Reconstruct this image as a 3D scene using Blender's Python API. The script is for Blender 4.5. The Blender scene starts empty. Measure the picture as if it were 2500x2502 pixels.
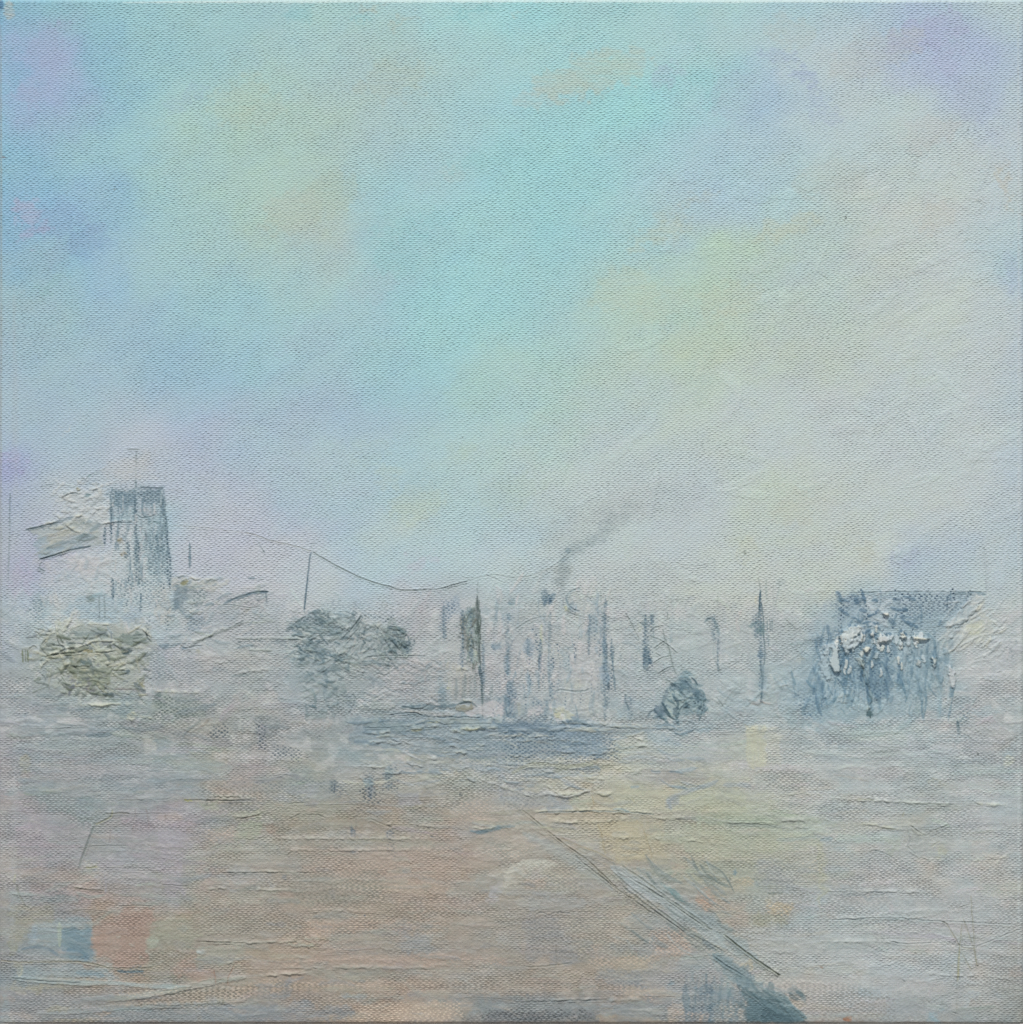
# A small oil painting on stretched canvas (a hazy harbour townscape), hung on a wall in daylight.
# The weave, the raised paint, the scratches and the knife ridges are geometry / bump; light is one sun + sky.
import bpy, math, time
import numpy as np
T0 = time.time()
rng = np.random.RandomState(7)

S = 0.00016                       # metres per unit; the canvas is 2500 x 2502 units (about 40 cm)
W, H = 2500.0, 2502.0
STEP = 1.7
GAIN = (.775, .765, .745)

# ------------------------------------------------------------------ grid
def axis(lo, hi):
    core = np.arange(lo + 14, hi - 14, STEP)
    a = lo + np.array([0, .35, 1, 2, 3.2, 4.6, 6.2, 8, 10, 12])
    b = hi - np.array([0, .35, 1, 2, 3.2, 4.6, 6.2, 8, 10, 12])[::-1]
    return np.concatenate([a, core, b]).astype(np.float32)
xs = axis(-3.0, W + 3.0); ys = axis(-2.5, H + 1.5)
NX, NY = len(xs), len(ys)
X, Y = np.meshgrid(xs, ys)

def hx(c):
    if isinstance(c, (tuple, list, np.ndarray)): return np.array(c, np.float32)
    c = c.lstrip('#')
    return np.array([int(c[i:i+2], 16) / 255 for i in (0, 2, 4)], np.float32)
def sst(a, b, x):
    t = np.clip((x - a) / (b - a), 0, 1); return t * t * (3 - 2 * t)

# tiling random tables sampled bilinearly with smoothing = cheap value noise
TAB = [np.random.RandomState(100 + i).rand(256, 256).astype(np.float32) for i in range(8)]
def vn(u, v, k=0):
    t = TAB[k % 8]
    iu = np.floor(u).astype(np.int64); iv = np.floor(v).astype(np.int64)
    fu = (u - iu).astype(np.float32); fv = (v - iv).astype(np.float32)
    fu = fu * fu * (3 - 2 * fu); fv = fv * fv * (3 - 2 * fv)
    iu &= 255; iv &= 255; iu1 = (iu + 1) & 255; iv1 = (iv + 1) & 255
    return (t[iv, iu] * (1 - fu) + t[iv, iu1] * fu) * (1 - fv) + (t[iv1, iu] * (1 - fu) + t[iv1, iu1] * fu) * fv
def fbm(u, v, k=0, o=3):
    s = 0; a = .5; n = 0
    for i in range(o):
        s = s + a * vn(u * 2 ** i + 17 * i, v * 2 ** i + 31 * i, k + i); n += a; a *= .5
    return s / n

# ------------------------------------------------------------------ ground colours of the paint (pigment, 21 x 21)
GRID = """
7fb0cf 8fb5cb 93bccb 98bfcb 9cc0c6 9fc2c6 a0c4c4 9cc4c8 9fc6cb 9ccbd0 96cdd3 98ccd0 9cc8cc 9ec8ce a0c6ce a3c2d2 a6bfd4 a8bdd6 a9bad8 a8b8d2 b4c4cc
80aedb 9fa9d9 8fb3d4 96bcc9 9dc0c6 a3c2c2 a2c3c6 a4c3c1 a4c2c0 a2c5c6 9ec8cc 9ccace 9fcacb a2c7cc a7c3cf acc2ce b2c0cb b4c0cc aab4dc a9b2de adbbd4
88b4dc 9aaadb 93b8d2 9bc0c9 a3c3c2 a8c4bd a9c3bc a6c2c2 a1c4cb 9ec6cf 9bc9d2 98cbd2 96cdd2 97cdd4 a0c5d2 a3bbd9 b2c0cc b4c2c7 b3bfcb acb6dc b0bcd2
86b2d6 93b6d3 9bbfca a0c1c4 a6c3be a9c4b9 a8c2b8 a5c3c4 9ec3cd 9cc6d0 97c9d1 97cbd2 9bcad2 9ec6d2 a5c1d4 abc0d1 b1c1ca b5c2c4 b8c2c4 b6bfc9 b5bfcc
84b0da 8faede 92b5d2 9ec0c6 a7c3bd abc3b8 aac1b8 a0c3c8 9bc6cf 9ac7d0 97cad1 97cad1 9cc8d0 a6c4cf a9c0d4 abc3cc b2c3c4 b9c1c0 bcc1c1 b8c0c4 b4c0c8
9ab3c8 8cb0d8 95b4d8 9fbccb a3c1c5 a9c1ba abbeb9 9ec2cb 98c5cf 98c8d0 9acad0 9ac8ce a3c7c8 a9c4bf b0c6b8 b0c3bd b3c2c0 b9c1c1 bbc2c2 b9c2c4 aabfd0
9fb4c4 98b7cc 9bb6d0 9db8cf 9cbdcc 9ec1c9 a0c1c8 9bc1ce 97c5d0 97cad1 9acace a0c8ca a9c7bf aec6ba b1c5b8 b3c3bd b6c2be b9c1be bbc2c0 b9c1c5 b0bdd0
a0b2ca 9fb5cb 9fb7ce 9ab6d2 9bb8d2 9dbbcf 9fbcd0 9dbfd1 98c4d0 9cc8cc a2c8c5 a4c8c4 abc6bf b1c4ba b6c4b4 b8c2b8 b9c1bc b9c1c1 b9c1c1 bac1c4 b5bdc8
a3b2cc a4b4cc a6b6cb a3b5d0 a1b5d2 a4b6d0 a2b7d0 9fbad1 9bc0cf a1c5c8 a5c6c6 abc6c2 afc3c0 b3c2bf b7c3bc b9c3bf bac1c1 bac1c3 b8c1c4 bbc1c4 b5bfc8
a09edb a8b2cd b0b6c8 b2b6cb aeb4d0 aab6d0 a8bccb a4bfce a3c0c9 a9c5c5 aec5c4 b2c4c2 b4c2c3 b6c1c3 b8c2c1 bac2c0 bac1c2 bac1c3 b9c1c5 bac0c5 b2bccc
a7abc9 aeb2c5 b6b9c0 a6b8c8 b6b8c8 b5b7cc abb9d0 a6bdd0 b0c3c0 a8c3cb abc1ca b2c2c5 b4c1c4 b6bfc6 b8c0c3 b9c2ba babfbc bac1bf b9bfc2 b8bfc6 b0bacb
a8a9c3 aeabc6 b4bcc2 aebcc4 b7b6c6 b9b8c3 b6bcc4 acbccb a9bfcc abc1cb b0c1c7 b4bec0 b5bfc0 b7bec0 b9c0c0 bac0be b9bfbe b9bfbf adb8cc b3bcc8 acb8c4
abaec1 a9b3bf b1bcc2 aab6be a9b2b8 b5b1bc a9b4ba a5b2bb b2b6c0 a8b2ba a8b5ba b2bbba b4babb b2bcbb b8bbb8 b9bbba b4bbb9 9fb0bd a0b1bd b0b9bd b3b9bd
a6abb8 a0a8a6 a6aea8 a9abb4 adaeb4 aaaead 9ba8af a2a9aa b0adaf adb2b2 b5b5b6 b9bab8 b6bab9 abb8bb b2b8b9 b2b8bb a0b0bd 95a8ba 9fb0bc b1b6bb b0b3b6
a5a9ae 9ea5ab 98a3a6 94a09c 9ea39e a3a6a3 a2a5a8 98a4a6 92a0aa 90a0ab 91a1ad 94a4ae a8b0b0 a3b0b8 aab3ba a8b2b8 9caebc a2b1bb acb5bb b0b4b9 acb0b2
a2a3aa 9ba1a6 9b9fa3 98a0a4 989d96 a09e9e 9aa09a 9aa2a2 a8a8a0 a3a99f aaaea8 afb1a6 b2b4a6 a9afae b0b3a5 b2b4b0 adb3b6 b0b5b8 acb2b3 b0b3b6 acb0b2
a2a3a6 9a9da4 929fa0 a09da6 9b9fa3 a0a298 9c9c90 9c9a90 9f9b92 a39d95 a09f97 a8a598 b3ae99 b3ad9c b0ae9a adb0a2 b0b3ae b0b3b3 a9adaa b1b4b8 adb0b0
a1a4a5 9c9a9f 9d9fa3 a1a09f a3a09c 9fa19b a19d91 a6998d a5998e a79a8e a8a69b a3a198 a9a69c a6a99c a8a698 a8aaa0 b0b0ae b2b3b3 b0b1b0 b2b2af acaeae
989b98 96999b a2968c 9e9a95 9c998c a0998c a3988b a0998d a0988b a09a90 9e9d95 9c9d97 a1a097 a0a3a0 a8a69c acaba2 adb1b0 b2b4b5 b0b2b4 b1b1b1 a9abaa
8f979b 8b98a0 9d9488 9a9789 9f9a90 a1988b a1968a a0988e a29489 9c9990 989890 9a958c 9d9b92 a3a2a0 9ea3a5 adada8 b2b2b0 aeb1b3 aeb1b3 aaacac a3a4a2
92969c 8d9093 8d9295 8a9195 929590 8f9498 9c9289 a79688 a79686 8f8f8c 808488 7f8589 a09086 8b8c92 8894a0 a8a3a0 a6a09c 9ea0a2 a6a3a0 9fa0a0 8f8f8a
"""
G = np.array([[hx(c) for c in r.split()] for r in GRID.strip().splitlines()], np.float32)
assert G.shape == (21, 21, 3)
def cub(n, pos):                                  # Catmull-Rom weights, sampled later
    i = np.floor(pos).astype(np.int64); f = (pos - i).astype(np.float32)
    w = [(-f + 2*f*f - f**3) / 2, (2 - 5*f*f + 3*f**3) / 2, (f + 4*f*f - 3*f**3) / 2, (-f*f + f**3) / 2]
    return [np.clip(i + k - 1, 0, n - 1) for k in range(4)], w
def field(x, y):
    iu, wu = cub(21, np.clip(x / 125.0, 0, 19.999)); iv, wv_ = cub(21, np.clip(y / 125.1, 0, 19.999))
    out = 0
    for a in range(4):
        row = 0
        for b in range(4): row = row + G[iv[a], iu[b]] * wu[b][..., None]
        out = out + row * wv_[a][..., None]
    return out
low = sst(1450, 1800, Y)
def ang_noise(a, lu, lv, k, o=3):                 # streaky noise along a direction
    ca, sa = math.cos(a), math.sin(a)
    return fbm((X * ca + Y * sa) / lu + 40, (-X * sa + Y * ca) / lv + 40, k, o)
dx = (fbm(X / 150, Y / 150, 0, 5) - .5) * 230 + (fbm(X / 22 + 9, Y / 9, 3, 2) - .5) * 26
dy = (fbm(X / 150 + 50, Y / 150, 1, 5) - .5) * (210 - 90 * low) + (fbm(X / 40, Y / 30, 4, 2) - .5) * 30
C = field(X + dx, Y + dy).astype(np.float32)
# broad mottling of tints in the sky, rubbed on diagonally
n1 = ang_noise(-.62, 170, 62, 2, 4) - .5; n2 = ang_noise(-.55, 120, 50, 5, 4) - .5
sky = 1 - low
C[..., 0] += (n1 * .018) * sky + n2 * .014; C[..., 1] += (n1 * .010 + n2 * .014); C[..., 2] += (-n1 * .022) * sky - n2 * .004
n5 = fbm(X / 42, Y / 30, 3, 4) - .5; n6 = fbm(X / 36 + 70, Y / 30, 6, 4) - .5
C[..., 0] += n5 * (.008 + .042 * low); C[..., 1] += n6 * .018 + n5 * .012 * sky; C[..., 2] += (-n5 * .03 + n6 * .03)
C *= (1 + .035 * sky)[..., None]; rr = sst(1250, 1900, X) * sky; ll = (1 - sst(500, 1000, X)) * sky; C[..., 0] -= .012 * rr + .010 * sky + .022 * ll; C[..., 2] += .012 * ll; C[..., 1] += .004 * ll; C[..., 1] += .006 * rr
wm = low * (1 - sst(1500, 1900, X)) * sst(1850, 2050, Y); C *= (1 - .02 * wm)[..., None]; C[..., 0] += .006 * wm; C[..., 1] -= .004 * wm; C[..., 2] -= .014 * wm
n3 = ang_noise(.02, 150, 15, 6, 3) - .5
C += (n3 * .055 * low)[..., None] * np.array([1, .9, .75], np.float32)
n4 = ang_noise(0, 60, 40, 1, 3) - .5
C += (n4 * .06 * low)[..., None] * np.array([1, .15, -.6], np.float32)

# slate underpainting that shows through the pale scumble of the town and the ground
zone = sst(1400, 1540, Y) * (1 - .6 * sst(1800, 2000, Y))
un = sst(.52, .66, fbm(X / 34, Y / 26, 2, 5)) * .55 + sst(.55, .70, fbm(X / 9, Y / 70, 5, 4)) * .35 + sst(.54, .68, fbm(X / 11, Y / 9, 7, 4)) * .30
un = np.clip(un, 0, 1) * (.34 * zone + .04 * low)
C = C * (1 - un[..., None]) + (C * .45 + np.array([.53, .585, .63], np.float32) * .48) * un[..., None]
pn = sst(.54, .68, fbm(X / 30 + 9, Y / 22, 4, 5)) * (.36 * zone + .06 * low)
C = C * (1 - pn[..., None]) + np.array([.80, .80, .79], np.float32) * pn[..., None]
HT = np.zeros((NY, NX), np.float32)               # paint height, units
WV = np.full((NY, NX), 1.0, np.float32)           # how much the weave shows
PIT = np.zeros((NY, NX, 4), np.float32)           # dark paint lying in the weave's pits
TOP = np.zeros((NY, NX, 4), np.float32)           # dry paint dragged over the weave's tops, plus painted-in lit bumps
bz = ang_noise(-.6, 130, 5.5, 3, 3) - .5
fill = sst(.42, .68, ang_noise(-.45, 210, 110, 7, 4))      # places where the sky paint fills the weave
HT += bz * (.05 + .22 * fill) * sky
WV *= 1 - .35 * fill * sky
rt = sst(1700, 2300, X) * sst(350, 700, Y) * (1 - sst(1100, 1400, Y))
HT += (ang_noise(-.3, 26, 12, 2, 3) - .5) * .9 * rt
HT += (ang_noise(.03, 110, 6, 4, 3) - .5) * .35 * low
g1 = sst(.45, .62, fbm(X / 130, Y / 48, 6, 4))
WV *= 1 - .75 * g1 * sst(1350, 1600, Y)
HT += (fbm(X / 20, Y / 16, 5, 3) - .5) * 1.3 * low

# ------------------------------------------------------------------ painting tools
FR = dict(a=(0,1050,3.86), b=(400,1300,3.86), c=(800,1300,3.86), d=(1200,1300,3.86), e=(1600,1300,3.86), f=(2000,1300,3.86),
          g=(0,1450,3.86), h=(0,1900,3.217), i=(500,1900,3.217), j=(1000,1900,3.217), k=(1500,1900,3.217), l=(2000,1900,3.22),
          o=(0,0,1.0), v=(0,0,.772), m=(0,0,2.314), n=(833,0,2.314), p=(1666,0,2.314))
def tr(fr, pts):
    ox, oy, s = FR[fr]
    return [(ox + x / s, oy + y / s) for x, y in pts]
def window(x0, y0, x1, y1):
    i0, i1 = np.searchsorted(xs, [x0, x1]); j0, j1 = np.searchsorted(ys, [y0, y1])
    return slice(max(j0 - 1, 0), min(j1 + 1, NY)), slice(max(i0 - 1, 0), min(i1 + 1, NX))
def pdist(x, y, pts):
    best = None; s0 = 0.0
    for (ax, ay), (bx, by) in zip(pts[:-1], pts[1:]):
        ex, ey = bx - ax, by - ay; L = math.hypot(ex, ey) + 1e-6
        t = np.clip(((x - ax) * ex + (y - ay) * ey) / L / L, 0, 1)
        qx, qy = x - ax - t * ex, y - ay - t * ey
        d = np.hypot(qx, qy); sg = np.where(qx * ey - qy * ex > 0, 1, -1)
        if best is None: best = d.copy(); sd = d * sg; ss = s0 + t * L
        else:
            m = d < best; best = np.where(m, d, best); sd = np.where(m, d * sg, sd); ss = np.where(m, s0 + t * L, ss)
        s0 += L
    return sd, ss, s0
def smooth(pts, n=6):
    if len(pts) < 3: return pts
    P = [pts[0]] + list(pts) + [pts[-1]]; out = []
    for i in range(1, len(P) - 2):
        p0, p1, p2, p3 = [np.array(q, float) for q in P[i-1:i+3]]
        for k in range(n):
            t = k / n
            out.append(tuple(.5 * (2*p1 + (p2-p0)*t + (2*p0-5*p1+4*p2-p3)*t*t + (3*p1-p0-3*p2+p3)*t**3)))
    out.append(tuple(pts[-1])); return out
def laydown(sl, m, col, a, h, cover, mode):
    ym = ys[min((sl[0].start + sl[0].stop) // 2, NY - 1)]; cm = float(np.mean(col if isinstance(col, np.ndarray) else hx(col)))
    if cm < .60 and 1170 < ym < 1800:                                # the drawn darks of the town are strong
        a = min(a * 1.15, 1.0); col = (col if isinstance(col, np.ndarray) else hx(col)) * np.array([.86, .89, .90], np.float32)
    if ym > 1800: h = h * .5
    mm = (m * a)[..., None]
    if mode == 'flat':
        C[sl] = C[sl] * (1 - mm) + hx(col) * mm if not isinstance(col, np.ndarray) or col.ndim < 3 else C[sl] * (1 - mm) + col * mm
        PIT[sl][..., 3] *= 1 - m * a * .85; TOP[sl][..., 3] *= 1 - m * a * .85
    elif mode in ('pit', 'top'):
        Q = PIT if mode == 'pit' else TOP
        q = Q[sl]; al = q[..., 3]; na = np.maximum(al, m * a)
        k = np.clip(m * a / np.maximum(na, 1e-4), 0, 1)[..., None]
        q[..., :3] = np.where(al[..., None] < .02, hx(col), q[..., :3] * (1 - k) + hx(col) * k); q[..., 3] = na
    if h: HT[sl] += m * h
    if cover: WV[sl] *= 1 - m * cover
SEED = [0]
def S_(fr, pts, w, col, a=.8, h=0.0, soft=.5, streak=.5, taper=.15, rag=.35, cover=.0, ridge=0.0, mode='flat', sm=True, fine=6.0):
    """one brush or knife stroke along a line"""
    SEED[0] += 1; k = SEED[0]
    P = tr(fr, pts)
    if sm: P = smooth(P)
    px = [p[0] for p in P]; py = [p[1] for p in P]; r = w * .75 + 4
    sl = window(min(px) - r, min(py) - r, max(px) + r, max(py) + r)
    x, y = X[sl], Y[sl]
    if x.size == 0: return
    sd, ss, L = pdist(x, y, P)
    hw = w / 2 * (1 + rag * 1.2 * (fbm(ss / 14 + k * 3.3, sd * 0 + k, k, 3) - .5) * 2)
    tp = np.clip(np.minimum(ss, L - ss) / (taper * L + 1e-6), 0, 1) ** .6 if taper else 1.0
    q = np.abs(sd) / np.maximum(hw * (.25 + .75 * tp), .3)
    end = np.hypot(np.minimum(x * 0 + 1, 1), 0)
    m = 1 - sst(1 - soft, 1 + soft * .35, q)
    st = fbm(ss / (fine * 7) + k * 7.1, sd / fine * 1.6 + k * 5.3, k + 1, 3)
    m = m * (1 - streak * sst(.35, .75, st))
    laydown(sl, m, col, a, h, cover, mode)
    if h or ridge: HT[sl] += m * (st - .5) * h * .9
    if ridge: HT[sl] += ridge * np.exp(-((q - .92) / .16) ** 2) * (.4 + 1.2 * vn(ss / 18 + k, ss * 0, k))
def inside(x, y, P):
    c = np.zeros(x.shape, bool); n = len(P)
    for i in range(n):
        (x1, y1), (x2, y2) = P[i], P[(i + 1) % n]
        if y1 == y2: continue
        c ^= ((y1 > y) != (y2 > y)) & (x < (x2 - x1) * (y - y1) / (y2 - y1) + x1)
    return c
def A_(fr, pts, col, a=.8, h=0.0, soft=8.0, rag=6.0, streak=.4, ang=0.0, cover=.0, ridge=0.0, mode='flat', fine=5.0, var=.0):
    """an area of paint with a ragged edge"""
    SEED[0] += 1; k = SEED[0]
    P = tr(fr, pts); r = soft + rag * 2 + 4
    px = [p[0] for p in P]; py = [p[1] for p in P]
    sl = window(min(px) - r, min(py) - r, max(px) + r, max(py) + r); x, y = X[sl], Y[sl]
    if x.size == 0: return
    wx = x + (fbm(x / 18 + k, y / 18, k, 4) - .5) * rag * 5.5; wy = y + (fbm(x / 18, y / 18 + k, k + 2, 4) - .5) * rag * 5.5
    wx = wx + (vn(x / 4.5 + k, y / 4, k + 3) - .5) * 7; wy = wy + (vn(x / 4.5, y / 4 + k, k + 4) - .5) * 6
    soft = soft * .62
    sd, ss, L = pdist(wx, wy, P + [P[0]])
    d = np.abs(sd) * np.where(inside(wx, wy, P), 1, -1)
    m = sst(-soft * .5, soft, d)
    ca, sa = math.cos(ang), math.sin(ang)
    st = fbm((x * ca + y * sa) / (fine * 7) + k * 3.7, (-x * sa + y * ca) / fine + k * 1.3, k, 4)
    m = m * (1 - streak * sst(.42, .64, st))
    cc = col
    if var:
        n = fbm(x / 20 + k, y / 14, k + 3, 3) - .5
        cc = np.clip(hx(col)[None, None] + (n * var)[..., None] * np.array([1, 1, .9], np.float32), 0, 1)
    laydown(sl, m, cc, a, h, cover, mode)
    if h: HT[sl] += m * (st - .5) * h
    if ridge: HT[sl] += ridge * np.exp(-(d / 2.6) ** 2) * (.3 + 1.4 * vn(ss / 22 + k, ss * 0, k))
def E_(fr, x, y, rx, ry, col, a=.6, mode='flat', rot=0, **kw):
    s = FR[fr][2]; P = []
    for t in range(14):
        u = t / 14 * 2 * math.pi; ex, ey = rx * s * math.cos(u), ry * s * math.sin(u)
        P.append((x + ex * math.cos(rot) - ey * math.sin(rot), y + ex * math.sin(rot) + ey * math.cos(rot)))
    kw.setdefault('soft', min(rx, ry) * .8); kw.setdefault('rag', min(rx, ry) * .25)
    A_(fr, P, col, a, mode=mode, **kw)
def N_(fr, pts, col='6b7a80', w=2.6, a=.8, h=-2.2, lip=1.5, wob=1.2, sm=True, brk=.0):
    """a thin scratched or drawn line, with a lip of pushed paint on either side"""
    SEED[0] += 1; k = SEED[0]
    P = tr(fr, pts)
    if sm: P = smooth(P)
    px = [p[0] for p in P]; py = [p[1] for p in P]; r = w * 3 + 4
    sl = window(min(px) - r, min(py) - r, max(px) + r, max(py) + r); x, y = X[sl], Y[sl]
    if x.size == 0: return
    wx = x + (vn(y / 12 + k, x / 30, k) - .5) * 2 * wob; wy = y + (vn(x / 12 + k, y / 30, k + 1) - .5) * 2 * wob
    sd, ss, L = pdist(wx, wy, P)
    w = w * .85; a = a * .85; h = h * .6; lip = lip * .8
    g = np.exp(-(sd / (w * .62)) ** 2) * sst(-1, 6, np.minimum(ss, L - ss))
    if brk: g = g * (1 - brk * sst(.4, .6, vn(ss / 9 + k, ss * 0 + k, k)))
    laydown(sl, g, col, a, 0, .3, 'flat')
    HT[sl] += g * h + lip * np.exp(-((np.abs(sd) - w * 1.25) / (w * .5)) ** 2) * sst(0, 8, np.minimum(ss, L - ss)) * (.4 + vn(ss / 15 + k, ss * 0, k))
def R_(fr, pts, h=3.0, w=5.0, col='c3c6b8', a=.55, wob=3.0, shade=None):
    """a crest of thick paint left by the knife: steep below, soft above"""
    SEED[0] += 1; k = SEED[0]
    P = smooth(tr(fr, pts)); px = [p[0] for p in P]; py = [p[1] for p in P]; r = w * 3 + wob + 4
    sl = window(min(px) - r, min(py) - r, max(px) + r, max(py) + r); x, y = X[sl], Y[sl]
    if x.size == 0: return
    wx = x + (fbm(y / 12 + k, x / 12, k, 3) - .5) * 3 * wob; wy = y + (fbm(x / 12 + k, y / 12, k + 1, 4) - .5) * 4 * wob
    sd, ss, L = pdist(wx, wy, P)
    if P[-1][0] < P[0][0]: sd = -sd
    h = h * .75; w = w * (.45 + .75 * vn(ss / 11 + k * 1.7, ss * 0 + k, k + 2)); a = a * .75
    env = sst(0, .2 * L + 4, np.minimum(ss, L - ss)) * (.12 + 1.5 * sst(.15, .8, fbm(ss / 12 + k, ss * 0 + k, k, 2)))
    # sd > 0 above the line for left-to-right strokes
    up = np.exp(-(np.maximum(sd, 0) / (w * 1.1)) ** 2) * (sd > 0) + np.exp(-(np.minimum(sd, 0) / (w * .38)) ** 2) * (sd <= 0)
    HT[sl] += up * h * env
    mm = (up * a * np.clip(env, 0, 1))[..., None]
    C[sl] = C[sl] * (1 - mm) + hx(col) * mm; WV[sl] *= 1 - np.clip(up * env, 0, 1) * .6
def Cat(x, y):
    i = min(max(int(np.searchsorted(xs, x)), 0), NX - 1); j = min(max(int(np.searchsorted(ys, y)), 0), NY - 1)
    return C[j, i].copy()

#@@PAINT@@
# ------------------------------------------------------------------ loose brushwork under everything
def loose(n, x0, y0, x1, y1, ang, spread, lw, ll, a, h, jit, mode='flat', cover=.25, soft=.5, streak=.6):
    for _ in range(n):
        x = rng.uniform(x0, x1); y = rng.uniform(y0, y1); t = ang + rng.normal() * spread
        L = rng.uniform(*ll); w = rng.uniform(*lw)
        ex, ey = math.cos(t) * L / 2, math.sin(t) * L / 2
        col = np.clip(Cat(x, y) + rng.normal() * jit + rng.normal(size=3) * jit * .55, 0, 1).astype(np.float32)
        S_('o', [(x - ex, y - ey), (x + rng.normal() * 4, y + rng.normal() * 3), (x + ex, y + ey)], w, col, a, h, soft=soft, streak=streak, cover=cover, mode=mode, ridge=h * .5)
loose(120, 0, 0, 2500, 1350, -.62, .25, (30, 110), (60, 320), .28, 0, .016, cover=.12, soft=.9)
loose(70, 1500, 350, 2500, 1400, -.7, .6, (14, 40), (40, 130), .3, .8, .014, cover=.3)
loose(150, 0, 1480, 2500, 1800, 0, .5, (10, 34), (30, 130), .4, .9, .03)
loose(80, 60, 1500, 2450, 1760, math.pi / 2, .12, (8, 26), (30, 110), .35, .6, .03)
loose(380, 0, 1780, 2500, 2502, .02, .09, (9, 42), (50, 300), .42, .9, .026)
loose(50, 0, 1850, 2500, 2480, math.pi / 2, .1, (10, 40), (30, 90), .35, .5, .028)

loose(420, 0, 1440, 2500, 1800, .1, .9, (4, 13), (14, 60), .45, .8, .036)
loose(620, 0, 1760, 2500, 2502, .03, .14, (4, 13), (16, 90), .45, .8, .034)
loose(150, 0, 1480, 2500, 2500, math.pi / 2, .15, (4, 12), (14, 50), .4, .5, .034)
# ================================================================== SKY accents
for x, y, rx, ry, c, a in [(270,260,70,85,'98a8de',.5),(330,180,60,40,'9aacdc',.35),(150,540,45,50,'9ca6dc',.5),(190,400,50,40,'9caadd',.35),
        (120,120,60,60,'86b0da',.4),(60,330,30,120,'7cabdb',.4),(160,1200,60,50,'aaabda',.6),(330,1250,110,70,'86a9de',.6),(480,1350,70,60,'82a8de',.6),
        (180,1310,60,40,'a2a5dc',.6),(40,1290,35,60,'7fb2d8',.45),(560,1300,45,60,'86a8de',.4),(1450,640,120,60,'b0c2b0',.3),(1650,1200,130,90,'b6bfae',.35),
        (260,1610,90,22,'8ebcc4',.5),(420,1380,150,40,'8eaadc',.3),(1700,60,60,40,'82c0cc',.4),(1050,560,90,30,'95b6d6',.35),(1350,560,130,70,'b2c4b0',.3)]:
    E_('m', x, y, rx / 1.6, ry / 1.6, c, a, rot=-.5, soft=18, rag=14)
for x, y, rx, ry, c, a in [(160,50,70,12,'b0b8a8',.55),(380,110,75,22,'b0bcae',.45),(120,100,70,14,'88c6ce',.6),(760,60,160,22,'86c4cc',.6),(1010,80,20,24,'b2bcaa',.4),
        (1260,240,80,14,'8ac8d2',.5),(1600,50,90,16,'8ac8cf',.4),(1420,420,260,90,'b4c2b2',.5),(1200,520,180,50,'b2c2b6',.4),(300,450,160,80,'aec1b2',.4),
        (1500,560,240,16,'92c6cf',.4),(860,900,200,40,'8ec8cf',.35),(330,1450,120,90,'8fcad0',.4),(640,980,60,34,'b2c4bc',.3),(1850,430,60,60,'a3badc',.45),
        (1600,1640,140,90,'b4c4ae',.35),(1850,1300,90,60,'b8c6b0',.25),(1800,1730,110,70,'b8c6b2',.25),(400,1290,180,40,'8cc8d0',.35)]:
    E_('n', x, y, rx / 1.7, ry / 1.7, c, a, rot=-.25, soft=16, rag=14)
for x, y, rx, ry, c, a in [(110,440,60,50,'92cdd4',.5),(180,560,50,35,'92cdd4',.5),(560,330,90,40,'a0b4de',.5),(700,430,70,30,'9cacde',.55),(760,540,40,34,'9fb2dc',.4),
        (820,640,80,50,'a4b6da',.45),(1400,180,170,70,'a8ace2',.55),(1500,330,50,60,'aab0e2',.45),(1660,560,80,100,'a8b6d6',.45),(1100,300,200,80,'b4bcbc',.4),
        (620,180,100,60,'b2bfb8',.35),(60,150,90,90,'92c6cb',.3),(590,1280,150,34,'bdc6b0',.4),(280,1700,130,70,'bac6b0',.35),(320,560,120,100,'a0b8d6',.3),
        (250,1750,70,40,'bfc6ae',.3),(1840,1060,18,110,'bcbcae',.6),(1870,1560,40,90,'a6b6d8',.45),(80,1130,90,24,'b2c0b0',.4),(1400,760,120,60,'bcbfbe',.35),
        (1460,1230,90,60,'bebfb6',.35),(850,1000,160,60,'b2c0ba',.35)]:
    E_('p', x, y, rx / 1.6, ry / 1.6, c, a, rot=.3 if y < 700 and 500 < x < 900 else -.3, soft=16, rag=13)
for x, y, rx, ry, c, a in [(25,868,26,20,'a5a4e2',.6),(45,1090,26,50,'b0a6d0',.4),(130,815,18,9,'c0c6bc',.6),(700,850,60,30,'a8c4bc',.3),(960,930,90,50,'acc4b4',.35),
        (790,950,70,50,'b2c4b0',.35),(735,900,40,30,'b2c6b2',.35),(870,850,50,26,'abc5b6',.35),(1040,960,90,30,'b0c4c0',.3),(900,730,70,70,'a0c8c0',.35),
        (1640,1040,34,24,'b4b6a4',.3),(1410,1040,36,30,'bcc4ae',.35),(1500,960,60,40,'bac0b2',.4),(1710,1055,30,22,'a6b2d4',.45),(1190,960,70,40,'b4bcc0',.35),
        (240,880,70,28,'b9bec2',.4),(800,1060,40,22,'b8b6cc',.35),(590,640,80,50,'9ebad4',.3),(700,545,60,40,'a4bccc',.3),(1310,640,80,40,'b6c5b0',.25),
        (1500,430,80,30,'b8c5b2',.3),(1240,440,90,24,'b8c6b0',.35),(620,365,80,50,'acc0ae',.4),(570,400,60,60,'acc2bc',.3)]:
    E_('v', x, y, rx, ry, c, a, rot=-.35, soft=16, rag=14)
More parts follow.
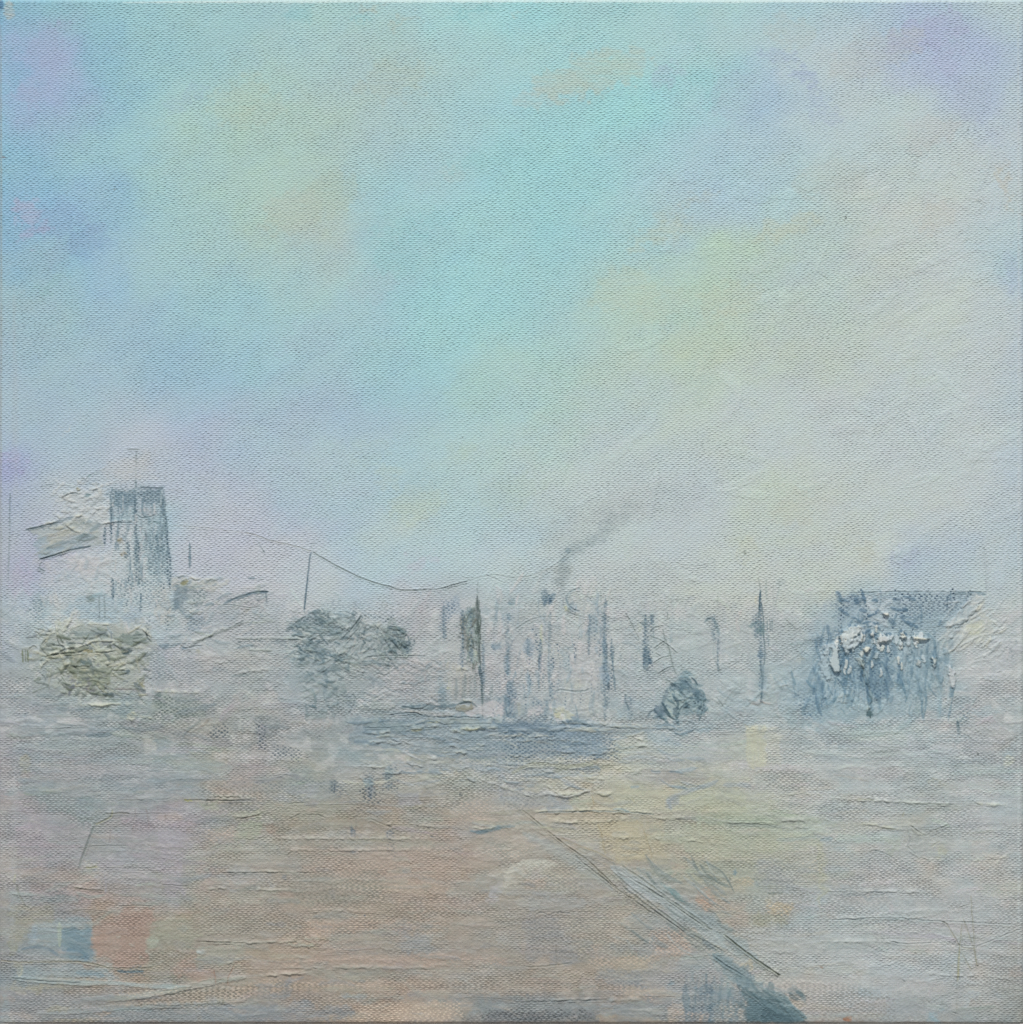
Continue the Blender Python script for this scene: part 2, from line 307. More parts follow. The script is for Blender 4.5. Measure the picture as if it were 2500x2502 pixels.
# curved brush marks left in the sky paint
N_('m', [(880,1060),(930,1100),(1000,1112),(1080,1096),(1180,1050)], 'a3bdb8', w=2, a=.3, h=-1, lip=1.2)
N_('m', [(850,860),(930,900),(1000,890)], 'a3bdb8', w=2, a=.3, h=-1, lip=1.2)
N_('m', [(1400,700),(1430,732),(1490,738)], '98aeac', w=2, a=.4, h=-1, lip=1)
for i in range(26):
    x, y = rng.uniform(700, 1800), rng.uniform(500, 1300); L = rng.uniform(80, 220)
    N_('m', [(x, y), (x + L * .5, y - L * .2 + 8), (x + L, y - L * .62)], 'a8c0ba', w=1.8, a=.15, h=-.7, lip=.8)
for i in range(60):
    x, y = rng.uniform(1250, 1700), rng.uniform(750, 1550); L = rng.uniform(30, 130); t = rng.normal() * .4 - .1
    N_('p', [(x, y), (x + L * .5 * math.cos(t), y + L * .5 * math.sin(t) + rng.normal() * 8), (x + L * math.cos(t), y + L * math.sin(t))], 'aeb4b2', w=1.8, a=.3, h=-1.2, lip=1.2)
for x, y in [(926,1230),(1617,735)]: E_('p', x, y, 2.6, 2.8, '4c5350', .95, soft=1.5, rag=.3, h=1)
for x, y in [(1128,1068),(2390,1841)]: E_('o', x, y, 2.6, 2.8, '4c5350', .95, soft=1.5, rag=.3, h=1)
E_('m', 655, 1068, 4, 2.5, '6a7a78', .8, soft=2); E_('m', 20, 888, 4, 3, '70625c', .9, soft=2)

# ================================================================== LEFT: tower and its wing
A_('a', [(330,1200),(980,1120),(1340,1100),(1570,1150),(1600,1900),(500,1900),(420,1500)], 'b7bcc0', .45, streak=.5, rag=10, soft=22, var=.07)
A_('a', [(600,600),(800,570),(1000,560),(1040,900),(960,1080),(800,960),(640,720)], 'b4bcbc', .6, h=1.2, rag=8, soft=10, streak=.4, cover=.6, var=.10)
A_('a', [(240,945),(560,850),(800,800),(960,900),(950,1090),(640,1140),(370,1225),(330,1020)], '9daaa6', .7, h=1.0, soft=10, rag=6, streak=.5, ang=-.35, cover=.6, var=.09)
A_('a', [(330,1010),(420,1020),(640,1080),(880,1080),(640,1135),(370,1220)], '90a7b8', .7, soft=8, ang=-.3, cover=.4)
E_('a', 560, 1010, 34, 12, 'a7a898', .6, rot=-.3); E_('a', 760, 880, 26, 16, '98a29c', .6); E_('a', 780, 1030, 24, 10, '90a4b4', .6, rot=-.3)
S_('a', [(240,945),(420,905),(560,868),(700,820)], 6, '5f7482', .75, soft=.6, streak=.4, rag=.8)
S_('a', [(400,940),(540,905)], 10, '7d93a0', .6, mode='pit'); 
N_('a', [(235,945),(560,872)], '64727c', w=2.4, a=.7); R_('a', [(320,918),(440,885),(560,862)], 3.5, 4, 'c6c4b4', .7)
R_('a', [(520,780),(570,850),(680,930),(760,965),(850,985)], 3.6, 7, 'bdc3b0', .7, wob=2); R_('a', [(690,800),(740,812),(800,795)], 4, 5, 'c4c5ab', .8)
S_('a', [(370,1222),(520,1180),(680,1130),(860,1098)], 4.5, '54697a', .85, soft=.5, streak=.3, taper=.05)
N_('a', [(370,1225),(520,1182),(680,1128)], '4f6472', w=2.6, a=.8, h=-2.5, lip=2.4)
R_('a', [(640,640),(600,620),(640,600),(740,600),(800,570)], 3, 4, 'bcc3be', .5); N_('a', [(640,610),(690,598),(745,604)], '6a7c86', w=3, a=.7)
N_('a', [(590,660),(600,610),(650,595)], '7c8c94', w=2.4, a=.6); E_('a', 830, 620, 9, 6, '74909a', .7); E_('a', 740, 560, 4, 4, 'a89f74', .7, h=3, soft=2)
R_('a', [(860,590),(900,560),(970,555),(1010,575)], 3, 4, 'c0c8c6', .6)
for _ in range(16):
    x, y = rng.uniform(600, 1000), rng.uniform(590, 800)
    R_('a', [(x, y), (x + rng.uniform(20, 60), y + rng.uniform(-20, 20)), (x + rng.uniform(60, 110), y + rng.uniform(-30, 30))], rng.uniform(1.2, 2.6), 3.2, 'c0c6c6', .5)
# tower faces
A_('a', [(1020,545),(1540,535),(1560,700),(1590,1000),(1600,1200),(1560,1250),(1300,1220),(1250,880),(1040,860)], '8fa6b6', .62, soft=9, rag=5, streak=.55, ang=1.5, var=.10)
A_('a', [(1050,570),(1270,560),(1260,700),(1200,760),(1060,680)], '7f9ab0', .7, soft=10, streak=.35, ang=0, cover=.3)
A_('a', [(1290,560),(1530,545),(1530,700),(1300,690)], '7b94a8', .55, soft=8, streak=.5, var=.1)
A_('a', [(1040,550),(1540,540),(1550,700),(1050,720)], '5a7690', .65, mode='pit', soft=12, streak=.3)
A_('a', [(1060,790),(1280,775),(1280,860),(1060,865)], '93aebb', .7, soft=5, streak=.4, cover=.4)
E_('a', 1390, 780, 24, 11, 'aeb1b8', .75, soft=5, cover=.5); N_('a', [(1290,800),(1330,830),(1400,822),(1480,800)], '6f8898', w=3, a=.6)
R_('a', [(960,905),(1010,875),(1100,868),(1180,862),(1250,865)], 3.2, 4, 'cdd2cc', .85); N_('a', [(965,908),(1020,884),(1250,874)], '6c8290', w=2.2, a=.6)
A_('a', [(1370,960),(1550,900),(1590,1210),(1600,1420),(1440,1420),(1370,1200)], '8aa2b2', .6, soft=10, streak=.6, ang=1.5, var=.1)
A_('a', [(1370,980),(1590,960),(1600,1400),(1400,1380)], '54728a', .7, mode='pit', soft=12, streak=.3)
A_('a', [(1320,900),(1350,900),(1370,1400),(1320,1400)], 'bcb9be', .6, soft=6, streak=.4, ang=1.5)
A_('a', [(1060,890),(1260,890),(1260,1080),(1060,1100)], 'b2bcc4', .6, soft=10, streak=.4)
for x0, y0, x1, y1, w, a in [(1048,640,1048,1080,5,.75),(1275,650,1280,1450,9,.5),(985,920,990,1090,7,.45),(1205,1050,1215,1240,8,.4),(1060,1400,1065,1600,9,.7),
                          (1330,1540,1320,1720,6,.75),(1300,1040,1305,1450,10,.45),(1530,640,1580,1000,8,.6),(1560,880,1590,1200,7,.55),(1480,980,1500,1200,10,.5),(1590,1150,1600,1500,12,.45)]:
    S_('a', [(x0, y0), ((x0+x1)/2+3, (y0+y1)/2), (x1, y1)], w, '5b7890', a * .75, soft=.6, streak=.6)
    S_('a', [(x0, y0), (x1, y1)], w * 1.5, '3f5f7c', .9, mode='pit', soft=.7, streak=.3)
for dxx in (1530, 1545, 1558): N_('a', [(dxx - 8, 560), (dxx, 760), (dxx + 26, 1000)], '6d8796', w=2.2, a=.6, h=-1.4, lip=1.0, brk=.4)
S_('a', [(1320,540),(1440,548),(1540,550)], 5, '5c7080', .8, soft=.5, streak=.3); N_('a', [(1540,572),(1740,574)], '9aa3a8', w=1.8, a=.5, h=-1, lip=.6)
N_('a', [(1365,970),(1380,1010),(1390,1060)], '2f4250', w=3.5, a=.9); S_('a', [(1410,870),(1480,870),(1520,900)], 4, '5e8284', .6)
S_('a', [(1440,985),(1450,1040)], 5, '546e7a', .5)
for x, y in [(1130,1055),(1165,1165)]: E_('a', x, y, 9, 7, '9a8d6a', .7, soft=5)
E_('a', 1180, 1190, 5, 6, '4f6472', .7, soft=4)
N_('a', [(400,1240),(370,1300),(430,1340)], '76888c', w=2.6, a=.6, brk=.5); E_('a', 380, 1330, 10, 10, '8a9c9e', .5)
A_('a', [(600,1190),(780,1180),(1040,1200),(1000,1330),(800,1380),(620,1310)], 'bdbcbc', .6, soft=16, streak=.3, cover=.55, h=.6)
E_('a', 640, 1380, 12, 16, '8aa3b8', .5); E_('a', 740, 1240, 20, 12, 'c5c4c2', .5, rot=.7, h=1.2)
A_('a', [(640,1600),(980,1530),(1190,1600),(1190,1800),(900,1830),(560,1790)], '93aec4', .6, soft=16, streak=.45, var=.05)
S_('a', [(830,1600),(880,1570),(960,1550),(1000,1560)], 12, '82a8ba', .6); E_('a', 860, 1595, 12, 9, '84948e', .6)
for x in (935, 985): S_('a', [(x, 1560), (x + 5, 1790)], 5, '88989a', .55)
E_('a', 1250, 1760, 24, 22, '8ba2c0', .6); E_('a', 370, 1620, 18, 26, '8fa6b2', .5, mode='flat'); E_('a', 340, 1680, 24, 30, '5f7f94', .7, mode='pit')
A_('a', [(500,1540),(560,1560),(560,1780),(500,1780)], 'bcbfba', .5, streak=.3)
A_('a', [(1440,1480),(1580,1500),(1610,1850),(1480,1850)], 'b9b9ae', .5, soft=12, ang=1.5)
A_('a', [(1000,1380),(1560,1400),(1580,1700),(1100,1640)], '5b7b94', .55, mode='pit', soft=20, streak=.6)
A_('a', [(30,200),(200,220),(190,330),(50,320)], 'a6a8da', .5, soft=16)
for p in [[(380,545),(520,510)],[(780,520),(850,430),(1000,365)]]: N_('a', p, '86999e', w=2, a=.6, brk=.4)
E_('a', 783, 455, 3, 3, '3a464c', .9, soft=1.5); E_('a', 838, 438, 5, 4, '7a9ea2', .6, soft=3)
E_('a', 860, 500, 18, 6, '92a6bc', .5, rot=-.5)
# aerial on the tower
N_('a', [(1192,188),(1320,186)], '62706c', w=2.6, a=.85, h=-1.6, lip=2.2, wob=.5); N_('a', [(1284,200),(1283,350)], '66787c', w=3, a=.75, h=-1, lip=.6)
S_('a', [(1280,350),(1278,560)], 4, '9dabb0', .6); N_('a', [(1300,230),(1340,270)], '98a4a6', w=2, a=.5)
S_('a', [(1278,470),(1282,560)], 7, '7f98a8', .55); S_('a', [(1270,560),(1275,860)], 5, '5c788c', .55)
A_('a', [(1340,250),(1470,330),(1500,480),(1340,500),(1060,480),(1080,330),(1200,250)], 'bcbfc0', .4, soft=24)
# thin upright at the far left
S_('a', [(100,600),(95,700),(92,960),(80,1300),(78,1450)], 5, '8698a2', .5, streak=.5); N_('a', [(102,590),(94,690),(92,900)], '6f858c', w=2.2, a=.6, brk=.3)
S_('a', [(60,650),(60,1900)], 30, 'a9b3ba', .25)

# ================================================================== low buildings right of the tower
A_('b', [(60,410),(600,450),(560,520),(400,560),(60,560)], 'b4b8aa', .6, soft=10, streak=.4, h=1.2, cover=.4, var=.06)
A_('b', [(90,490),(240,470),(230,600),(200,740),(80,740)], '8297a8', .8, soft=9, streak=.3, ang=1.5, cover=.5)
E_('b', 200, 470, 12, 9, '9d9664', .7, soft=6); E_('b', 150, 422, 12, 3, '6e7464', .7, soft=3); R_('b', [(110,408),(200,412),(300,440),(420,452),(600,448)], 3, 5, 'c2c3ae', .7)
A_('b', [(250,480),(400,490),(420,650),(250,760),(230,600)], '9fb0ac', .5, var=.08); A_('b', [(260,520),(420,560),(380,720),(260,700)], '4c6c74', .75, mode='pit', soft=10)
E_('b', 300, 860, 22, 24, '8a9eb6', .7, soft=10); A_('b', [(200,780),(390,780),(380,950),(200,930)], '5f7b96', .7, mode='pit', soft=8); E_('b', 300, 752, 16, 6, 'bfc6b6', .7, h=2.5, soft=3)
A_('b', [(400,720),(720,720),(700,900),(500,950),(400,960)], '98a9b6', .5, soft=16, var=.04); E_('b', 640, 770, 22, 16, '8ba0b4', .5); E_('b', 900, 760, 20, 26, '97aabb', .6)
A_('b', [(560,560),(960,520),(980,700),(940,960),(680,960),(560,760)], 'a6b2b6', .4, soft=12)
S_('b', [(560,680),(640,640),(760,600),(860,570),(980,568)], 9, '5f7a90', .85, soft=.7, streak=.4, rag=.7, cover=.2); N_('b', [(620,645),(760,598),(880,565),(990,566)], '4f6678', w=3, a=.8, brk=.2)
S_('b', [(880,562),(990,562)], 6, '4a6276', .8); N_('b', [(968,570),(970,680)], '50687a', w=2.2, a=.8)
A_('b', [(620,600),(900,560),(900,700),(640,720)], '4b6880', .6, mode='pit', soft=14)
A_('b', [(700,640),(960,600),(960,710),(800,740),(700,740)], 'b7b4b8', .5, soft=8); E_('b', 905, 634, 3, 2.5, '3c4c58', .9, soft=1.5); E_('b', 948, 188, 3, 2.5, '5c6c78', .8, soft=2)
S_('b', [(240,1080),(300,1040),(420,985),(560,930),(660,890),(720,860),(760,830)], 8, '8e9894', .7, h=1.2, streak=.3); N_('b', [(660,892),(700,868),(760,832)], '5d6c74', w=2.6, a=.7)
R_('b', [(230,1060),(340,1010),(430,985),(520,930),(620,905)], 3.2, 5, 'bdc3b4', .7); N_('b', [(420,985),(440,990),(470,970)], '4f5a54', w=3, a=.8)
E_('b', 790, 740, 14, 5, 'a69c80', .5, rot=-.4); N_('b', [(540,690),(640,690),(830,720)], '8c9ca2', w=2.4, a=.5); N_('b', [(820,720),(880,700)], '7e9096', w=2.4, a=.5)
S_('b', [(245,100),(250,240),(245,340)], 7, '6e8ba2', .55); N_('b', [(242,110),(240,350)], '7d94a6', w=2.2, a=.7); S_('b', [(230,240),(262,242)], 6, '6a88a4', .5)
for x0, y0, x1, y1 in [(680,1000,1280,1005),(800,1110,1020,1115)]:
    S_('b', [(x0, y0), ((x0+x1)/2, y0 + 4), (x1, y1)], 9, '9caa9e', .6, h=1.6); N_('b', [(x0, y0 + 12), (x1, y1 + 12)], '6e7c78', w=2.6, a=.6, h=-1.8, brk=.35)
A_('b', [(690,1010),(1240,1010),(1180,1100),(800,1100),(700,1050)], '566f78', .7, mode='pit', soft=10)
E_('b', 500, 1060, 30, 16, '96a9b2', .6); E_('b', 1090, 1040, 20, 10, '7e96a8', .5); N_('b', [(1060,880),(1075,930),(1090,975)], '7a8a98', w=3, a=.55); N_('b', [(140,1060),(200,1100),(260,1085),(380,1070)], '7b8c94', w=3, a=.6)
A_('b', [(300,1120),(1180,1130),(1200,1330),(600,1300),(300,1250)], 'afada8', .5, soft=20, h=.6, var=.06)
S_('b', [(450,1300),(560,1290),(600,1320)], 12, '8b9aa6', .5); S_('b', [(640,1360),(720,1350),(820,1330)], 9, '7f9296', .55); R_('b', [(450,1240),(560,1230),(640,1245)], 2.4, 5)
R_('b', [(660,1350),(760,1330),(900,1310),(1100,1295)], 2.4, 5, 'c0c2b6', .5); E_('b', 330, 1120, 8, 5, 'a8a080', .5)

# ================================================================== utility pole and slack wire
N_('b', [(1398,185),(1378,250),(1360,420),(1345,560),(1325,740)], '5a748c', w=3.2, a=.85, h=-.8, lip=1.0, wob=.6)
S_('b', [(1358,420),(1340,600),(1325,760)], 5, '5d7890', .7, streak=.2, taper=.3); N_('b', [(1392,110),(1396,170)], '90a6a6', w=2.4, a=.6); N_('b', [(1390,108),(1440,108)], '7f9490', w=2.2, a=.6)
N_('b', [(770,5),(860,25),(1000,75),(1140,110),(1290,150),(1398,182)], '9a9c88', w=2.2, a=.6, h=-1.6, lip=1.4)
N_('o', [(762.2,1347.2),(804,1372.5),(840.4,1392),(867,1405),(903.6,1420),(934.7,1429.5),(952.8,1433),(976,1441),(1007,1443),(1043.5,1441)], '6c7a74', w=2.7, a=.8, h=-1.6, lip=1.4, wob=.6)
N_('o', [(420,1285),(500,1290),(600,1303),(620,1307)], 'a3a49a', w=2.2, a=.45, h=-1.2, lip=1.2, brk=.3)
N_('o', [(1147,1420),(1200,1405),(1260,1412),(1320,1400),(1370,1372),(1400,1340)], '93a0a2', w=3, a=.55, h=-1, lip=1, brk=.35)
N_('c', [(900,545),(1070,535),(1200,495),(1340,462)], '7f8e90', w=2.6, a=.6, brk=.3); N_('c', [(1060,540),(1200,495),(1340,462)], '9fabac', w=2.2, a=.5, brk=.3)
N_('c', [(1260,432),(1400,436)], 'a8b2b4', w=2, a=.4); N_('b', [(880,90),(940,180),(960,200)], '8898a4', w=2.2, a=.5, brk=.3)
N_('c', [(1480,400),(1560,430),(1690,490)], '94a2a6', w=2.6, a=.5, brk=.5)

# ================================================================== dark tree and gabled shed
A_('b', [(1150,940),(1260,850),(1320,780),(1400,740),(1540,740),(1600,800),(1750,960),(1640,980),(1500,990),(1300,960)], '7891a0', .75, soft=10, rag=8, streak=.45, ang=0, var=.12)
A_('b', [(1180,920),(1330,760),(1560,770),(1700,950),(1400,970)], '3f5b68', .85, mode='pit', soft=14, streak=.3)
S_('b', [(1150,940),(1200,900),(1260,850),(1320,800)], 7, '47606c', .8, soft=.6, streak=.3); S_('b', [(1400,930),(1560,925),(1700,960)], 10, '66818f', .7)
A_('b', [(1590,790),(1640,790),(1730,860),(1740,930),(1680,920),(1600,850)], 'a9b8b2', .85, h=2.4, soft=4, rag=4, streak=.2, cover=.85, ridge=1.5)
N_('b', [(1680,1020),(1760,930),(1830,840),(1875,780)], '60757c', w=3, a=.8, h=-2, lip=2.2); N_('b', [(1700,1050),(1830,920),(1870,850)], '84958f', w=2.6, a=.5)
R_('b', [(1700,950),(1760,910),(1790,930)], 3.5, 6, 'b9c3b8', .8)
A_('b', [(1270,1060),(1440,1060),(1540,1130),(1500,1260),(1340,1240),(1240,1140)], '7187a0', .7, soft=10, rag=8, streak=.4, var=.1); E_('b', 1430, 1110, 24, 18, '566c86', .6)
S_('b', [(1230,1150),(1320,1060)], 5, '6c8088', .7); A_('b', [(1380,1180),(1420,1160),(1430,1230),(1390,1250)], 'b2bfc6', .8, h=1.6, soft=4)
N_('b', [(1540,920),(1320,960),(1330,1010)], 'a8b69e', w=4, a=.6, h=1.5); R_('b', [(1200,990),(1320,975),(1420,985)], 2.8, 5, 'b5c1ae', .7); R_('b', [(1320,1030),(1400,1010),(1520,1010)], 2.8, 5, 'b5bfa4', .7)
S_('b', [(1440,1290),(1500,1270),(1620,1180),(1760,1060)], 24, 'a3afa8', .7, h=1.8, streak=.3, cover=.6, ridge=1.6)
A_('b', [(1480,1280),(1560,1300),(1570,1420),(1520,1530),(1470,1440)], '6f87a0', .7, soft=9, streak=.4, ang=1.2); E_('b', 1480, 1330, 10, 8, '51677c', .8, soft=5); N_('b', [(1460,1330),(1530,1275)], '56686e', w=3, a=.7)
A_('c', [(60,1100),(260,880),(360,800),(520,900),(680,1140),(500,1220),(200,1260)], 'a3ada9', .6, soft=16, streak=.4, ang=-.8, h=1.0, cover=.6, var=.07)
A_('c', [(520,900),(720,900),(730,1000),(780,1090),(780,1160),(620,1160),(560,1060),(480,1010)], '7c8e96', .78, soft=8, rag=7, streak=.4, var=.12)
E_('c', 650, 920, 26, 8, '76847e', .7); E_('c', 740, 1110, 12, 14, '5b7890', .85, soft=5); E_('c', 560, 1010, 14, 16, '7f93ab', .6)
N_('c', [(700,1040),(720,1050),(770,1090)], '3f5252', w=3, a=.8, brk=.3); N_('c', [(590,890),(700,910)], '5c6a62', w=3, a=.7, brk=.4)
N_('c', [(345,770),(440,860),(520,960),(590,1080),(660,1145)], 'c6ccc6', w=2.6, a=.8, h=1.8, lip=-.8); N_('c', [(230,910),(330,785)], '667a84', w=3.2, a=.7)
N_('c', [(360,1180),(560,1165),(760,1165),(940,1168)], '6e7a80', w=2.6, a=.7, h=-2); S_('c', [(300,1150),(500,1120),(640,1160)], 12, '9aa6a8', .5)
A_('c', [(220,740),(440,760),(560,860),(400,820),(300,760),(200,860)], '62788c', .6, mode='pit', soft=12); A_('c', [(0,650),(360,680),(240,800),(0,760)], '6a8298', .5, mode='pit', soft=20)
for _ in range(46):
    x, y = rng.uniform(0, 700), rng.uniform(800, 1420); t = rng.normal() * .8 - .6; L = rng.uniform(20, 70)
    R_('c', [(x, y), (x + L * .5 * math.cos(t), y + L * .5 * math.sin(t) + rng.normal() * 6), (x + L * math.cos(t), y + L * math.sin(t))], rng.uniform(1, 2.6), 3.4, rng.choice(['b3bcb4', 'a9b4b8', 'bcbfb4']), .5)
E_('c', 250, 1320, 22, 12, 'b8bab0', .7, h=2, soft=5); N_('c', [(270,1320),(300,1325),(370,1335)], '7a807c', w=3, a=.6); N_('c', [(455,1345),(480,1335),(530,1360),(550,1385)], '7f8c90', w=3, a=.6)
A_('c', [(400,1220),(1080,1200),(1060,1600),(900,1620),(420,1600),(330,1400)], 'aeacad', .5, soft=20, streak=.4, h=.6, var=.07)
A_('c', [(740,1260),(860,1330),(980,1280),(1010,1340),(900,1400),(800,1390),(740,1330)], '8e9da2', .6, soft=10, rag=8); A_('c', [(280,1380),(460,1400),(460,1500),(300,1500)], '66768a', .6, mode='pit', soft=12)
E_('c', 210, 1590, 14, 22, '74839a', .6); A_('c', [(110,1500),(260,1540),(240,1680),(120,1660)], '53637c', .6, mode='pit', soft=10); N_('c', [(220,1520),(260,1560),(250,1640),(200,1720)], '6a7c8c', w=4, a=.5); N_('c', [(95,1500),(98,1720)], '7d8c92', w=2.6, a=.6)
E_('c', 470, 1420, 20, 18, '93a2b2', .5); A_('c', [(1040,1230),(1110,1220),(1120,1500),(1050,1600),(1020,1580)], '8fa1ac', .6, soft=8, streak=.5, ang=1.5); E_('c', 1080, 1540, 16, 16, '7c95aa', .6)

# ================================================================== main mast, dark cypress beside it
A_('c', [(1080,650),(1270,600),(1260,760),(1140,820),(1070,940),(1030,920),(1080,800)], '95a9c2', .55, soft=10, streak=.4); A_('c', [(1080,640),(1240,640),(1200,820),(1080,940),(1040,880)], '54729a', .75, mode='pit', soft=10, streak=.3)
A_('c', [(1270,780),(1300,700),(1400,690),(1430,1000),(1420,1240),(1330,1240),(1290,1080),(1260,900)], '8b9c98', .7, soft=8, rag=6, streak=.5, ang=1.5, h=1, cover=.5, var=.14)
A_('c', [(1310,710),(1390,720),(1370,860),(1320,830)], '7b99a8', .7, soft=6); E_('c', 1270, 850, 7, 22, '847f6c', .7, soft=5); E_('c', 1300, 1000, 6, 30, '7c7c6e', .65, soft=5); E_('c', 1320, 890, 4, 5, '324a5c', .9, soft=2)
A_('c', [(1390,700),(1440,720),(1450,1120),(1430,1180),(1400,1000)], '6f7e78', .7, soft=6, streak=.4, ang=1.5); E_('c', 1360, 1060, 10, 16, 'a0b0a0', .6); E_('c', 1395, 1150, 5, 14, 'b2bc9c', .7, soft=4)
A_('c', [(1290,1200),(1430,1220),(1430,1310),(1340,1300)], '747f7e', .6, soft=9, rag=6)
for _ in range(16):
    x, y = rng.uniform(1280, 1400), rng.uniform(860, 1260)
    R_('c', [(x, y), (x + rng.normal() * 16, y + 26), (x + rng.normal() * 22, y + rng.uniform(40, 80))], 2.2, 3.2, rng.choice(['b0b8b4', '66736c', '5a665e']), .7)
S_('c', [(1418,600),(1415,800),(1425,1000),(1440,1200),(1445,1320)], 6, '55645f', .75, soft=.5, streak=.25, taper=.25); S_('c', [(1408,620),(1400,760),(1405,900)], 4, '6a7770', .6)
N_('c', [(1412,590),(1416,800),(1430,1050),(1450,1320),(1462,1500),(1466,1750)], '48595a', w=3, a=.85, h=-1.5, lip=1.8)
S_('c', [(1435,1260),(1448,1340),(1460,1440)], 11, '465f74', .85, soft=.5, streak=.1, taper=.4, h=1.5); S_('c', [(1452,1440),(1462,1600),(1466,1752)], 6, '5e7276', .7, taper=.05)
N_('c', [(1420,455),(1416,590)], '8c9c9c', w=2.6, a=.55, brk=.5); N_('c', [(1462,1430),(1480,1455),(1508,1470)], '3f4c50', w=3, a=.85); N_('c', [(1635,1468),(1650,1450),(1690,1438)], '42505a', w=2.6, a=.8)
S_('c', [(1385,1350),(1420,1335)], 5, '5d7484', .6)
# cream plaster and pier behind the mast
A_('c', [(1110,1220),(1330,1240),(1430,1330),(1430,1500),(1140,1560),(1110,1440)], 'b2b1a2', .7, soft=12, streak=.5, ang=1.5, h=.6, cover=.4); A_('c', [(1190,1390),(1430,1350),(1420,1590),(1160,1590)], 'a3a3a0', .7, soft=10, streak=.5, ang=1.5)
for x in (1215, 1275, 1300, 1350, 1390): S_('c', [(x, 1330 + rng.uniform(0, 60)), (x + 2, 1460), (x - 2, 1580)], 9, '8a9698', .6, soft=.8)
R_('c', [(1160,1300),(1250,1298),(1330,1290)], 2.6, 5, 'c2bea4', .7); E_('c', 1140, 1475, 4, 3, 'c0b880', .8, soft=2)
A_('c', [(1480,1160),(1700,1150),(1720,1540),(1560,1560),(1480,1500)], 'b8b4b6', .65, soft=12, streak=.3); S_('c', [(1560,1440),(1545,1500),(1548,1570)], 9, '7b8a8c', .7)
A_('c', [(1280,1640),(1460,1600),(1700,1590),(1700,1740),(1290,1750),(1270,1700)], 'c3bdbf', .85, soft=8, rag=4, streak=.2, cover=.2)
A_('c', [(1490,880),(1700,880),(1640,1040),(1490,1000)], 'b9b4bc', .5, soft=14); A_('c', [(1440,700),(1740,700),(1720,860),(1560,900),(1440,840)], '9eb0b8', .6, soft=14, var=.06); E_('c', 1740, 650, 10, 12, '7f9cae', .7); E_('c', 1680, 810, 16, 14, '8aa3bc', .6)
E_('c', 1600, 1080, 12, 8, '7f95b0', .7); S_('c', [(1690,1160),(1680,1240),(1700,1350)], 12, '7d98b0', .6, streak=.6); A_('c', [(1700,1400),(1760,1400),(1780,1740),(1700,1740)], '6e89a6', .6, soft=9, streak=.5, ang=1.5); A_('c', [(1700,1420),(1790,1420),(1790,1740),(1690,1740)], '3f5c86', .8, mode='pit', soft=8)
S_('c', [(1718,1540),(1722,1700)], 5, '43587c', .7)
# quay debris: dark knifed strip
S_('c', [(700,1650),(860,1645),(1000,1640),(1160,1640),(1230,1620)], 15, '5d7586', .8, h=1.6, streak=.4, rag=.8, cover=.6, ridge=1.6)
S_('c', [(1230,1620),(1320,1600),(1380,1620),(1410,1650)], 7, '41545c', .85, h=1.5); A_('c', [(1240,1610),(1330,1620),(1400,1650),(1300,1680),(1240,1690)], 'a09a84', .85, h=2, soft=5, cover=.8)
R_('c', [(1200,1600),(1280,1590),(1370,1605),(1410,1640)], 3.6, 5, 'c5c3a8', .8); S_('c', [(780,1690),(1000,1710),(1200,1720)], 11, 'a7a190', .6, h=1.5)
S_('c', [(300,1650),(480,1640),(640,1640)], 14, 'a6b0a6', .6, h=1.6, ridge=1.6); S_('c', [(340,1690),(600,1700),(900,1730)], 9, '8595a0', .6)
N_('c', [(560,1730),(800,1700),(960,1745),(1280,1748),(1450,1752)], '5d7082', w=2.8, a=.75, lip=2); N_('c', [(700,1650),(860,1670),(960,1640)], '4d626c', w=3, a=.7)

# ================================================================== arched hall in the middle
A_('d', [(230,960),(320,880),(480,830),(640,830),(760,900),(800,1100),(1000,1150),(1010,1700),(280,1700),(230,1200)], 'b6bab8', .5, soft=24, streak=.4, h=.4)
A_('d', [(250,760),(430,640),(640,600),(680,700),(620,800),(330,850),(240,880)], 'adb6ae', .5, soft=18, streak=.5, ang=-.5)
E_('d', 550, 640, 20, 12, '7d98b2', .8, rot=-.7, soft=8); E_('d', 545, 650, 11, 8, '4f6f92', .85, rot=-.7, soft=6); A_('d', [(480,620),(620,590),(600,700),(500,720)], '44638a', .6, mode='pit', soft=8)
S_('d', [(880,110),(800,120),(730,180),(690,260),(680,340),(670,420),(620,510)], 24, '97a8ad', .6, soft=.9, streak=.5); E_('d', 722, 188, 8, 8, '7f9cb0', .7, soft=5); E_('d', 668, 262, 10, 7, '8aa4b2', .6, soft=5)
S_('d', [(900,90),(930,125)], 3, '7c8a90', .7); E_('d', 690, 360, 26, 16, 'a0aca6', .6); S_('d', [(400,430),(520,360),(640,320)], 12, 'a6b2b0', .5); E_('d', 650, 480, 12, 14, '96a2a0', .6, rot=-.6)
N_('d', [(850,540),(790,540),(730,580),(712,640),(740,700),(800,740),(850,750)], '7f98a8', w=3.4, a=.7, h=-1.2); N_('d', [(690,620),(680,690),(740,760),(860,800),(930,810)], '8c9a98', w=2.8, a=.6, h=-1.2)
E_('d', 712, 720, 6, 10, 'c5ca98', .85, rot=-.4, soft=4, h=1.5); E_('d', 770, 715, 16, 9, '92abc4', .6, rot=.6)
N_('d', [(230,930),(300,870),(400,820),(520,800),(640,800)], '8b9a98', w=3, a=.6, h=-1.2); A_('d', [(350,880),(620,820),(720,880),(560,960),(380,980)], '96a5b4', .5, soft=16, ang=-.2)
for i in range(10): N_('d', [(500 + i * 4, 880 + i * 18), (640, 860 + i * 18), (720 + i * 5, 900 + i * 20)], '98a6ae', w=2.4, a=.4, h=-1, lip=1, brk=.3)
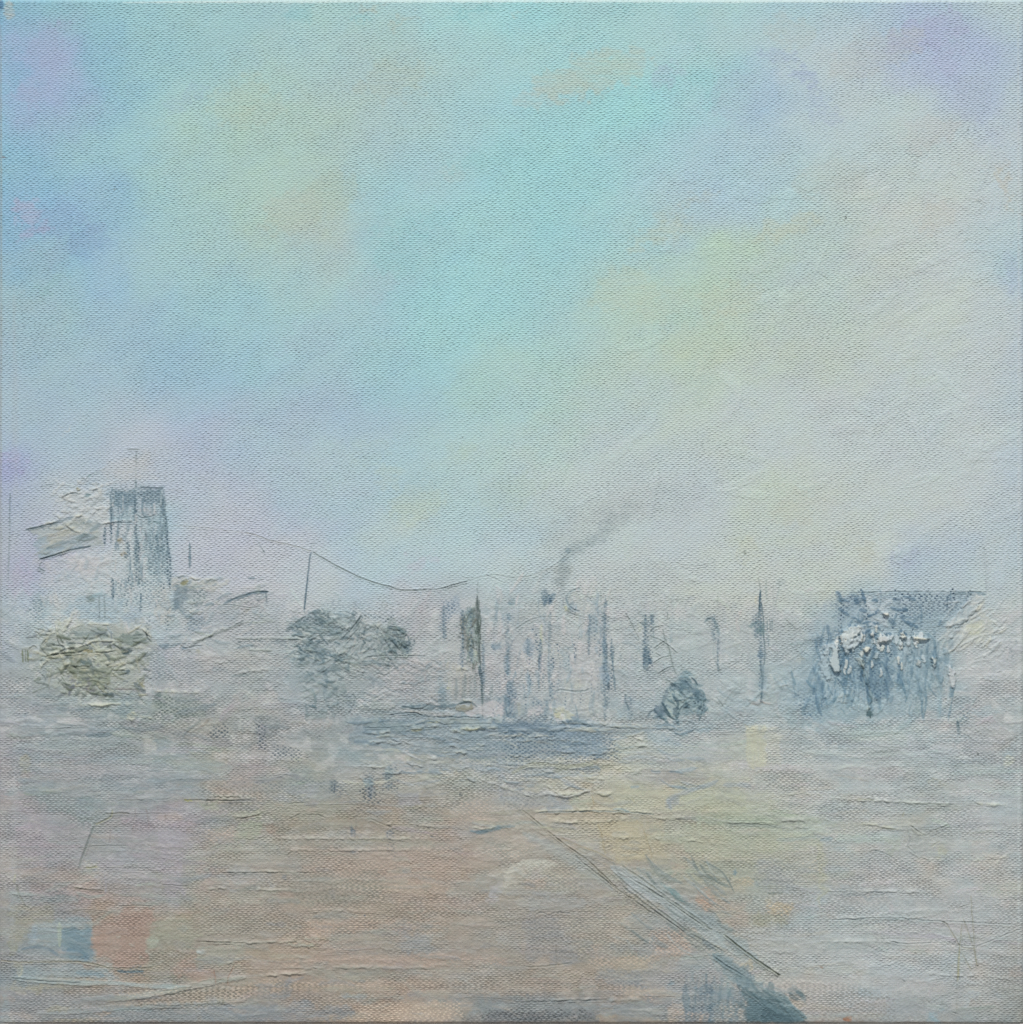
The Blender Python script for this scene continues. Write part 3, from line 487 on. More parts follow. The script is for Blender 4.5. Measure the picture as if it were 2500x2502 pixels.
for i in range(8): N_('d', [(240 + i * 9, 960 + i * 9), (330 + i * 8, 905 + i * 10), (460, 870 + i * 12)], '9ca9ae', w=2.2, a=.35, h=-1, lip=1, brk=.3)
N_('d', [(640,800),(720,840),(745,890)], '9aa4a4', w=2.4, a=.5); N_('d', [(920,830),(850,880),(800,960)], '9aa4a4', w=2, a=.4)
S_('d', [(475,870),(470,960),(478,1040)], 7, 'bcc49a', .75, soft=.5, streak=.1); S_('d', [(480,1040),(480,1160)], 4, '8fa096', .6)
S_('d', [(465,1150),(462,1230),(468,1330)], 9, '4d6e92', .85, soft=.7, streak=.3); E_('d', 468, 1240, 5, 14, '2f4f78', .8, soft=3); E_('d', 470, 1350, 10, 10, '93a9bc', .6); S_('d', [(540,1180),(545,1360)], 10, '93a9b4', .45)
E_('d', 360, 1080, 18, 20, '8ea5c2', .65, soft=10); A_('d', [(310,1060),(450,1040),(440,1200),(310,1200)], '5d7ba4', .6, mode='pit', soft=10); S_('d', [(340,1330),(350,1400),(400,1440)], 12, '8aa3be', .6); S_('d', [(150,1150),(150,1260),(160,1360)], 10, '86a0b6', .55)
E_('d', 45, 1080, 12, 8, '7f95b0', .7); A_('d', [(530,1060),(640,1050),(640,1200),(540,1200)], 'b6bcb2', .5); A_('d', [(640,1080),(760,1090),(760,1280),(660,1290)], '9db2bc', .6, soft=10); A_('d', [(660,1180),(760,1180),(750,1290),(670,1290)], '5c7e94', .6, mode='pit', soft=8)
A_('d', [(780,1020),(990,1020),(1000,1240),(1020,1500),(900,1480),(780,1440)], 'bfbcbc', .6, soft=16, streak=.3); E_('d', 790, 1430, 40, 14, 'bcc0aa', .5)
N_('d', [(600,1500),(680,1490),(780,1508),(880,1500),(930,1480)], '7f9496', w=3.4, a=.7, brk=.2); A_('d', [(580,1520),(1000,1520),(1060,1700),(880,1740),(620,1640)], 'bfc1ba', .7, soft=14, streak=.3)
A_('d', [(560,1640),(660,1660),(800,1760),(780,1790),(660,1790),(600,1700)], 'c2c2a0', .85, h=1.5, soft=6, streak=.2, cover=.4); E_('d', 730, 1808, 16, 4, '45567e', .85, soft=3, rag=2); E_('d', 660, 1800, 10, 5, '5a7088', .7, soft=3)
# right pier of the hall
E_('d', 920, 640, 6, 6, '93a9b8', .8, soft=3); N_('d', [(905,625),(925,618),(942,640),(925,658)], '7a94a8', w=2.6, a=.6); S_('d', [(940,650),(980,680),(1030,710)], 10, '8ca4b4', .65)
A_('d', [(960,760),(1060,740),(1090,860),(1060,980),(960,1000),(880,960),(850,980)], '8ba1b2', .7, soft=12, streak=.5, ang=-.6, var=.08); A_('d', [(900,820),(1080,780),(1080,980),(880,960)], '506f8c', .6, mode='pit', soft=14)
S_('d', [(1035,550),(1038,660),(1048,780)], 4, '94a2a2', .6); N_('d', [(1032,560),(1040,700)], '90a0a2', w=2.2, a=.6, brk=.3); S_('d', [(1060,400),(1065,700),(1062,800)], 10, 'a9b1b0', .4, streak=.6)
S_('d', [(1060,980),(1080,1150),(1095,1300),(1105,1480)], 13, '7d98b4', .75, soft=.7, streak=.45); S_('d', [(1060,1000),(1090,1250),(1110,1490)], 18, '3f6088', .85, mode='pit', soft=.7, streak=.2); S_('d', [(1105,1420),(1108,1490)], 7, '3c5268', .85)
E_('d', 1045, 1020, 14, 12, '86a0bc', .7); S_('d', [(990,1080),(1000,1150)], 10, '8ca5bc', .6); E_('d', 1070, 1340, 14, 26, '8ca3c4', .65, soft=8); N_('d', [(1090,1040),(1095,1280)], '5d7488', w=2.4, a=.7); N_('d', [(1078,1520),(1080,1660)], '7f8fa2', w=2.6, a=.6, brk=.3)
# foot of the hall, left
A_('d', [(380,1550),(520,1570),(540,1640),(420,1660),(350,1620)], '889cae', .7, soft=9, streak=.4); A_('d', [(350,1540),(540,1560),(560,1760),(400,1800)], '3f5d86', .65, mode='pit', soft=12); A_('d', [(290,1640),(340,1630),(330,1740),(280,1750)], '93a4a6', .7, soft=7, ang=1.5); S_('d', [(265,1600),(265,1740)], 8, 'b3b29c', .6)
S_('d', [(170,1400),(175,1560),(180,1720)], 12, '7b93ae', .6, streak=.5); S_('d', [(170,1400),(180,1730)], 18, '3f5c8a', .8, mode='pit'); A_('d', [(340,1680),(480,1660),(500,1740),(360,1740)], 'c4bec0', .8, soft=6)
for _ in range(24):
    x, y = rng.uniform(420, 640), rng.uniform(1640, 1800); R_('d', [(x, y), (x + 14, y + rng.normal() * 8), (x + rng.uniform(24, 50), y + rng.normal() * 12)], 2.2, 3, rng.choice(['c4cac8', '6f879c', 'b8bfbe']), .6)

# ================================================================== dark post and lattice scaffold
A_('d', [(1440,1070),(1505,1065),(1515,1250),(1440,1260)], '65809a', .85, soft=5, rag=3, streak=.3, ang=1.5); A_('d', [(1435,1060),(1520,1060),(1520,1300),(1435,1300)], '2f5074', .9, mode='pit', soft=5, streak=.2); S_('d', [(1440,1100),(1440,1290)], 5, '4f6c88', .6)
E_('d', 1425, 860, 5, 6, '47626e', .85, soft=3); E_('d', 1520, 810, 5, 12, '5a728a', .8, soft=3); S_('d', [(1480,900),(1530,830)], 7, '7c92a6', .6); A_('d', [(1410,760),(1540,780),(1520,960),(1430,960)], '56708c', .6, mode='pit', soft=9)
E_('d', 1380, 880, 14, 22, 'a9b8b6', .6); S_('d', [(1470,640),(1475,800)], 12, 'b9b6c2', .5); E_('d', 1240, 780, 22, 14, 'bbb8bc', .5)
A_('d', [(1530,950),(1630,960),(1700,1200),(1560,1340),(1500,1200)], 'adb9b8', .5, soft=12, cover=.5)
for p in [[(1500,950),(1540,905),(1630,880)],[(1490,985),(1520,988),(1640,1050),(1760,1150)],[(1530,1105),(1600,1050),(1645,1020)],[(1525,1245),(1600,1195),(1690,1165)],[(1570,1345),(1640,1300),(1725,1265)],[(1550,1140),(1605,1180)],
          [(1620,910),(1640,1000),(1680,1100),(1700,1200),(1745,1350)],[(1665,760),(1670,840)],[(1640,1390),(1720,1440)],[(1260,760),(1320,860),(1400,1020)],[(1480,980),(1500,1000)]]:
    N_('d', p, '76857e', w=2.6, a=.75, h=-2.2, lip=2.0, brk=.15)
N_('d', [(1660,640),(1880,640)], 'a3acaa', w=2, a=.4); N_('e', [(300,440),(400,450),(490,470)], 'b8bcb8', w=2.4, a=.4, h=1.2); N_('e', [(190,285),(300,320),(440,318),(600,285)], 'a4acac', w=2.4, a=.4, h=-1.4)
E_('d', 1400, 900, 6, 12, 'bcc4a4', .5); E_('d', 1140, 1600, 20, 16, '9fb0b8', .5)

# ================================================================== small dark tent and its mooring
A_('e', [(270,1330),(320,1330),(380,1420),(440,1490),(500,1600),(510,1680),(440,1740),(250,1740),(180,1780),(60,1770),(30,1680),(100,1540),(140,1450)], '7f98a8', .75, soft=7, rag=5, streak=.3, var=.1, cover=.2)
A_('e', [(180,1430),(340,1400),(460,1520),(500,1660),(400,1700),(380,1560),(280,1500),(190,1500)], '5a7891', .8, soft=8, streak=.3); A_('e', [(320,1480),(480,1520),(510,1680),(400,1720)], '27435c', .9, mode='pit', soft=8, streak=.1)
E_('e', 300, 1350, 18, 10, '7b9db0', .7, soft=6); A_('e', [(130,1500),(230,1490),(290,1590),(240,1690),(180,1750),(120,1700),(90,1620)], '9fb2ae', .8, soft=7, cover=.3)
S_('e', [(150,1460),(120,1500),(80,1600),(60,1700)], 12, '4c6780', .85, soft=.6, taper=.3); A_('e', [(20,1660),(80,1620),(110,1700),(90,1780),(10,1770)], '566f90', .85, soft=6, streak=.2); E_('e', 180, 1440, 8, 5, '243c4c', .9, soft=4)
E_('e', 205, 1700, 9, 14, '223f56', .9, soft=5); S_('e', [(215,1700),(260,1640),(330,1600),(390,1580)], 9, '94aab2', .8, h=1.5, taper=.3, streak=.1); N_('e', [(225,1690),(280,1630),(350,1590)], '3a546a', w=3.4, a=.8); N_('e', [(200,1490),(260,1530),(290,1590),(270,1640)], '4f6a7e', w=4.5, a=.7)
S_('e', [(120,1660),(150,1720),(175,1760)], 9, 'aab89c', .7, taper=.3, h=1.2); N_('d', [(1480,1760),(1500,1700),(1540,1690),(1560,1720)], '566d84', w=5, a=.7)
S_('d', [(1280,1540),(1270,1620),(1290,1690)], 14, '7a94a8', .7); S_('d', [(1290,1560),(1340,1600),(1420,1620)], 12, '90a4b4', .6); N_('d', [(1272,1520),(1270,1600),(1298,1690)], '55708a', w=3, a=.75)
A_('d', [(1160,1640),(1300,1680),(1360,1780),(1200,1760)], '97aebc', .6, soft=12, ang=.8); A_('e', [(0,1780),(500,1780),(700,1840),(400,1900),(0,1850)], '8fa6b8', .6, soft=16, streak=.4)

# ================================================================== street lamp
S_('e', [(470,850),(520,810),(560,830),(590,900),(605,980)], 10, '7f9aa6', .7, soft=.8, streak=.4); N_('e', [(475,838),(510,820),(550,825)], '5a7282', w=3, a=.7, brk=.3); A_('e', [(480,800),(580,800),(610,1000),(560,960)], '44606e', .7, mode='pit', soft=6)
S_('e', [(600,980),(605,1080),(590,1160)], 8, '90a4ac', .5, streak=.6); N_('e', [(600,550),(595,720)], '99a6a6', w=2.6, a=.5, brk=.5); S_('e', [(555,1060),(560,1180),(620,1330)], 5, '8fa0a4', .5); N_('e', [(580,1230),(625,1330)], '7f8c88', w=2.2, a=.6); N_('e', [(570,1550),(620,1610),(670,1680)], '8f9a9c', w=2.4, a=.5)
S_('e', [(725,700),(730,760)], 6, 'a3b0b0', .5)

# ================================================================== second mast
N_('e', [(970,430),(985,480),(998,540)], '7e8c88', w=2.4, a=.6, brk=.4); S_('e', [(1000,550),(990,640),(985,800)], 6, '4f6c7e', .85, soft=.5, taper=.25, streak=.15)
N_('e', [(1002,660),(1022,800),(1030,960),(1040,1120),(1038,1230),(1026,1290),(1025,1440)], '466375', w=2.8, a=.85, h=-1.4, lip=1.2); N_('e', [(995,1200),(1005,1300),(1015,1420),(1010,1540),(998,1620)], '38505e', w=3.2, a=.9, h=-1.4, lip=1.4)
A_('e', [(870,860),(920,820),(1000,820),(1020,900),(1010,970),(970,960),(930,880)], '7c98a2', .75, soft=7, rag=5, streak=.4); E_('e', 995, 930, 10, 9, '5f8486', .75, soft=6); A_('e', [(980,960),(1030,960),(1030,1240),(980,1240)], '9aadc4', .6, soft=6); E_('e', 1000, 1155, 8, 9, '728bb0', .75, soft=5)
A_('e', [(970,1220),(1040,1240),(1040,1560),(970,1570)], '87a0bc', .55, soft=10, streak=.4, ang=1.5); A_('e', [(870,1590),(980,1570),(1080,1590),(1070,1625),(900,1620)], 'bfb3ac', .85, soft=5, h=1, streak=.1); N_('e', [(1008,1585),(995,1620)], '55463e', w=4, a=.9)
S_('e', [(960,600),(955,680)], 7, 'c4c2a8', .6); S_('e', [(1055,440),(1050,540),(1060,650)], 6, '93a5a2', .5); S_('e', [(1180,450),(1170,540),(1130,720)], 5, '93a5a4', .45); E_('e', 1185, 480, 14, 12, 'a3b2b0', .5); N_('e', [(1130,480),(1120,600),(1125,760)], '95a4a4', w=2.4, a=.5, brk=.3)
for x in (1058, 1085, 1105): S_('e', [(x, 820), (x + 4, 940)], 4.5, '8699a2', .6)
E_('e', 860, 188, 5, 5, '8a9080', .6, soft=3); E_('e', 1380, 1190, 14, 12, 'bfc2a8', .4)

# ================================================================== hangar at the right
A_('f', [(200,650),(300,580),(1590,570),(1600,600),(1400,700),(1240,860),(1160,1000),(1100,1240),(900,1600),(700,1780),(500,1760),(420,1700),(60,1720),(-420,1700),(-300,1350),(-100,1150),(-80,800)], '9fb2c2', .55, soft=26, rag=12, streak=.3, var=.06)
A_('f', [(180,720),(320,580),(900,570),(1480,575),(1400,680),(1250,820),(1000,960),(860,1000),(700,900),(400,860),(240,860)], '93abc2', .6, soft=9, rag=5, streak=.45, var=.07)
A_('f', [(180,720),(300,590),(400,600),(380,840),(200,850)], '7f99b6', .45, soft=10); A_('f', [(410,600),(640,600),(740,680),(740,820),(520,860),(400,820)], 'b3bfc6', .7, soft=10, streak=.3)
for P, a in [([(200,700),(300,590),(330,700),(230,860)], .9), ([(700,575),(1400,575),(1300,760),(980,900),(820,800)], .85), ([(540,580),(700,590),(640,640)], .7), ([(1080,590),(1250,580),(1240,730),(1100,720)], .95)]:
    A_('f', P, '33557e', a, mode='pit', soft=9, streak=.35)
S_('f', [(1215,600),(1212,740)], 6, '2f4f6e', .85, soft=.6); S_('f', [(700,630),(780,638)], 6, '45648a', .8); S_('f', [(1240,585),(1420,580),(1590,590)], 9, '8198a8', .7, soft=.6); S_('f', [(310,680),(390,685),(385,710)], 5, '5c7896', .6)
N_('f', [(300,572),(700,566),(1100,566),(1590,570)], '6f879c', w=2.6, a=.6, brk=.4)
A_('f', [(1480,580),(1580,600),(1500,700),(1380,830),(1280,880),(1200,900),(1320,760),(1400,660)], 'bfc6c3', .85, h=2.6, soft=5, rag=3, streak=.2, ang=-.75, cover=.8, ridge=1.8)
A_('f', [(1500,700),(1620,820),(1740,920),(1600,1020),(1380,1100),(1160,1060),(1220,920),(1380,880)], 'bdc1b8', .7, soft=12, streak=.3, cover=.7, h=.8); E_('f', 1480, 900, 24, 20, 'bfc4ac', .7, soft=12)
N_('f', [(1270,890),(1350,870),(1400,840),(1460,790),(1530,680)], '9da9a6', w=3, a=.6); R_('f', [(1590,820),(1640,780),(1680,755)], 2.8, 4, 'c6cac6', .7); R_('f', [(1600,830),(1700,880),(1740,910)], 2, 4); R_('f', [(1170,1015),(1260,1005),(1340,1000),(1400,1050)], 2.4, 5, 'c4c8c2', .6)
A_('f', [(840,900),(1000,780),(1240,760),(1180,900),(1100,1000),(860,1000)], '8da8b8', .5, soft=10, ang=-.6)
# dark mouth of the hangar
A_('f', [(180,1040),(420,1000),(680,1180),(760,1300),(700,1560),(560,1640),(460,1500),(280,1480),(120,1400)], '6b88a8', .6, soft=16, rag=10, streak=.35, var=.07)
A_('f', [(460,1120),(640,1120),(700,1300),(660,1480),(560,1560),(500,1400)], '5f7da0', .4, soft=14); A_('f', [(120,1080),(420,1100),(720,1240),(720,1560),(500,1600),(120,1460)], '3a5a86', .6, mode='pit', soft=20, streak=.3)
A_('f', [(700,1040),(1040,1030),(1120,1240),(1060,1500),(900,1560),(720,1500),(700,1240)], '8ca6bc', .6, soft=18, var=.05); A_('f', [(860,1040),(1040,1040),(1040,1120),(900,1130)], '3c5c86', .75, mode='pit', soft=8); A_('f', [(700,1100),(1240,1100),(1240,1740),(700,1760)], '52728e', .5, mode='pit', soft=40, streak=.5)
A_('e', [(1240,1440),(1560,1400),(1780,1480),(1700,1620),(1560,1760),(1400,1720),(1320,1620)], '869fbc', .7, soft=24, rag=12, var=.05); A_('e', [(1300,1480),(1700,1480),(1560,1760),(1400,1800),(1320,1680)], '4b6a94', .7, mode='pit', soft=24)
A_('e', [(1520,1040),(1660,1000),(1640,1400),(1540,1400)], '7f9bb8', .5, soft=14); A_('e', [(1520,1040),(1620,1020),(1600,1400),(1530,1400)], '34567e', .8, mode='pit', soft=10); A_('e', [(1440,960),(1700,980),(1700,1040),(1500,1060)], '7d97b0', .5, soft=10)
A_('e', [(1640,700),(1900,600),(1850,680),(1760,820),(1680,860)], '4c6c92', .7, mode='pit', soft=16)
# drips and beads of thick white paint
def bead(fr, P, col='c3cdcc', h=4.0): A_(fr, P, col, .92, h=h, soft=3.2, rag=1.6, streak=.12, cover=.95, ridge=1.4)
bead('f', [(185,975),(290,890),(400,880),(390,960),(300,1000),(230,1010)]); bead('f', [(50,1060),(170,1050),(180,1080),(110,1090),(95,1180),(50,1160)], 'a9b9c6', 2.5); bead('f', [(130,1110),(185,1080),(180,1160),(200,1310),(150,1320),(115,1240)], 'b5c1c6')
bead('f', [(200,1040),(400,980),(385,1050),(340,1090),(310,1080),(265,1160),(240,1090)], 'b6c3cb', 3); bead('f', [(20,1080),(80,1200),(120,1390),(80,1400),(20,1300)], 'a3b6c6', 2)
bead('f', [(560,990),(620,975),(660,1010),(630,1040),(570,1040)], 'c6cbca', 4.5); bead('f', [(640,1010),(700,950),(715,970),(670,1020)], 'b9c5cc', 2.5); bead('f', [(760,940),(800,930),(820,990),(790,1005),(765,980)], 'c6ccc4', 4.5)
bead('f', [(880,990),(980,988),(1045,1005),(960,1018),(890,1012)], 'd0d2c2', 4.5); bead('f', [(415,1100),(450,1085),(485,1095),(470,1130),(430,1130)], 'd2d2c2', 5); bead('f', [(610,770),(650,755),(680,775),(640,790)], 'd2d2c6', 4); bead('f', [(1065,1180),(1105,1175),(1085,1280)], 'c3cbc6', 4)
bead('f', [(480,950),(515,945),(525,985),(495,990)], 'c6cdc8', 4); bead('f', [(1225,1260),(1280,1300),(1290,1400),(1270,1480),(1235,1420)], 'bdc1c6', 2.5); bead('f', [(930,1200),(965,1210),(960,1270),(940,1240)], 'bcc4c0', 2); bead('f', [(360,1190),(395,1170),(430,1270),(410,1280)], 'a6b3b0', 3)
bead('e', [(1650,1180),(1700,1100),(1730,1090),(1740,1300),(1700,1320),(1660,1260)], 'b5c3c8', 3)
for (x, y, r) in [(640,775,7),(450,1110,8),(600,1010,9),(790,965,6),(500,965,5),(300,940,6),(240,930,5)]: E_('f', x, y, r, r * .7, 'd2d6cc', .75, h=2.5, soft=3, rag=1, streak=.1)
for x, y in [(235,930),(380,985),(335,945)]: E_('f', x, y, 4, 3, '55645e', .85, soft=2, rag=1)
for _ in range(30):
    x, y = rng.uniform(380, 620), rng.uniform(860, 1020); E_('f', x, y, rng.uniform(1.5, 4), rng.uniform(1.5, 3.4), rng.choice(['c3cdd2', '3f5f86', 'b4c2cc']), .8, h=1.5, soft=1.6, rag=1)
for _ in range(40):
    x, y = rng.uniform(60, 420), rng.uniform(1490, 1660); S_('f', [(x, y), (x + rng.normal() * 8, y + rng.uniform(14, 44))], 3, rng.choice(['bcc6cc', 'c8cbc4', 'b0bec8']), .7, h=1.2, streak=.1)
# dark crooked trunk with crumbs of paint
S_('f', [(380,1140),(420,1200),(420,1280),(450,1380),(480,1470)], 9, '84948e', .8, h=2.8, streak=.2, rag=.6, cover=.8, ridge=1.6); S_('f', [(450,1130),(510,1180),(520,1260),(500,1380)], 8, '6f8490', .6); N_('f', [(400,1250),(430,1330),(470,1480)], '45564f', w=4, a=.8)
S_('f', [(475,1470),(490,1560),(485,1640),(480,1700),(490,1750)], 10, '3f5450', .85, h=1.5, soft=.5, streak=.2, rag=.6); bead('f', [(455,1600),(480,1590),(490,1660),(450,1700)], 'bcc6bc', 3); E_('f', 485, 1710, 8, 10, '2f4a52', .85, soft=4); E_('f', 545, 1180, 8, 14, '3f5f78', .7, soft=6)
E_('f', 435, 1330, 5, 7, 'c2bfae', .8, h=2.5, soft=2); E_('f', 465, 1310, 5, 5, '4a4f58', .8, soft=2)
N_('f', [(880,1100),(885,1180)], '4f6c86', w=3, a=.7); E_('f', 922, 1575, 3, 5, '33505e', .9, soft=2); N_('f', [(885,1632),(930,1640)], '5d7482', w=2.4, a=.7); N_('f', [(1075,1260),(1085,1420)], 'b9c6ce', w=2.4, a=.5, h=1.2); N_('f', [(1045,1030),(1050,1180)], 'b9c6ce', w=2.6, a=.5, h=1.2)
E_('f', 240, 1560, 14, 14, 'c6c8c0', .7, h=2, soft=6); E_('f', 1200, 1210, 12, 10, '7f9cb4', .6); A_('f', [(930,1540),(1240,1540),(1240,1640),(960,1670)], 'b6bec2', .7, soft=12, streak=.3)
A_('f', [(1300,1540),(1420,1560),(1440,1780),(1310,1860)], '5a7a94', .55, mode='pit', soft=14); S_('f', [(1310,1780),(1330,1920)], 9, '5f7686', .6); A_('f', [(1300,1100),(1780,1060),(1900,1500),(1500,1640),(1300,1400)], 'b9bbbf', .4, soft=30, streak=.3)
for _ in range(70):
    x, y = rng.uniform(1250, 1920), rng.uniform(950, 1560); t = rng.normal() * .7 - .3; L = rng.uniform(20, 90)
    R_('f', [(x, y), (x + L * .5 * math.cos(t), y + L * .5 * math.sin(t) + rng.normal() * 5), (x + L * math.cos(t), y + L * math.sin(t))], rng.uniform(.8, 2.0), 3.6, rng.choice(['bfc2c4', 'b5bcc0', 'c2c4c0']), .45)
A_('f', [(1780,1000),(1860,1020),(1850,1200),(1800,1200)], '7a8c98', .5, mode='pit', soft=10); E_('f', 1220, 1950, 60, 16, '9caeba', .4)
E_('f', 1600, 1690, 50, 12, '9eb0bc', .5, rot=-.1); N_('f', [(1560,140),(1600,600)], 'a8b4be', w=4, a=.35)

# ================================================================== LEFT: shrubs in front of the tower
A_('g', [(360,330),(900,260),(1300,260),(1440,400),(1420,560),(1380,900),(1100,980),(620,960),(400,700),(200,640),(200,520),(380,480)], '9ea59a', .62, soft=20, rag=14, streak=.4, h=1.2, cover=.6, var=.12)
for P, c, a in [([(560,380),(860,330),(1040,400),(1060,440),(700,430)], '8b9a98', .6), ([(1080,400),(1300,330),(1400,420),(1340,500),(1120,440)], '8b9a92', .75), ([(700,580),(860,570),(860,700),(740,690)], '6f8180', .85),
                ([(600,680),(740,620),(760,720),(640,770)], '8a8a74', .7), ([(760,720),(1050,640),(1060,820),(980,900),(760,860)], '8f957f', .7), ([(620,840),(740,850),(680,960),(640,960)], '77798a', .8),
                ([(760,890),(850,850),(930,910),(880,950)], '7d7880', .7), ([(1260,860),(1380,850),(1380,910),(1300,910)], 'a09a76', .7), ([(820,460),(1060,470),(1100,500),(900,500)], '8a909c', .7),
                ([(420,560),(700,530),(1000,560),(880,600),(460,620)], 'b0b09a', .7), ([(860,560),(1160,560),(1160,640),(900,660)], 'a6ad9a', .7)]:
    A_('g', P, c, a, soft=7, rag=6, streak=.4, var=.09, h=1.0, cover=.4)
E_('g', 1185, 545, 14, 11, '54686e', .88, soft=5, rot=.4); E_('g', 683, 472, 8, 4, '3a4c4e', .9, soft=3); N_('g', [(1060,480),(1110,505),(1150,540)], '38443e', w=3.4, a=.85)
N_('g', [(420,600),(540,570),(700,560),(800,535)], '3d463f', w=3.4, a=.8, h=-2, lip=2); N_('g', [(690,692),(780,690),(850,690)], '1f2a24', w=3.4, a=.9); N_('g', [(880,550),(960,560),(1100,540)], '5f685c', w=3, a=.7); E_('g', 830, 545, 12, 5, '9a8e64', .7, soft=4)
E_('g', 1200, 735, 9, 7, '6f8088', .8, soft=4); N_('g', [(1060,740),(1120,725),(1190,728)], '6a766e', w=2.6, a=.7)
for p, h_ in [([(310,340),(370,380),(440,385),(470,370)],4),([(380,490),(430,430),(490,390)],4),([(440,300),(470,350),(500,400)],4.5),([(530,290),(540,350),(550,410)],4),([(700,230),(640,300),(590,380)],4),([(460,590),(620,520),(760,500),(900,450),(1050,450),(1220,450)],4.2),
              ([(640,350),(760,300),(900,290),(1050,296),(1200,300)],3),([(1250,325),(1330,330),(1400,380),(1440,440)],4),([(420,580),(560,560),(700,548)],3.4),([(870,560),(1000,545),(1110,530)],3),([(590,740),(600,690),(680,650)],3.2),([(500,810),(560,740),(620,700)],2.6),
              ([(940,690),(1000,670),(1060,640)],2.6),([(1080,740),(1150,715),(1230,700),(1300,720)],2.6),([(1260,500),(1320,520),(1390,520)],3.4),([(380,730),(410,660),(500,610)],2.8),([(1200,1130),(1240,1190),(1280,1170)],3.5),([(1060,1030),(940,1060),(800,1045)][::-1],3),
              ([(1440,940),(1500,925),(1700,935),(1930,938)],3.4),([(1200,1110),(1330,1160),(1480,1190)],3),([(840,1055),(1000,1045),(1220,1040)],2.8),([(690,1050),(1100,1060),(1330,1030)],2)]:
    R_('g', p, h_, 5.5, 'c4c7b2', .8, wob=1.6)
A_('g', [(315,335),(440,350),(480,385),(400,392)], 'b9bfb6', .8, h=2, soft=4); A_('g', [(530,260),(740,190),(620,330),(560,400)], 'b6beae', .75, h=2, soft=6, cover=.7, ang=-.9); A_('g', [(400,450),(470,400),(450,450),(390,490)], 'bfbc9c', .8, h=1.5, soft=4)
for p in [[(330,350),(400,395),(470,385)],[(380,490),(450,420)],[(540,420),(560,480),(610,510)],[(480,490),(560,490),(620,510)],[(1375,350),(1390,420),(1440,470)],[(950,880),(1000,870),(1040,840)],[(560,400),(600,480)],[(270,530),(320,495),(360,520)]]: N_('g', p, '5f675c', w=2.6, a=.7)
for x in (212, 240, 262): S_('g', [(x, 530), (x + 4, 650)], 5, '77805e', .65)
for _ in range(70):
    x, y = rng.uniform(300, 1400), rng.uniform(330, 960); t = rng.normal() * .6; L = rng.uniform(20, 90)
    R_('g', [(x, y), (x + L * .5 * math.cos(t), y + L * .5 * math.sin(t) + rng.normal() * 6), (x + L * math.cos(t), y + L * math.sin(t))], rng.uniform(1.2, 3), 3.6, rng.choice(['b6baa6', '8e957e', 'a9b0a4', '7b8478']), .55)
for _ in range(26):
    x, y = rng.uniform(640, 1100), rng.uniform(640, 940); E_('g', x, y, rng.uniform(4, 10), rng.uniform(3, 7), rng.choice(['7f8872', '6c7673', 'a3a386', '8a8a90']), .6, soft=4)
N_('g', [(1052,350),(1054,440)], '6f7d9c', w=2.6, a=.6); A_('g', [(100,820),(210,830),(190,1060),(110,1050)], '5a7a92', .6, mode='pit', soft=14); N_('g', [(96,735),(106,765)], '6c7468', w=3, a=.6)
A_('g', [(1440,960),(1930,960),(1930,1180),(1500,1180)], '8e9a90', .55, soft=16, streak=.4); A_('g', [(1440,950),(1930,950),(1900,1190),(1480,1190)], '4f6260', .7, mode='pit', soft=18); E_('g', 1490, 970, 10, 8, '5f7672', .6); E_('g', 1240, 1160, 14, 9, 'b5b499', .7, h=2, soft=4)
A_('g', [(1360,480),(1700,560),(1800,900),(1400,800)], '667a8a', .45, mode='pit', soft=24); E_('g', 1540, 490, 12, 8, '8398ac', .6); E_('g', 1740, 520, 8, 6, '6d86a0', .7)
S_('g', [(800,1330),(940,1335),(1060,1330)], 14, '8595a0', .7); S_('g', [(1080,1310),(1300,1305),(1500,1310)], 16, 'a6aaa4', .5); S_('g', [(480,1260),(700,1270),(1000,1230)], 18, '92a0a4', .5); E_('g', 240, 1600, 14, 26, 'a09e84', .5); E_('g', 270, 1720, 18, 8, 'b0a49a', .5)
S_('g', [(1080,900),(1220,905),(1380,915)], 7, '8d8480', .6); S_('g', [(1040,940),(1240,950)], 10, '8a989e', .5); E_('g', 1700, 1470, 60, 10, '9a9cab', .5); E_('g', 1540, 1420, 30, 20, '8296a0', .5); S_('g', [(40,1900),(200,1840),(420,1900)], 18, '93a0a6', .5)

# ================================================================== water strip in the middle
A_('o', [(860,1752),(1080,1755),(1200,1758),(1480,1762),(1700,1775),(1500,1800),(1480,1850),(1100,1850),(1000,1840),(850,1815)], '8295a6', .62, soft=10, rag=5, streak=.4, h=.8, cover=.5, var=.06)
A_('o', [(1200,1760),(1420,1765),(1440,1790),(1220,1795)], '7389a4', .7, soft=8, streak=.4); A_('o', [(880,1760),(1020,1760),(1060,1790),(900,1795)], '7f94a6', .6, streak=.4)
A_('o', [(1220,1790),(1500,1790),(1520,1860),(1240,1870)], '3f5c7c', .8, mode='pit', soft=10, streak=.4); A_('o', [(1360,1760),(1460,1770),(1490,1850),(1360,1840)], '7d92ac', .6, streak=.5, ang=1.5)
A_('c', [(900,1765),(1560,1750),(1640,1790),(1640,1830),(1300,1830),(900,1800)], '97a4a0', .75, soft=5, h=1.2, cover=.7, streak=.4); A_('c', [(280,1770),(720,1760),(900,1840),(720,1880),(520,1900),(340,1860)], '8c9ea2', .6, soft=8, h=1)
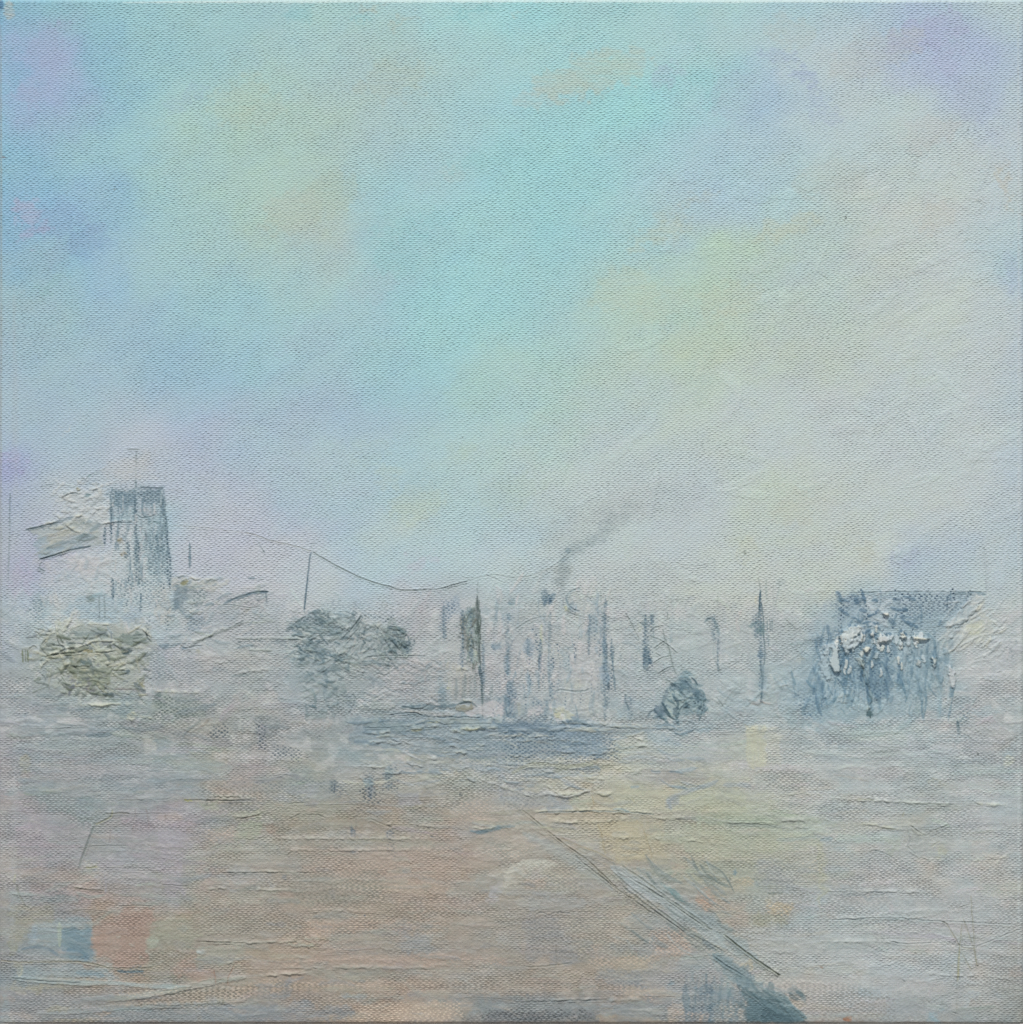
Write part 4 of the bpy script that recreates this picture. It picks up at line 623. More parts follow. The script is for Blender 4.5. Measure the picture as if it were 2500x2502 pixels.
R_('c', [(700,1870),(820,1860),(940,1850),(1000,1830),(1080,1850)], 4, 5, 'b9c2b4', .8); R_('c', [(1150,1870),(1280,1860),(1400,1850),(1500,1845),(1640,1840)], 4.2, 5, 'c0c6a8', .85); R_('c', [(1440,1765),(1560,1755),(1630,1790),(1640,1830)], 3, 4, 'b3bdb0', .7)
N_('c', [(780,1872),(860,1868),(900,1856)], 'c8c494', w=5, a=.8, h=3); N_('c', [(1290,1864),(1380,1864),(1430,1850)], 'c6c698', w=5, a=.8, h=3); R_('c', [(340,1890),(480,1900),(600,1880),(700,1872)], 3, 5, 'b9bfb6', .7)
N_('c', [(340,1850),(700,1840),(1000,1845)], '687c8a', w=2.4, a=.6, h=-1.5); N_('c', [(1080,1815),(1400,1812),(1560,1810)], '6e8290', w=2.4, a=.6); N_('d', [(0,1860),(400,1865),(800,1855)], 'a6b2ba', w=2.6, a=.6, h=1)
S_('c', [(900,1785),(1000,1790),(1060,1780)], 8, 'a9ab84', .6); S_('d', [(620,1800),(900,1805),(1280,1845)], 5, '97a4a4', .6, h=1.5)
R_('d', [(700,1810),(900,1805),(1060,1805),(1280,1850)], 2.4, 4, 'b9bfb8', .6); R_('o', [(1530,1765),(1600,1780),(1760,1775)], 2, 5); A_('o', [(900,1858),(1480,1860),(1470,1890),(1380,1900),(1200,1885),(960,1885)], '93a0a8', .5, soft=10)
S_('o', [(1250,1890),(1300,1868),(1400,1872),(1460,1860)], 12, 'a5a996', .7, h=1.4, ridge=1.5); S_('o', [(1350,1885),(1420,1870),(1500,1875)], 14, '969a86', .6)
for _ in range(70):
    x, y = rng.uniform(860, 1560), rng.uniform(1800, 1905); L = rng.uniform(24, 90)
    R_('o', [(x, y), (x + L * .5, y + rng.normal() * 4), (x + L, y + rng.normal() * 5)], rng.uniform(1.2, 3.2), 4, rng.choice(['b9bfb6', 'bfc2a8', 'a9b2b4', '8595a2']), .55)
A_('o', [(1140,1850),(1240,1800),(1260,1880),(1160,1900)], '4f6880', .5, mode='pit', soft=8); S_('o', [(1185,1760),(1190,1850)], 14, '8496a6', .5); S_('o', [(1220,1820),(1225,1950)], 20, '98a4b0', .5)
# reflections of the buildings, dark warp-dragged strokes
for x, y, w, L, c, a in [(905,1925,22,50,'6c7c90',.6),(640,1800,26,60,'9a9aa6',.5),(540,1790,40,30,'a8a6a0',.5),(860,2030,8,24,'5f7180',.6),(952,2040,22,22,'7f8a96',.55),(700,1840,60,30,'8f989c',.4),(950,1900,30,50,'5f7f94',.45),(815,1920,16,30,'5f7078',.5)]:
    S_('o', [(x, y - L / 2), (x, y + L / 2)], w, c, a, streak=.5, soft=.8); A_('o', [(x-w*.6,y-L*.6),(x+w*.6,y-L*.6),(x+w*.6,y+L*.6),(x-w*.6,y+L*.6)], '42556a', .75, mode='pit', soft=6)
A_('i', [(0,60),(900,0),(980,90),(400,170),(0,170)], '55646c', .6, mode='pit', soft=18, streak=.4); A_('i', [(1230,90),(1390,90),(1390,230),(1240,210)], '2c4058', .85, mode='pit', soft=6, streak=.3); S_('i', [(1022,50),(1022,110)], 4, '3f4c64', .8); A_('i', [(970,0),(1110,20),(1120,160),(1000,160)], '596a80', .6, mode='pit', soft=10)
E_('i', 1290, 30, 18, 12, '7f9cac', .6); N_('i', [(1190,310),(1190,480)], '5f6e78', w=2.4, a=.4, brk=.5)
for x in (1152, 1180): S_('i', [(x, 410), (x, 465)], 4, '566474', .7)
for y in (415, 460): S_('i', [(1150, y), (1185, y)], 4, '566474', .7)
A_('i', [(1430,410),(1510,410),(1510,610),(1430,610)], '4a5a6c', .7, mode='pit', soft=8); E_('i', 1160, 590, 10, 6, '74808a', .5); E_('i', 630, 775, 9, 7, '6c7880', .7, soft=4); E_('i', 1258, 1085, 3, 3, '4c5c74', .85, soft=2); E_('i', 1260, 1170, 3, 12, '5f7078', .4, soft=2); N_('i', [(1770,460),(1800,475)], '34465a', w=3.4, a=.8); E_('i', 1005, 920, 8, 16, '7d8594', .5)
E_('j', 405, 132, 3, 3, '2c3a48', .95, soft=1.6)

# ================================================================== foreground, left to right
S_('o', [(60,1925),(200,1930),(330,1935)], 40, '93a0a4', .4); S_('h', [(300,150),(420,170),(520,170)], 40, '8d9c9e', .5); E_('h', 740, 200, 34, 16, '84969a', .65); E_('h', 640, 185, 14, 8, '7f8a9c', .5)
for P, c, a in [([(80,200),(500,260),(700,340),(700,560),(560,640),(300,680),(60,520)], 'a7a0aa', .45), ([(1220,420),(1460,380),(1450,900),(1400,1010),(1260,960)], 'a8a2b0', .5),
                ([(640,560),(1050,560),(1280,600),(1250,760),(820,760),(660,720)], 'a3a6ac', .45), ([(620,640),(800,640),(800,780),(680,790)], 'adac9c', .55),
                ([(1450,560),(1600,480),(1650,900),(1500,960)], 'a3a898', .4), ([(1600,420),(1840,380),(1850,490),(1620,500)], 'b3a498', .6), ([(1600,520),(1930,500),(1930,680),(1620,680)], 'a6a797', .45),
                ([(1560,650),(1660,650),(1660,1000),(1560,1000)], 'ab9c94', .5), ([(1740,760),(1930,740),(1930,880),(1740,860)], 'a6acae', .55)]:
    A_('h', P, c, a, soft=20, rag=10, streak=.45)
# blue pool and pink mound
A_('h', [(230,1160),(560,1060),(740,1100),(740,1240),(740,1440),(600,1450),(480,1420),(360,1340),(230,1330)], '8fa1a8', .7, soft=14, rag=7, streak=.4, h=.8, cover=.4)
A_('h', [(480,1180),(720,1180),(740,1430),(640,1440),(500,1390),(470,1280)], '738ea4', .75, soft=12, streak=.4, ang=.4); E_('h', 600, 1380, 36, 16, '5c7c9c', .65, rot=.3); E_('h', 270, 1240, 16, 22, '93a4b6', .6)
S_('h', [(170,1350),(280,1330),(380,1350),(460,1400)], 9, '6b7f92', .7); A_('h', [(180,1350),(340,1340),(460,1410),(200,1420)], '98a0a4', .6); S_('h', [(468,1140),(470,1330)], 11, 'a9b5a0', .75, h=1.5, streak=.2)
A_('h', [(70,940),(400,940),(600,900),(660,960),(560,1010),(320,1000),(120,1120),(60,1060)], '8c9b9a', .5, soft=12, streak=.5, h=1.2, ridge=1); A_('h', [(90,1010),(440,1020),(430,1120),(240,1160),(100,1400),(60,1380)], '9d9b88', .6, soft=12, streak=.4)
A_('h', [(380,860),(560,860),(520,1000),(360,1000)], '52646e', .6, mode='pit', soft=12); S_('h', [(60,1300),(110,1330),(80,1400)], 18, '8a8c74', .6); S_('h', [(120,760),(110,830)], 8, 'b5b592', .8, h=2)
N_('h', [(130,840),(150,920),(210,1030)], '7f8474', w=3.4, a=.6); S_('h', [(600,900),(720,940),(820,920)], 10, '94a39c', .6, h=1.4, ridge=1.2)
A_('h', [(720,1240),(740,1180),(860,1090),(960,1030),(1080,1020),(1200,1040),(1230,1090),(1170,1180),(1150,1380),(1140,1480),(900,1490),(760,1420),(710,1340)], 'a68c7e', .8, soft=9, rag=6, streak=.3, cover=.1, var=.05)
A_('h', [(780,1280),(920,1240),(920,1420),(800,1420)], 'a3988a', .6, soft=10); E_('h', 1060, 1240, 30, 40, 'a58b7c', .5); A_('h', [(730,1250),(760,1170),(870,1080),(1000,1035),(1150,1045),(1220,1100),(1170,1200),(1140,1400),(1000,1470),(860,1460),(740,1380)], 'b39c8c', .5, mode='top', soft=16, streak=.3)
for t_ in range(9): S_('h', [(740 + t_ * 12, 1180 - t_ * 12), (760 + t_ * 14, 1130 - t_ * 10), (800 + t_ * 14, 1090 - t_ * 6)], 8, '9a988c', .5)
A_('h', [(1160,1120),(1500,1100),(1540,1300),(1380,1400),(1160,1360)], '9c9e8c', .6, soft=16, streak=.4, var=.05); E_('h', 1190, 1290, 18, 14, 'a6b0a0', .7, h=2, soft=6)
for x, y in [(930,1245),(1040,1320),(1110,1415)]: E_('h', x, y, 7, 5, 'a9ada0', .75, h=2, soft=3)
A_('h', [(1360,1440),(1540,1380),(1560,1480),(1680,1520),(1680,1600),(1500,1600),(1380,1540)], 'ab9284', .7, soft=12, streak=.4); A_('h', [(1560,1310),(1930,1310),(1930,1440),(1700,1480),(1560,1430)], 'a0a698', .65, soft=10, h=1.2, streak=.3, cover=.5)
E_('h', 1585, 1370, 12, 7, 'aebcb8', .8, h=2, soft=4)
# long swept knife lines bottom left
S_('h', [(0,1440),(180,1450),(420,1440),(620,1445),(760,1470),(900,1500)], 10, 'aab0a4', .6, h=2, streak=.3, ridge=1.5); N_('h', [(0,1438),(250,1455),(500,1448),(700,1458),(880,1498),(1200,1496)], '7d745e', w=3, a=.7, h=-2, lip=1.6)
A_('h', [(160,1470),(560,1470),(900,1510),(920,1580),(560,1590),(160,1560)], '93a4aa', .65, soft=10, streak=.4, h=1); S_('h', [(600,1530),(740,1540),(820,1560)], 18, '748fa4', .65); S_('h', [(100,1480),(160,1490),(150,1560)], 18, 'aeae98', .6)
S_('h', [(80,1572),(300,1592),(600,1612),(900,1615),(1200,1640),(1500,1640)], 12, '9fb0b0', .75, h=2.6, streak=.2, taper=.1, ridge=1.4, cover=.7); N_('h', [(80,1572),(200,1588),(400,1605),(640,1614)], '5e6a6e', w=3.4, a=.8)
S_('h', [(920,1520),(1000,1526),(1130,1524)], 8, '4c6a80', .75, streak=.4); A_('h', [(920,1500),(1140,1500),(1140,1560),(1000,1560)], '3f5a74', .8, mode='pit', soft=6)
S_('h', [(640,1740),(900,1735),(1100,1715),(1300,1685),(1480,1645),(1700,1600),(1930,1570)], 13, 'a0a69c', .75, h=2.6, streak=.25, ridge=1.4, taper=.1, cover=.7); N_('h', [(1000,1735),(1200,1705),(1400,1665),(1500,1645)], 'b9b9a8', w=4, a=.6, h=2)
S_('h', [(300,1850),(700,1830),(900,1810),(1200,1795),(1500,1780),(1700,1765),(1930,1750)], 13, '98a0a0', .7, h=2.4, streak=.25, ridge=1.4, taper=.1, cover=.6); N_('h', [(1200,1798),(1500,1790),(1740,1775)], '6c7674', w=3, a=.7)
A_('h', [(820,1780),(1100,1750),(1500,1680),(1930,1640),(1930,1740),(1500,1770),(1200,1785)], 'b0a08c', .55, soft=8, streak=.3); A_('h', [(900,1760),(1930,1620),(1930,1750),(1100,1800)], '5a574c', .75, mode='pit', soft=8); A_('h', [(900,1640),(1930,1620),(1930,1750),(1000,1790)], 'c3b7a4', .5, mode='top', soft=10)
A_('h', [(80,1620),(560,1630),(400,1680),(80,1700)], 'a49e88', .6, soft=12); A_('h', [(60,1700),(900,1700),(1000,1760),(300,1840),(60,1800)], '979a9c', .55, soft=14, streak=.5); A_('h', [(0,1730),(80,1700),(80,1930),(0,1930)], '93a6b0', .5)
A_('h', [(800,1830),(1930,1780),(1930,1930),(800,1930)], '88929a', .6, soft=16, streak=.4); S_('h', [(900,1830),(1100,1820),(1200,1830)], 12, '8ba0a4', .5); E_('h', 810, 1855, 22, 6, 'b29c86', .7); E_('h', 600, 1905, 60, 6, 'a0967c', .6); A_('h', [(340,1840),(700,1850),(700,1920),(300,1920)], '858e92', .5)
E_('h', 450, 1820, 34, 8, 'a39e84', .5); A_('h', [(400,1780),(900,1760),(900,1840),(400,1840)], '7a7464', .4, mode='pit', soft=8)
# scratched drawing in the left foreground
N_('h', [(620,715),(650,620),(700,490),(740,380)], '6b7772', w=4.2, a=.75, h=-1.8, lip=1.6); N_('h', [(740,370),(820,340),(870,310),(890,250)], '9a9a74', w=3.4, a=.75, h=-1.5, lip=2.2)
N_('h', [(820,282),(900,285),(960,278),(1030,290)], '5f5f54', w=3, a=.75, h=-2, lip=2); N_('h', [(1030,290),(1200,285),(1380,282)], '8a8c88', w=2.4, a=.5, brk=.3)
for p in [[(1055,340),(1070,240)],[(1145,235),(1160,290),(1172,400)],[(1240,225),(1245,280)],[(1300,290),(1300,360)],[(868,400),(868,520)],[(1145,930),(1146,1000)],[(1050,360),(1045,440)]]: N_('h', p, '8f8280', w=2.6, a=.6, brk=.3)
N_('h', [(920,180),(1140,180)], '77807e', w=2.4, a=.7); N_('h', [(700,545),(850,535),(1000,538)], '848c88', w=2.4, a=.5); N_('h', [(690,568),(1000,568)], 'a6acb0', w=2.4, a=.5, h=1); N_('h', [(670,705),(720,708),(770,697)], '7d7c4c', w=3.4, a=.85, h=-1.8, lip=2.4)
N_('h', [(575,865),(660,880),(740,885),(820,888)], '5f5a4c', w=2.8, a=.8, h=-2, lip=2); R_('h', [(560,862),(660,872),(800,884)], 2.6, 5, 'b9b8a6', .6); N_('h', [(150,830),(560,830)], '8a9092', w=2.2, a=.5); N_('h', [(1280,840),(1430,852),(1500,850)], '6f7470', w=2.6, a=.6)
N_('h', [(930,1010),(1050,1005),(1200,1015)], '888c80', w=2.6, a=.6); N_('h', [(220,1165),(340,1168),(480,1172),(640,1168)], 'b0bab4', w=4, a=.6, h=2); E_('h', 700, 810, 26, 16, 'ac9a92', .5); E_('h', 340, 850, 40, 10, 'a3958e', .45)
N_('h', [(1450,180),(1500,178),(1930,180)], '55584c', w=3, a=.75); E_('h', 1480, 182, 12, 3, '9c9c54', .8, soft=3); A_('h', [(1500,90),(1930,60),(1930,170),(1700,170)], '565c62', .6, mode='pit', soft=10); A_('h', [(1560,190),(1800,190),(1700,240),(1600,240)], 'a3ab96', .7); R_('h', [(1500,195),(1640,205),(1800,180)], 2, 5, 'b0b6a4', .6)
N_('h', [(1550,1295),(1700,1292),(1820,1298),(1930,1300)], '66685a', w=3, a=.7, h=-2); N_('h', [(1700,1640),(1690,1560),(1680,1500)], '9c6e5a', w=2.6, a=.6); N_('h', [(1790,1640),(1800,1560),(1850,1460)], '9c6e5a', w=2.6, a=.6); N_('h', [(1760,1740),(1750,1800)], 'b9b09a', w=3, a=.6)
for _ in range(8): 
    x = rng.uniform(1700, 1800); N_('h', [(x, 1800), (x + rng.normal() * 14, 1740)], '8c846c', w=2.2, a=.55)
# middle foreground
for P, c, a in [([(240,370),(480,360),(440,480),(260,520)], '9ea690', .7), ([(200,240),(480,260),(420,310),(220,320)], 'a3a792', .7), ([(470,180),(1000,180),(1200,320),(900,330),(480,280)], '999b8a', .55), ([(500,130),(900,120),(900,190),(560,200)], '9aa1a8', .55),
                ([(600,60),(960,20),(900,120),(640,130)], '9a9fa8', .5), ([(1500,120),(1720,100),(1700,220),(1520,250)], '9ca1ac', .5), ([(1720,40),(1930,20),(1930,170),(1760,170)], 'b0aca2', .5), ([(480,480),(1400,480),(1900,490),(1900,560),(1500,540),(500,540)], '9c9c8e', .5),
                ([(700,560),(1930,560),(1930,650),(800,640)], 'a6978a', .55), ([(800,650),(1500,640),(1930,640),(1930,740),(1450,740),(800,740)], 'ad9c8e', .6), ([(1430,740),(1930,740),(1930,1000),(1500,1000)], 'a99788', .6), ([(740,760),(1430,750),(1420,880),(1300,1020),(700,980),(620,850)], '8f9085', .6),
                ([(0,560),(700,560),(600,700),(0,700)], 'a0a294', .5), ([(190,700),(430,700),(560,760),(560,860),(200,880),(130,780)], 'a4aaac', .65), ([(180,880),(600,890),(560,1000),(180,1000)], '9ea497', .55), ([(0,1000),(900,1010),(900,1060),(0,1100)], 'a2968a', .5),
                ([(780,1130),(1000,1120),(1900,1110),(1900,1200),(780,1230)], 'b09a8a', .6), ([(0,1080),(780,1080),(780,1280),(0,1280)], '9f9c8e', .5), ([(1000,1230),(1930,1210),(1930,1380),(1000,1400)], '989a94', .5), ([(1500,1260),(1760,1210),(1750,1340),(1600,1390),(1500,1370)], '8f9aa2', .65),
                ([(600,1400),(1930,1390),(1930,1480),(400,1500)], 'a99484', .6), ([(820,1500),(1930,1500),(1930,1590),(1000,1590),(820,1560)], '979b90', .6), ([(400,1590),(1350,1590),(1700,1620),(1930,1660),(1930,1720),(1300,1640),(900,1670),(200,1700)], 'ad9884', .6),
                ([(480,1700),(700,1600),(740,1660),(600,1760)], '838c94', .7), ([(1060,1680),(1300,1700),(1250,1770),(1060,1750)], '93a0a4', .65), ([(1300,1700),(1900,1700),(1900,1740),(1400,1760),(1200,1800)], '9a9f98', .6), ([(0,1790),(600,1770),(1150,1790),(1190,1880),(900,1930),(0,1930)], '848e96', .7),
                ([(1190,1850),(1300,1780),(1500,1750),(1930,1760),(1930,1930),(1100,1930)], 'b5a18e', .75), ([(450,370),(560,370),(560,430),(460,430)], 'a48c7c', .55)]:
    A_('i', P, c, a, soft=14, rag=8, streak=.42)
for P, c, a in [([(800,650),(1930,640),(1930,1000),(1400,1020),(800,740)], 'c9b8a6', .55), ([(1250,1780),(1930,1760),(1930,1930),(1100,1930)], 'd0bfa8', .75), ([(400,1590),(1930,1590),(1930,1700),(700,1670),(200,1720)], 'cbb8a2', .6), ([(780,1130),(1900,1120),(1900,1220),(790,1230)], 'ccb4a0', .7),
                ([(600,1400),(1930,1400),(1930,1470),(600,1480)], 'c6ae9c', .5), ([(500,560),(1930,540),(1930,600),(600,600)], 'c2b0a0', .5), ([(0,180),(460,180),(300,300),(0,320)], 'b9b2b0', .5), ([(620,1000),(1300,1000),(1300,1060),(620,1060)], 'bba898', .5), ([(0,380),(240,380),(240,500),(0,520)], 'c6b4a2', .6)]:
    A_('i', P, c, a, mode='top', soft=12, streak=.35)
for P, a in [([(780,640),(1480,650),(1450,760),(1400,1040),(800,1040),(620,860),(760,760)], .55), ([(0,80),(460,60),(470,180),(300,300),(0,240)], .6), ([(0,1600),(1300,1600),(700,1720),(0,1790)], .5), ([(420,440),(700,430),(700,480),(430,480)], .55)]:
    A_('i', P, '5e6158', a, mode='pit', soft=12)
for k_ in range(9): S_('i', [(810 + k_ * 26 + rng.normal() * 4, 1130), (808 + k_ * 26, 1235)], 5, 'c2a894', .6, streak=.2, h=.8)
for k_ in range(16): S_('i', [(1320 + k_ * 38 + rng.normal() * 6, 1110), (1320 + k_ * 38, 1195)], 5, 'c0ab96', .45, streak=.3, h=.6)
A_('i', [(620,1320),(780,1290),(920,1290),(900,1320),(700,1340)], 'b3baa2', .85, h=3, soft=4, cover=.8, ridge=1.5); A_('i', [(780,1265),(840,1240),(930,1245),(880,1285),(800,1285)], 'b5b9a6', .9, h=3.4, soft=4, cover=.9, ridge=1.4)
for p, h_, c in [([(0,1295),(220,1298),(400,1300),(640,1290),(800,1285)],3,'a6ab9c'),([(430,485),(700,480),(1300,482),(1930,485)],2.6,'b5b6a6'),([(400,1565),(560,1555),(700,1540),(860,1560)],3.4,'c0c1b0'),([(120,745),(500,742),(820,760)],2.4,'b0b6a8'),([(200,885),(500,885),(660,880)],2.4,'b9beb0'),
                  ([(500,570),(1200,572),(1930,570)],2,'b5aea0'),([(0,150),(260,150),(420,175)],2.6,'aeb5a6'),([(560,1495),(900,1500),(1500,1490)],2,'a8aca0'),([(200,310),(360,300),(470,260)],3,'aeb09c'),([(1270,330),(1400,370),(1600,365),(1900,400)],2.6,'b3ac9a'),
                  ([(900,1350),(980,1340),(1020,1360)],3,'b9bcc0'),([(90,1470),(180,1465),(300,1420)],3,'bac4b6'),([(0,880),(100,870),(200,885)],2.6,'b9bfb0'),([(1180,1500),(1930,1500)],1.6,'a9a89c'),([(800,1060),(1000,1050),(1240,1045)],2,'a5a894')]:
    R_('i', p, h_, 5, c, .6, wob=1.8)
for p, c in [([(0,178),(380,182)],'4a4f4a'),([(280,325),(380,308),(440,290)],'7c6c58'),([(120,750),(600,748),(820,752)],'80857c'),([(640,620),(670,600),(700,575)],'7d7f72'),([(660,330),(760,280)],'84867a'),([(870,280),(960,325)],'84867a'),([(650,205),(800,200)],'a3a894'),([(1290,320),(1430,380)],'858070'),([(0,1295),(220,1296)],'6a6c5e')]: N_('i', p, c, w=2.8, a=.65)
# to the centre: cream light, knifed curve, dark dash
A_('j', [(700,880),(740,720),(860,640),(1100,640),(1200,690),(1060,710),(900,760),(800,850),(720,900)], 'c4c5b8', .85, soft=20, streak=.35, ang=-.3, h=1.2, cover=.7); A_('j', [(620,960),(640,830),(710,800),(720,880),(660,990)], 'a9adb4', .75, soft=10, streak=.3, cover=.5)
A_('j', [(920,540),(1180,520),(1300,620),(1300,680),(1100,640),(940,620)], 'a3a299', .6, soft=12, cover=.5); A_('j', [(520,740),(630,740),(620,880),(540,900)], '8f9690', .6, soft=8); A_('j', [(430,650),(640,660),(620,740),(440,760)], 'bcae9a', .6, mode='top')
A_('j', [(900,780),(1080,760),(1100,880),(900,880)], 'b8a08e', .5, soft=10); A_('j', [(880,700),(1300,700),(1400,1000),(1000,1020),(850,860)], '74746a', .5, mode='pit', soft=12); A_('j', [(1040,700),(1300,700),(1400,900),(1040,880)], 'c3b8a6', .5, mode='top')
A_('j', [(940,920),(1040,880),(1400,960),(1350,1020),(1100,1080),(960,1060)], '9ba1a2', .65, soft=10, cover=.6, h=1); N_('j', [(990,1080),(1040,1060),(1100,1085),(1150,1060),(1280,1070)], '6f7a80', w=3, a=.7)
S_('j', [(480,420),(560,430),(640,410),(740,385),(830,380)], 11, '64808e', .85, soft=.6, streak=.35, h=1, rag=.6); S_('j', [(510,425),(620,422)], 6, '496070', .8); R_('j', [(480,370),(520,400),(600,408),(720,380)], 3, 4, 'bcc0a8', .7); S_('j', [(830,370),(960,350),(1080,380)], 12, '93a09e', .5)
for P, c, a in [([(340,180),(640,160),(700,260),(640,350),(400,330)], 'a8a096', .5), ([(560,40),(1100,100),(1280,160),(1240,260),(1000,260),(700,180)], '9ea3a8', .5), ([(1080,150),(1300,180),(1260,260),(1090,250)], '939ea6', .6), ([(1270,160),(1440,140),(1440,240),(1280,250)], 'a9b09c', .7),
                ([(1480,350),(1830,340),(1900,620),(1700,680),(1540,600),(1480,480)], 'b6ab8e', .75), ([(1100,370),(1480,370),(1530,600),(1300,520),(1180,460)], 'b2ae9c', .65), ([(0,1080),(900,1000),(900,1200),(0,1200)], '9b998f', .45), ([(880,1080),(1200,1080),(1300,1300),(1300,1480),(900,1440)], '8e949a', .6), ([(700,1180),(900,1200),(900,1360),(700,1320)], '949c9e', .5),
                ([(1150,1100),(1640,1080),(1600,1300),(1400,1290),(1180,1240)], 'a8a498', .6), ([(1560,1000),(1760,1020),(1720,1280),(1560,1280)], 'ada294', .55), ([(0,1220),(180,1200),(200,1380),(0,1390)], '8d979c', .6), ([(980,1400),(1100,1390),(1160,1460),(1000,1470)], 'b5a492', .6), ([(1420,1300),(1530,1290),(1530,1340),(1430,1340)], 'b8a292', .7),
                ([(1580,1300),(1930,1280),(1930,1400),(1600,1380)], '939c9e', .55), ([(1440,1420),(1930,1400),(1900,1520),(1440,1500)], 'aa9e90', .6), ([(1460,1530),(1860,1520),(1860,1640),(1500,1650)], '8e969c', .65), ([(0,1400),(800,1390),(800,1480),(0,1480)], 'a79384', .5), ([(0,1600),(800,1620),(1280,1600),(1260,1700),(400,1720),(0,1680)], 'a8998a', .55),
                ([(400,1790),(900,1750),(1930,1750),(1930,1870),(1000,1850),(500,1850)], '8e9698', .75), ([(0,1750),(440,1750),(560,1830),(420,1880),(0,1930)], 'b0a190', .6), ([(600,1850),(1500,1860),(1480,1930),(560,1930)], '6f757a', .8), ([(1900,1860),(1500,1870),(1500,1930),(1930,1930)], '8f8078', .6)]:
    A_('j', P, c, a, soft=14, rag=8, streak=.42)
for P, c, a in [([(900,1060),(1330,1060),(1500,1330),(1300,1480),(960,1400)], '5f6468', .6), ([(560,1830),(1500,1830),(1400,1930),(500,1930)], '3c4248', .8), ([(400,1830),(740,1850),(700,1930),(420,1930)], '54585a', .5), ([(1450,1500),(1880,1500),(1860,1680),(1450,1640)], '5e6670', .5), ([(1380,1340),(1940,1300),(1940,1500),(1380,1500)], '6a6458', .45), ([(700,60),(1000,120),(1080,240),(760,240)], '6c747c', .55)]:
    A_('j', P, c, a, mode='pit', soft=12)
for P, c, a in [([(340,180),(650,170),(640,340),(400,340)], 'c4b4a4', .65), ([(0,540),(960,540),(900,640),(0,640)], 'c9b6a6', .55), ([(0,660),(400,660),(400,1080),(0,1100)], 'c6b2a2', .5), ([(1420,1400),(1940,1390),(1900,1500),(1420,1500)], 'cdb6a0', .65), ([(1640,1640),(1940,1640),(1940,1740),(1640,1740)], 'cbb6a4', .6), ([(0,1390),(780,1390),(760,1470),(0,1470)], 'c6ad9a', .55), ([(0,1580),(800,1600),(780,1690),(0,1680)], 'cab8a4', .55), ([(0,1770),(420,1770),(440,1900),(0,1930)], 'd0c0aa', .75), ([(1150,1080),(1800,1040),(1700,1320),(1300,1290)], 'c6beb0', .5), ([(1000,1480),(1400,1500),(1300,1700),(800,1680)], 'bfae9e', .45)]:
    A_('j', P, c, a, mode='top', soft=12)
R_('j', [(940,1750),(1200,1755),(1440,1748),(1930,1745)], 2.4, 5, 'a0a6a4', .6); N_('j', [(900,1765),(1200,1756),(1560,1748)], '5c6468', w=3, a=.7); N_('j', [(1155,1310),(1160,1480)], '7e8078', w=3, a=.6, brk=.2); N_('j', [(900,1490),(1100,1480),(1270,1460)], '6f7264', w=3, a=.6, brk=.3)
N_('j', [(1170,1215),(1200,1230),(1240,1280),(1300,1290)], 'a9aeb0', w=3, a=.6, h=1.5)
# ------- cream knifed plane right of centre
for p, h_, c in [([(1000,160),(1080,130),(1200,150),(1330,130),(1420,100),(1490,60)],4.2,'b9bdbc'),([(1080,80),(1200,130),(1330,115)],3.4,'bcbfae'),([(900,270),(1200,270),(1400,262),(1930,285)],3.4,'c0bfa8'),([(1070,335),(1300,355),(1500,350),(1760,315)],3.4,'bfbda8'),([(1000,160),(860,120),(640,40)][::-1],2.6,'b6bab4'),
                  ([(1450,130),(1560,130),(1640,95)],3,'bfc0a8'),([(1560,480),(1680,465),(1850,470)],2.4,'c4bfa4'),([(1370,0),(1500,10),(1540,30)],3,'bfc1ae'),([(1040,60),(1180,90),(1300,60)],3,'b8bdb6'),([(1600,250),(1750,262),(1930,290)],2.6,'c0c0aa'),([(540,0),(620,40),(720,60)],2.4,'b4b8b6')]:
    R_('j', p, h_, 6, c, .75, wob=2)
for p in [[(1480,360),(1510,450),(1545,610)],[(1840,400),(1870,500),(1910,640)],[(1440,140),(1450,220)],[(1750,150),(1780,220)]]: N_('j', p, 'a9976e', w=2.4, a=.6, h=-1.4)
N_('j', [(1010,275),(1240,268),(1500,262),(1720,270),(1930,290)], '6e808a', w=3, a=.7); S_('j', [(1600,250),(1660,246),(1730,268)], 6, '63808e', .8)
A_('k', [(0,100),(400,60),(900,100),(1200,90),(1300,160),(1200,320),(800,330),(400,300),(0,260)], 'b5b69e', .6, soft=24, streak=.35, h=.5, cover=.5, var=.04); A_('k', [(0,340),(400,330),(430,680),(60,680),(0,640)], 'b4ac92', .6, soft=18, streak=.35, cover=.5); A_('k', [(300,400),(1600,400),(1650,560),(900,640),(400,520)], 'acae98', .55, soft=24, streak=.4, cover=.4)
A_('k', [(590,560),(1100,560),(1120,840),(600,840)], 'a7a996', .5, soft=20, streak=.4); A_('k', [(1100,600),(1670,600),(1680,860),(1120,880)], 'a9a89a', .5, soft=18, streak=.4); A_('k', [(1020,80),(1240,80),(1240,330),(1040,320)], 'aeb2ac', .5, soft=18)
A_('o', [(1822,1770),(1870,1772),(1872,1870),(1835,1880),(1820,1840)], 'bfbda6', .8, soft=7, rag=3, streak=.25, ang=1.5, cover=.5, h=1); A_('o', [(1870,1790),(1920,1800),(1910,1870),(1870,1875)], 'b6b5a6', .5, soft=9)
S_('k', [(450,250),(430,180),(470,150),(600,100),(740,60),(820,20)], 14, '98a2a8', .75, soft=.6, streak=.3, h=1); A_('k', [(390,170),(510,150),(480,260),(420,270)], '979fa6', .65, soft=8); S_('k', [(860,60),(1000,55),(1080,70)], 14, '9aa5ac', .55); S_('k', [(130,75),(200,70)], 8, '8ba0aa', .6)
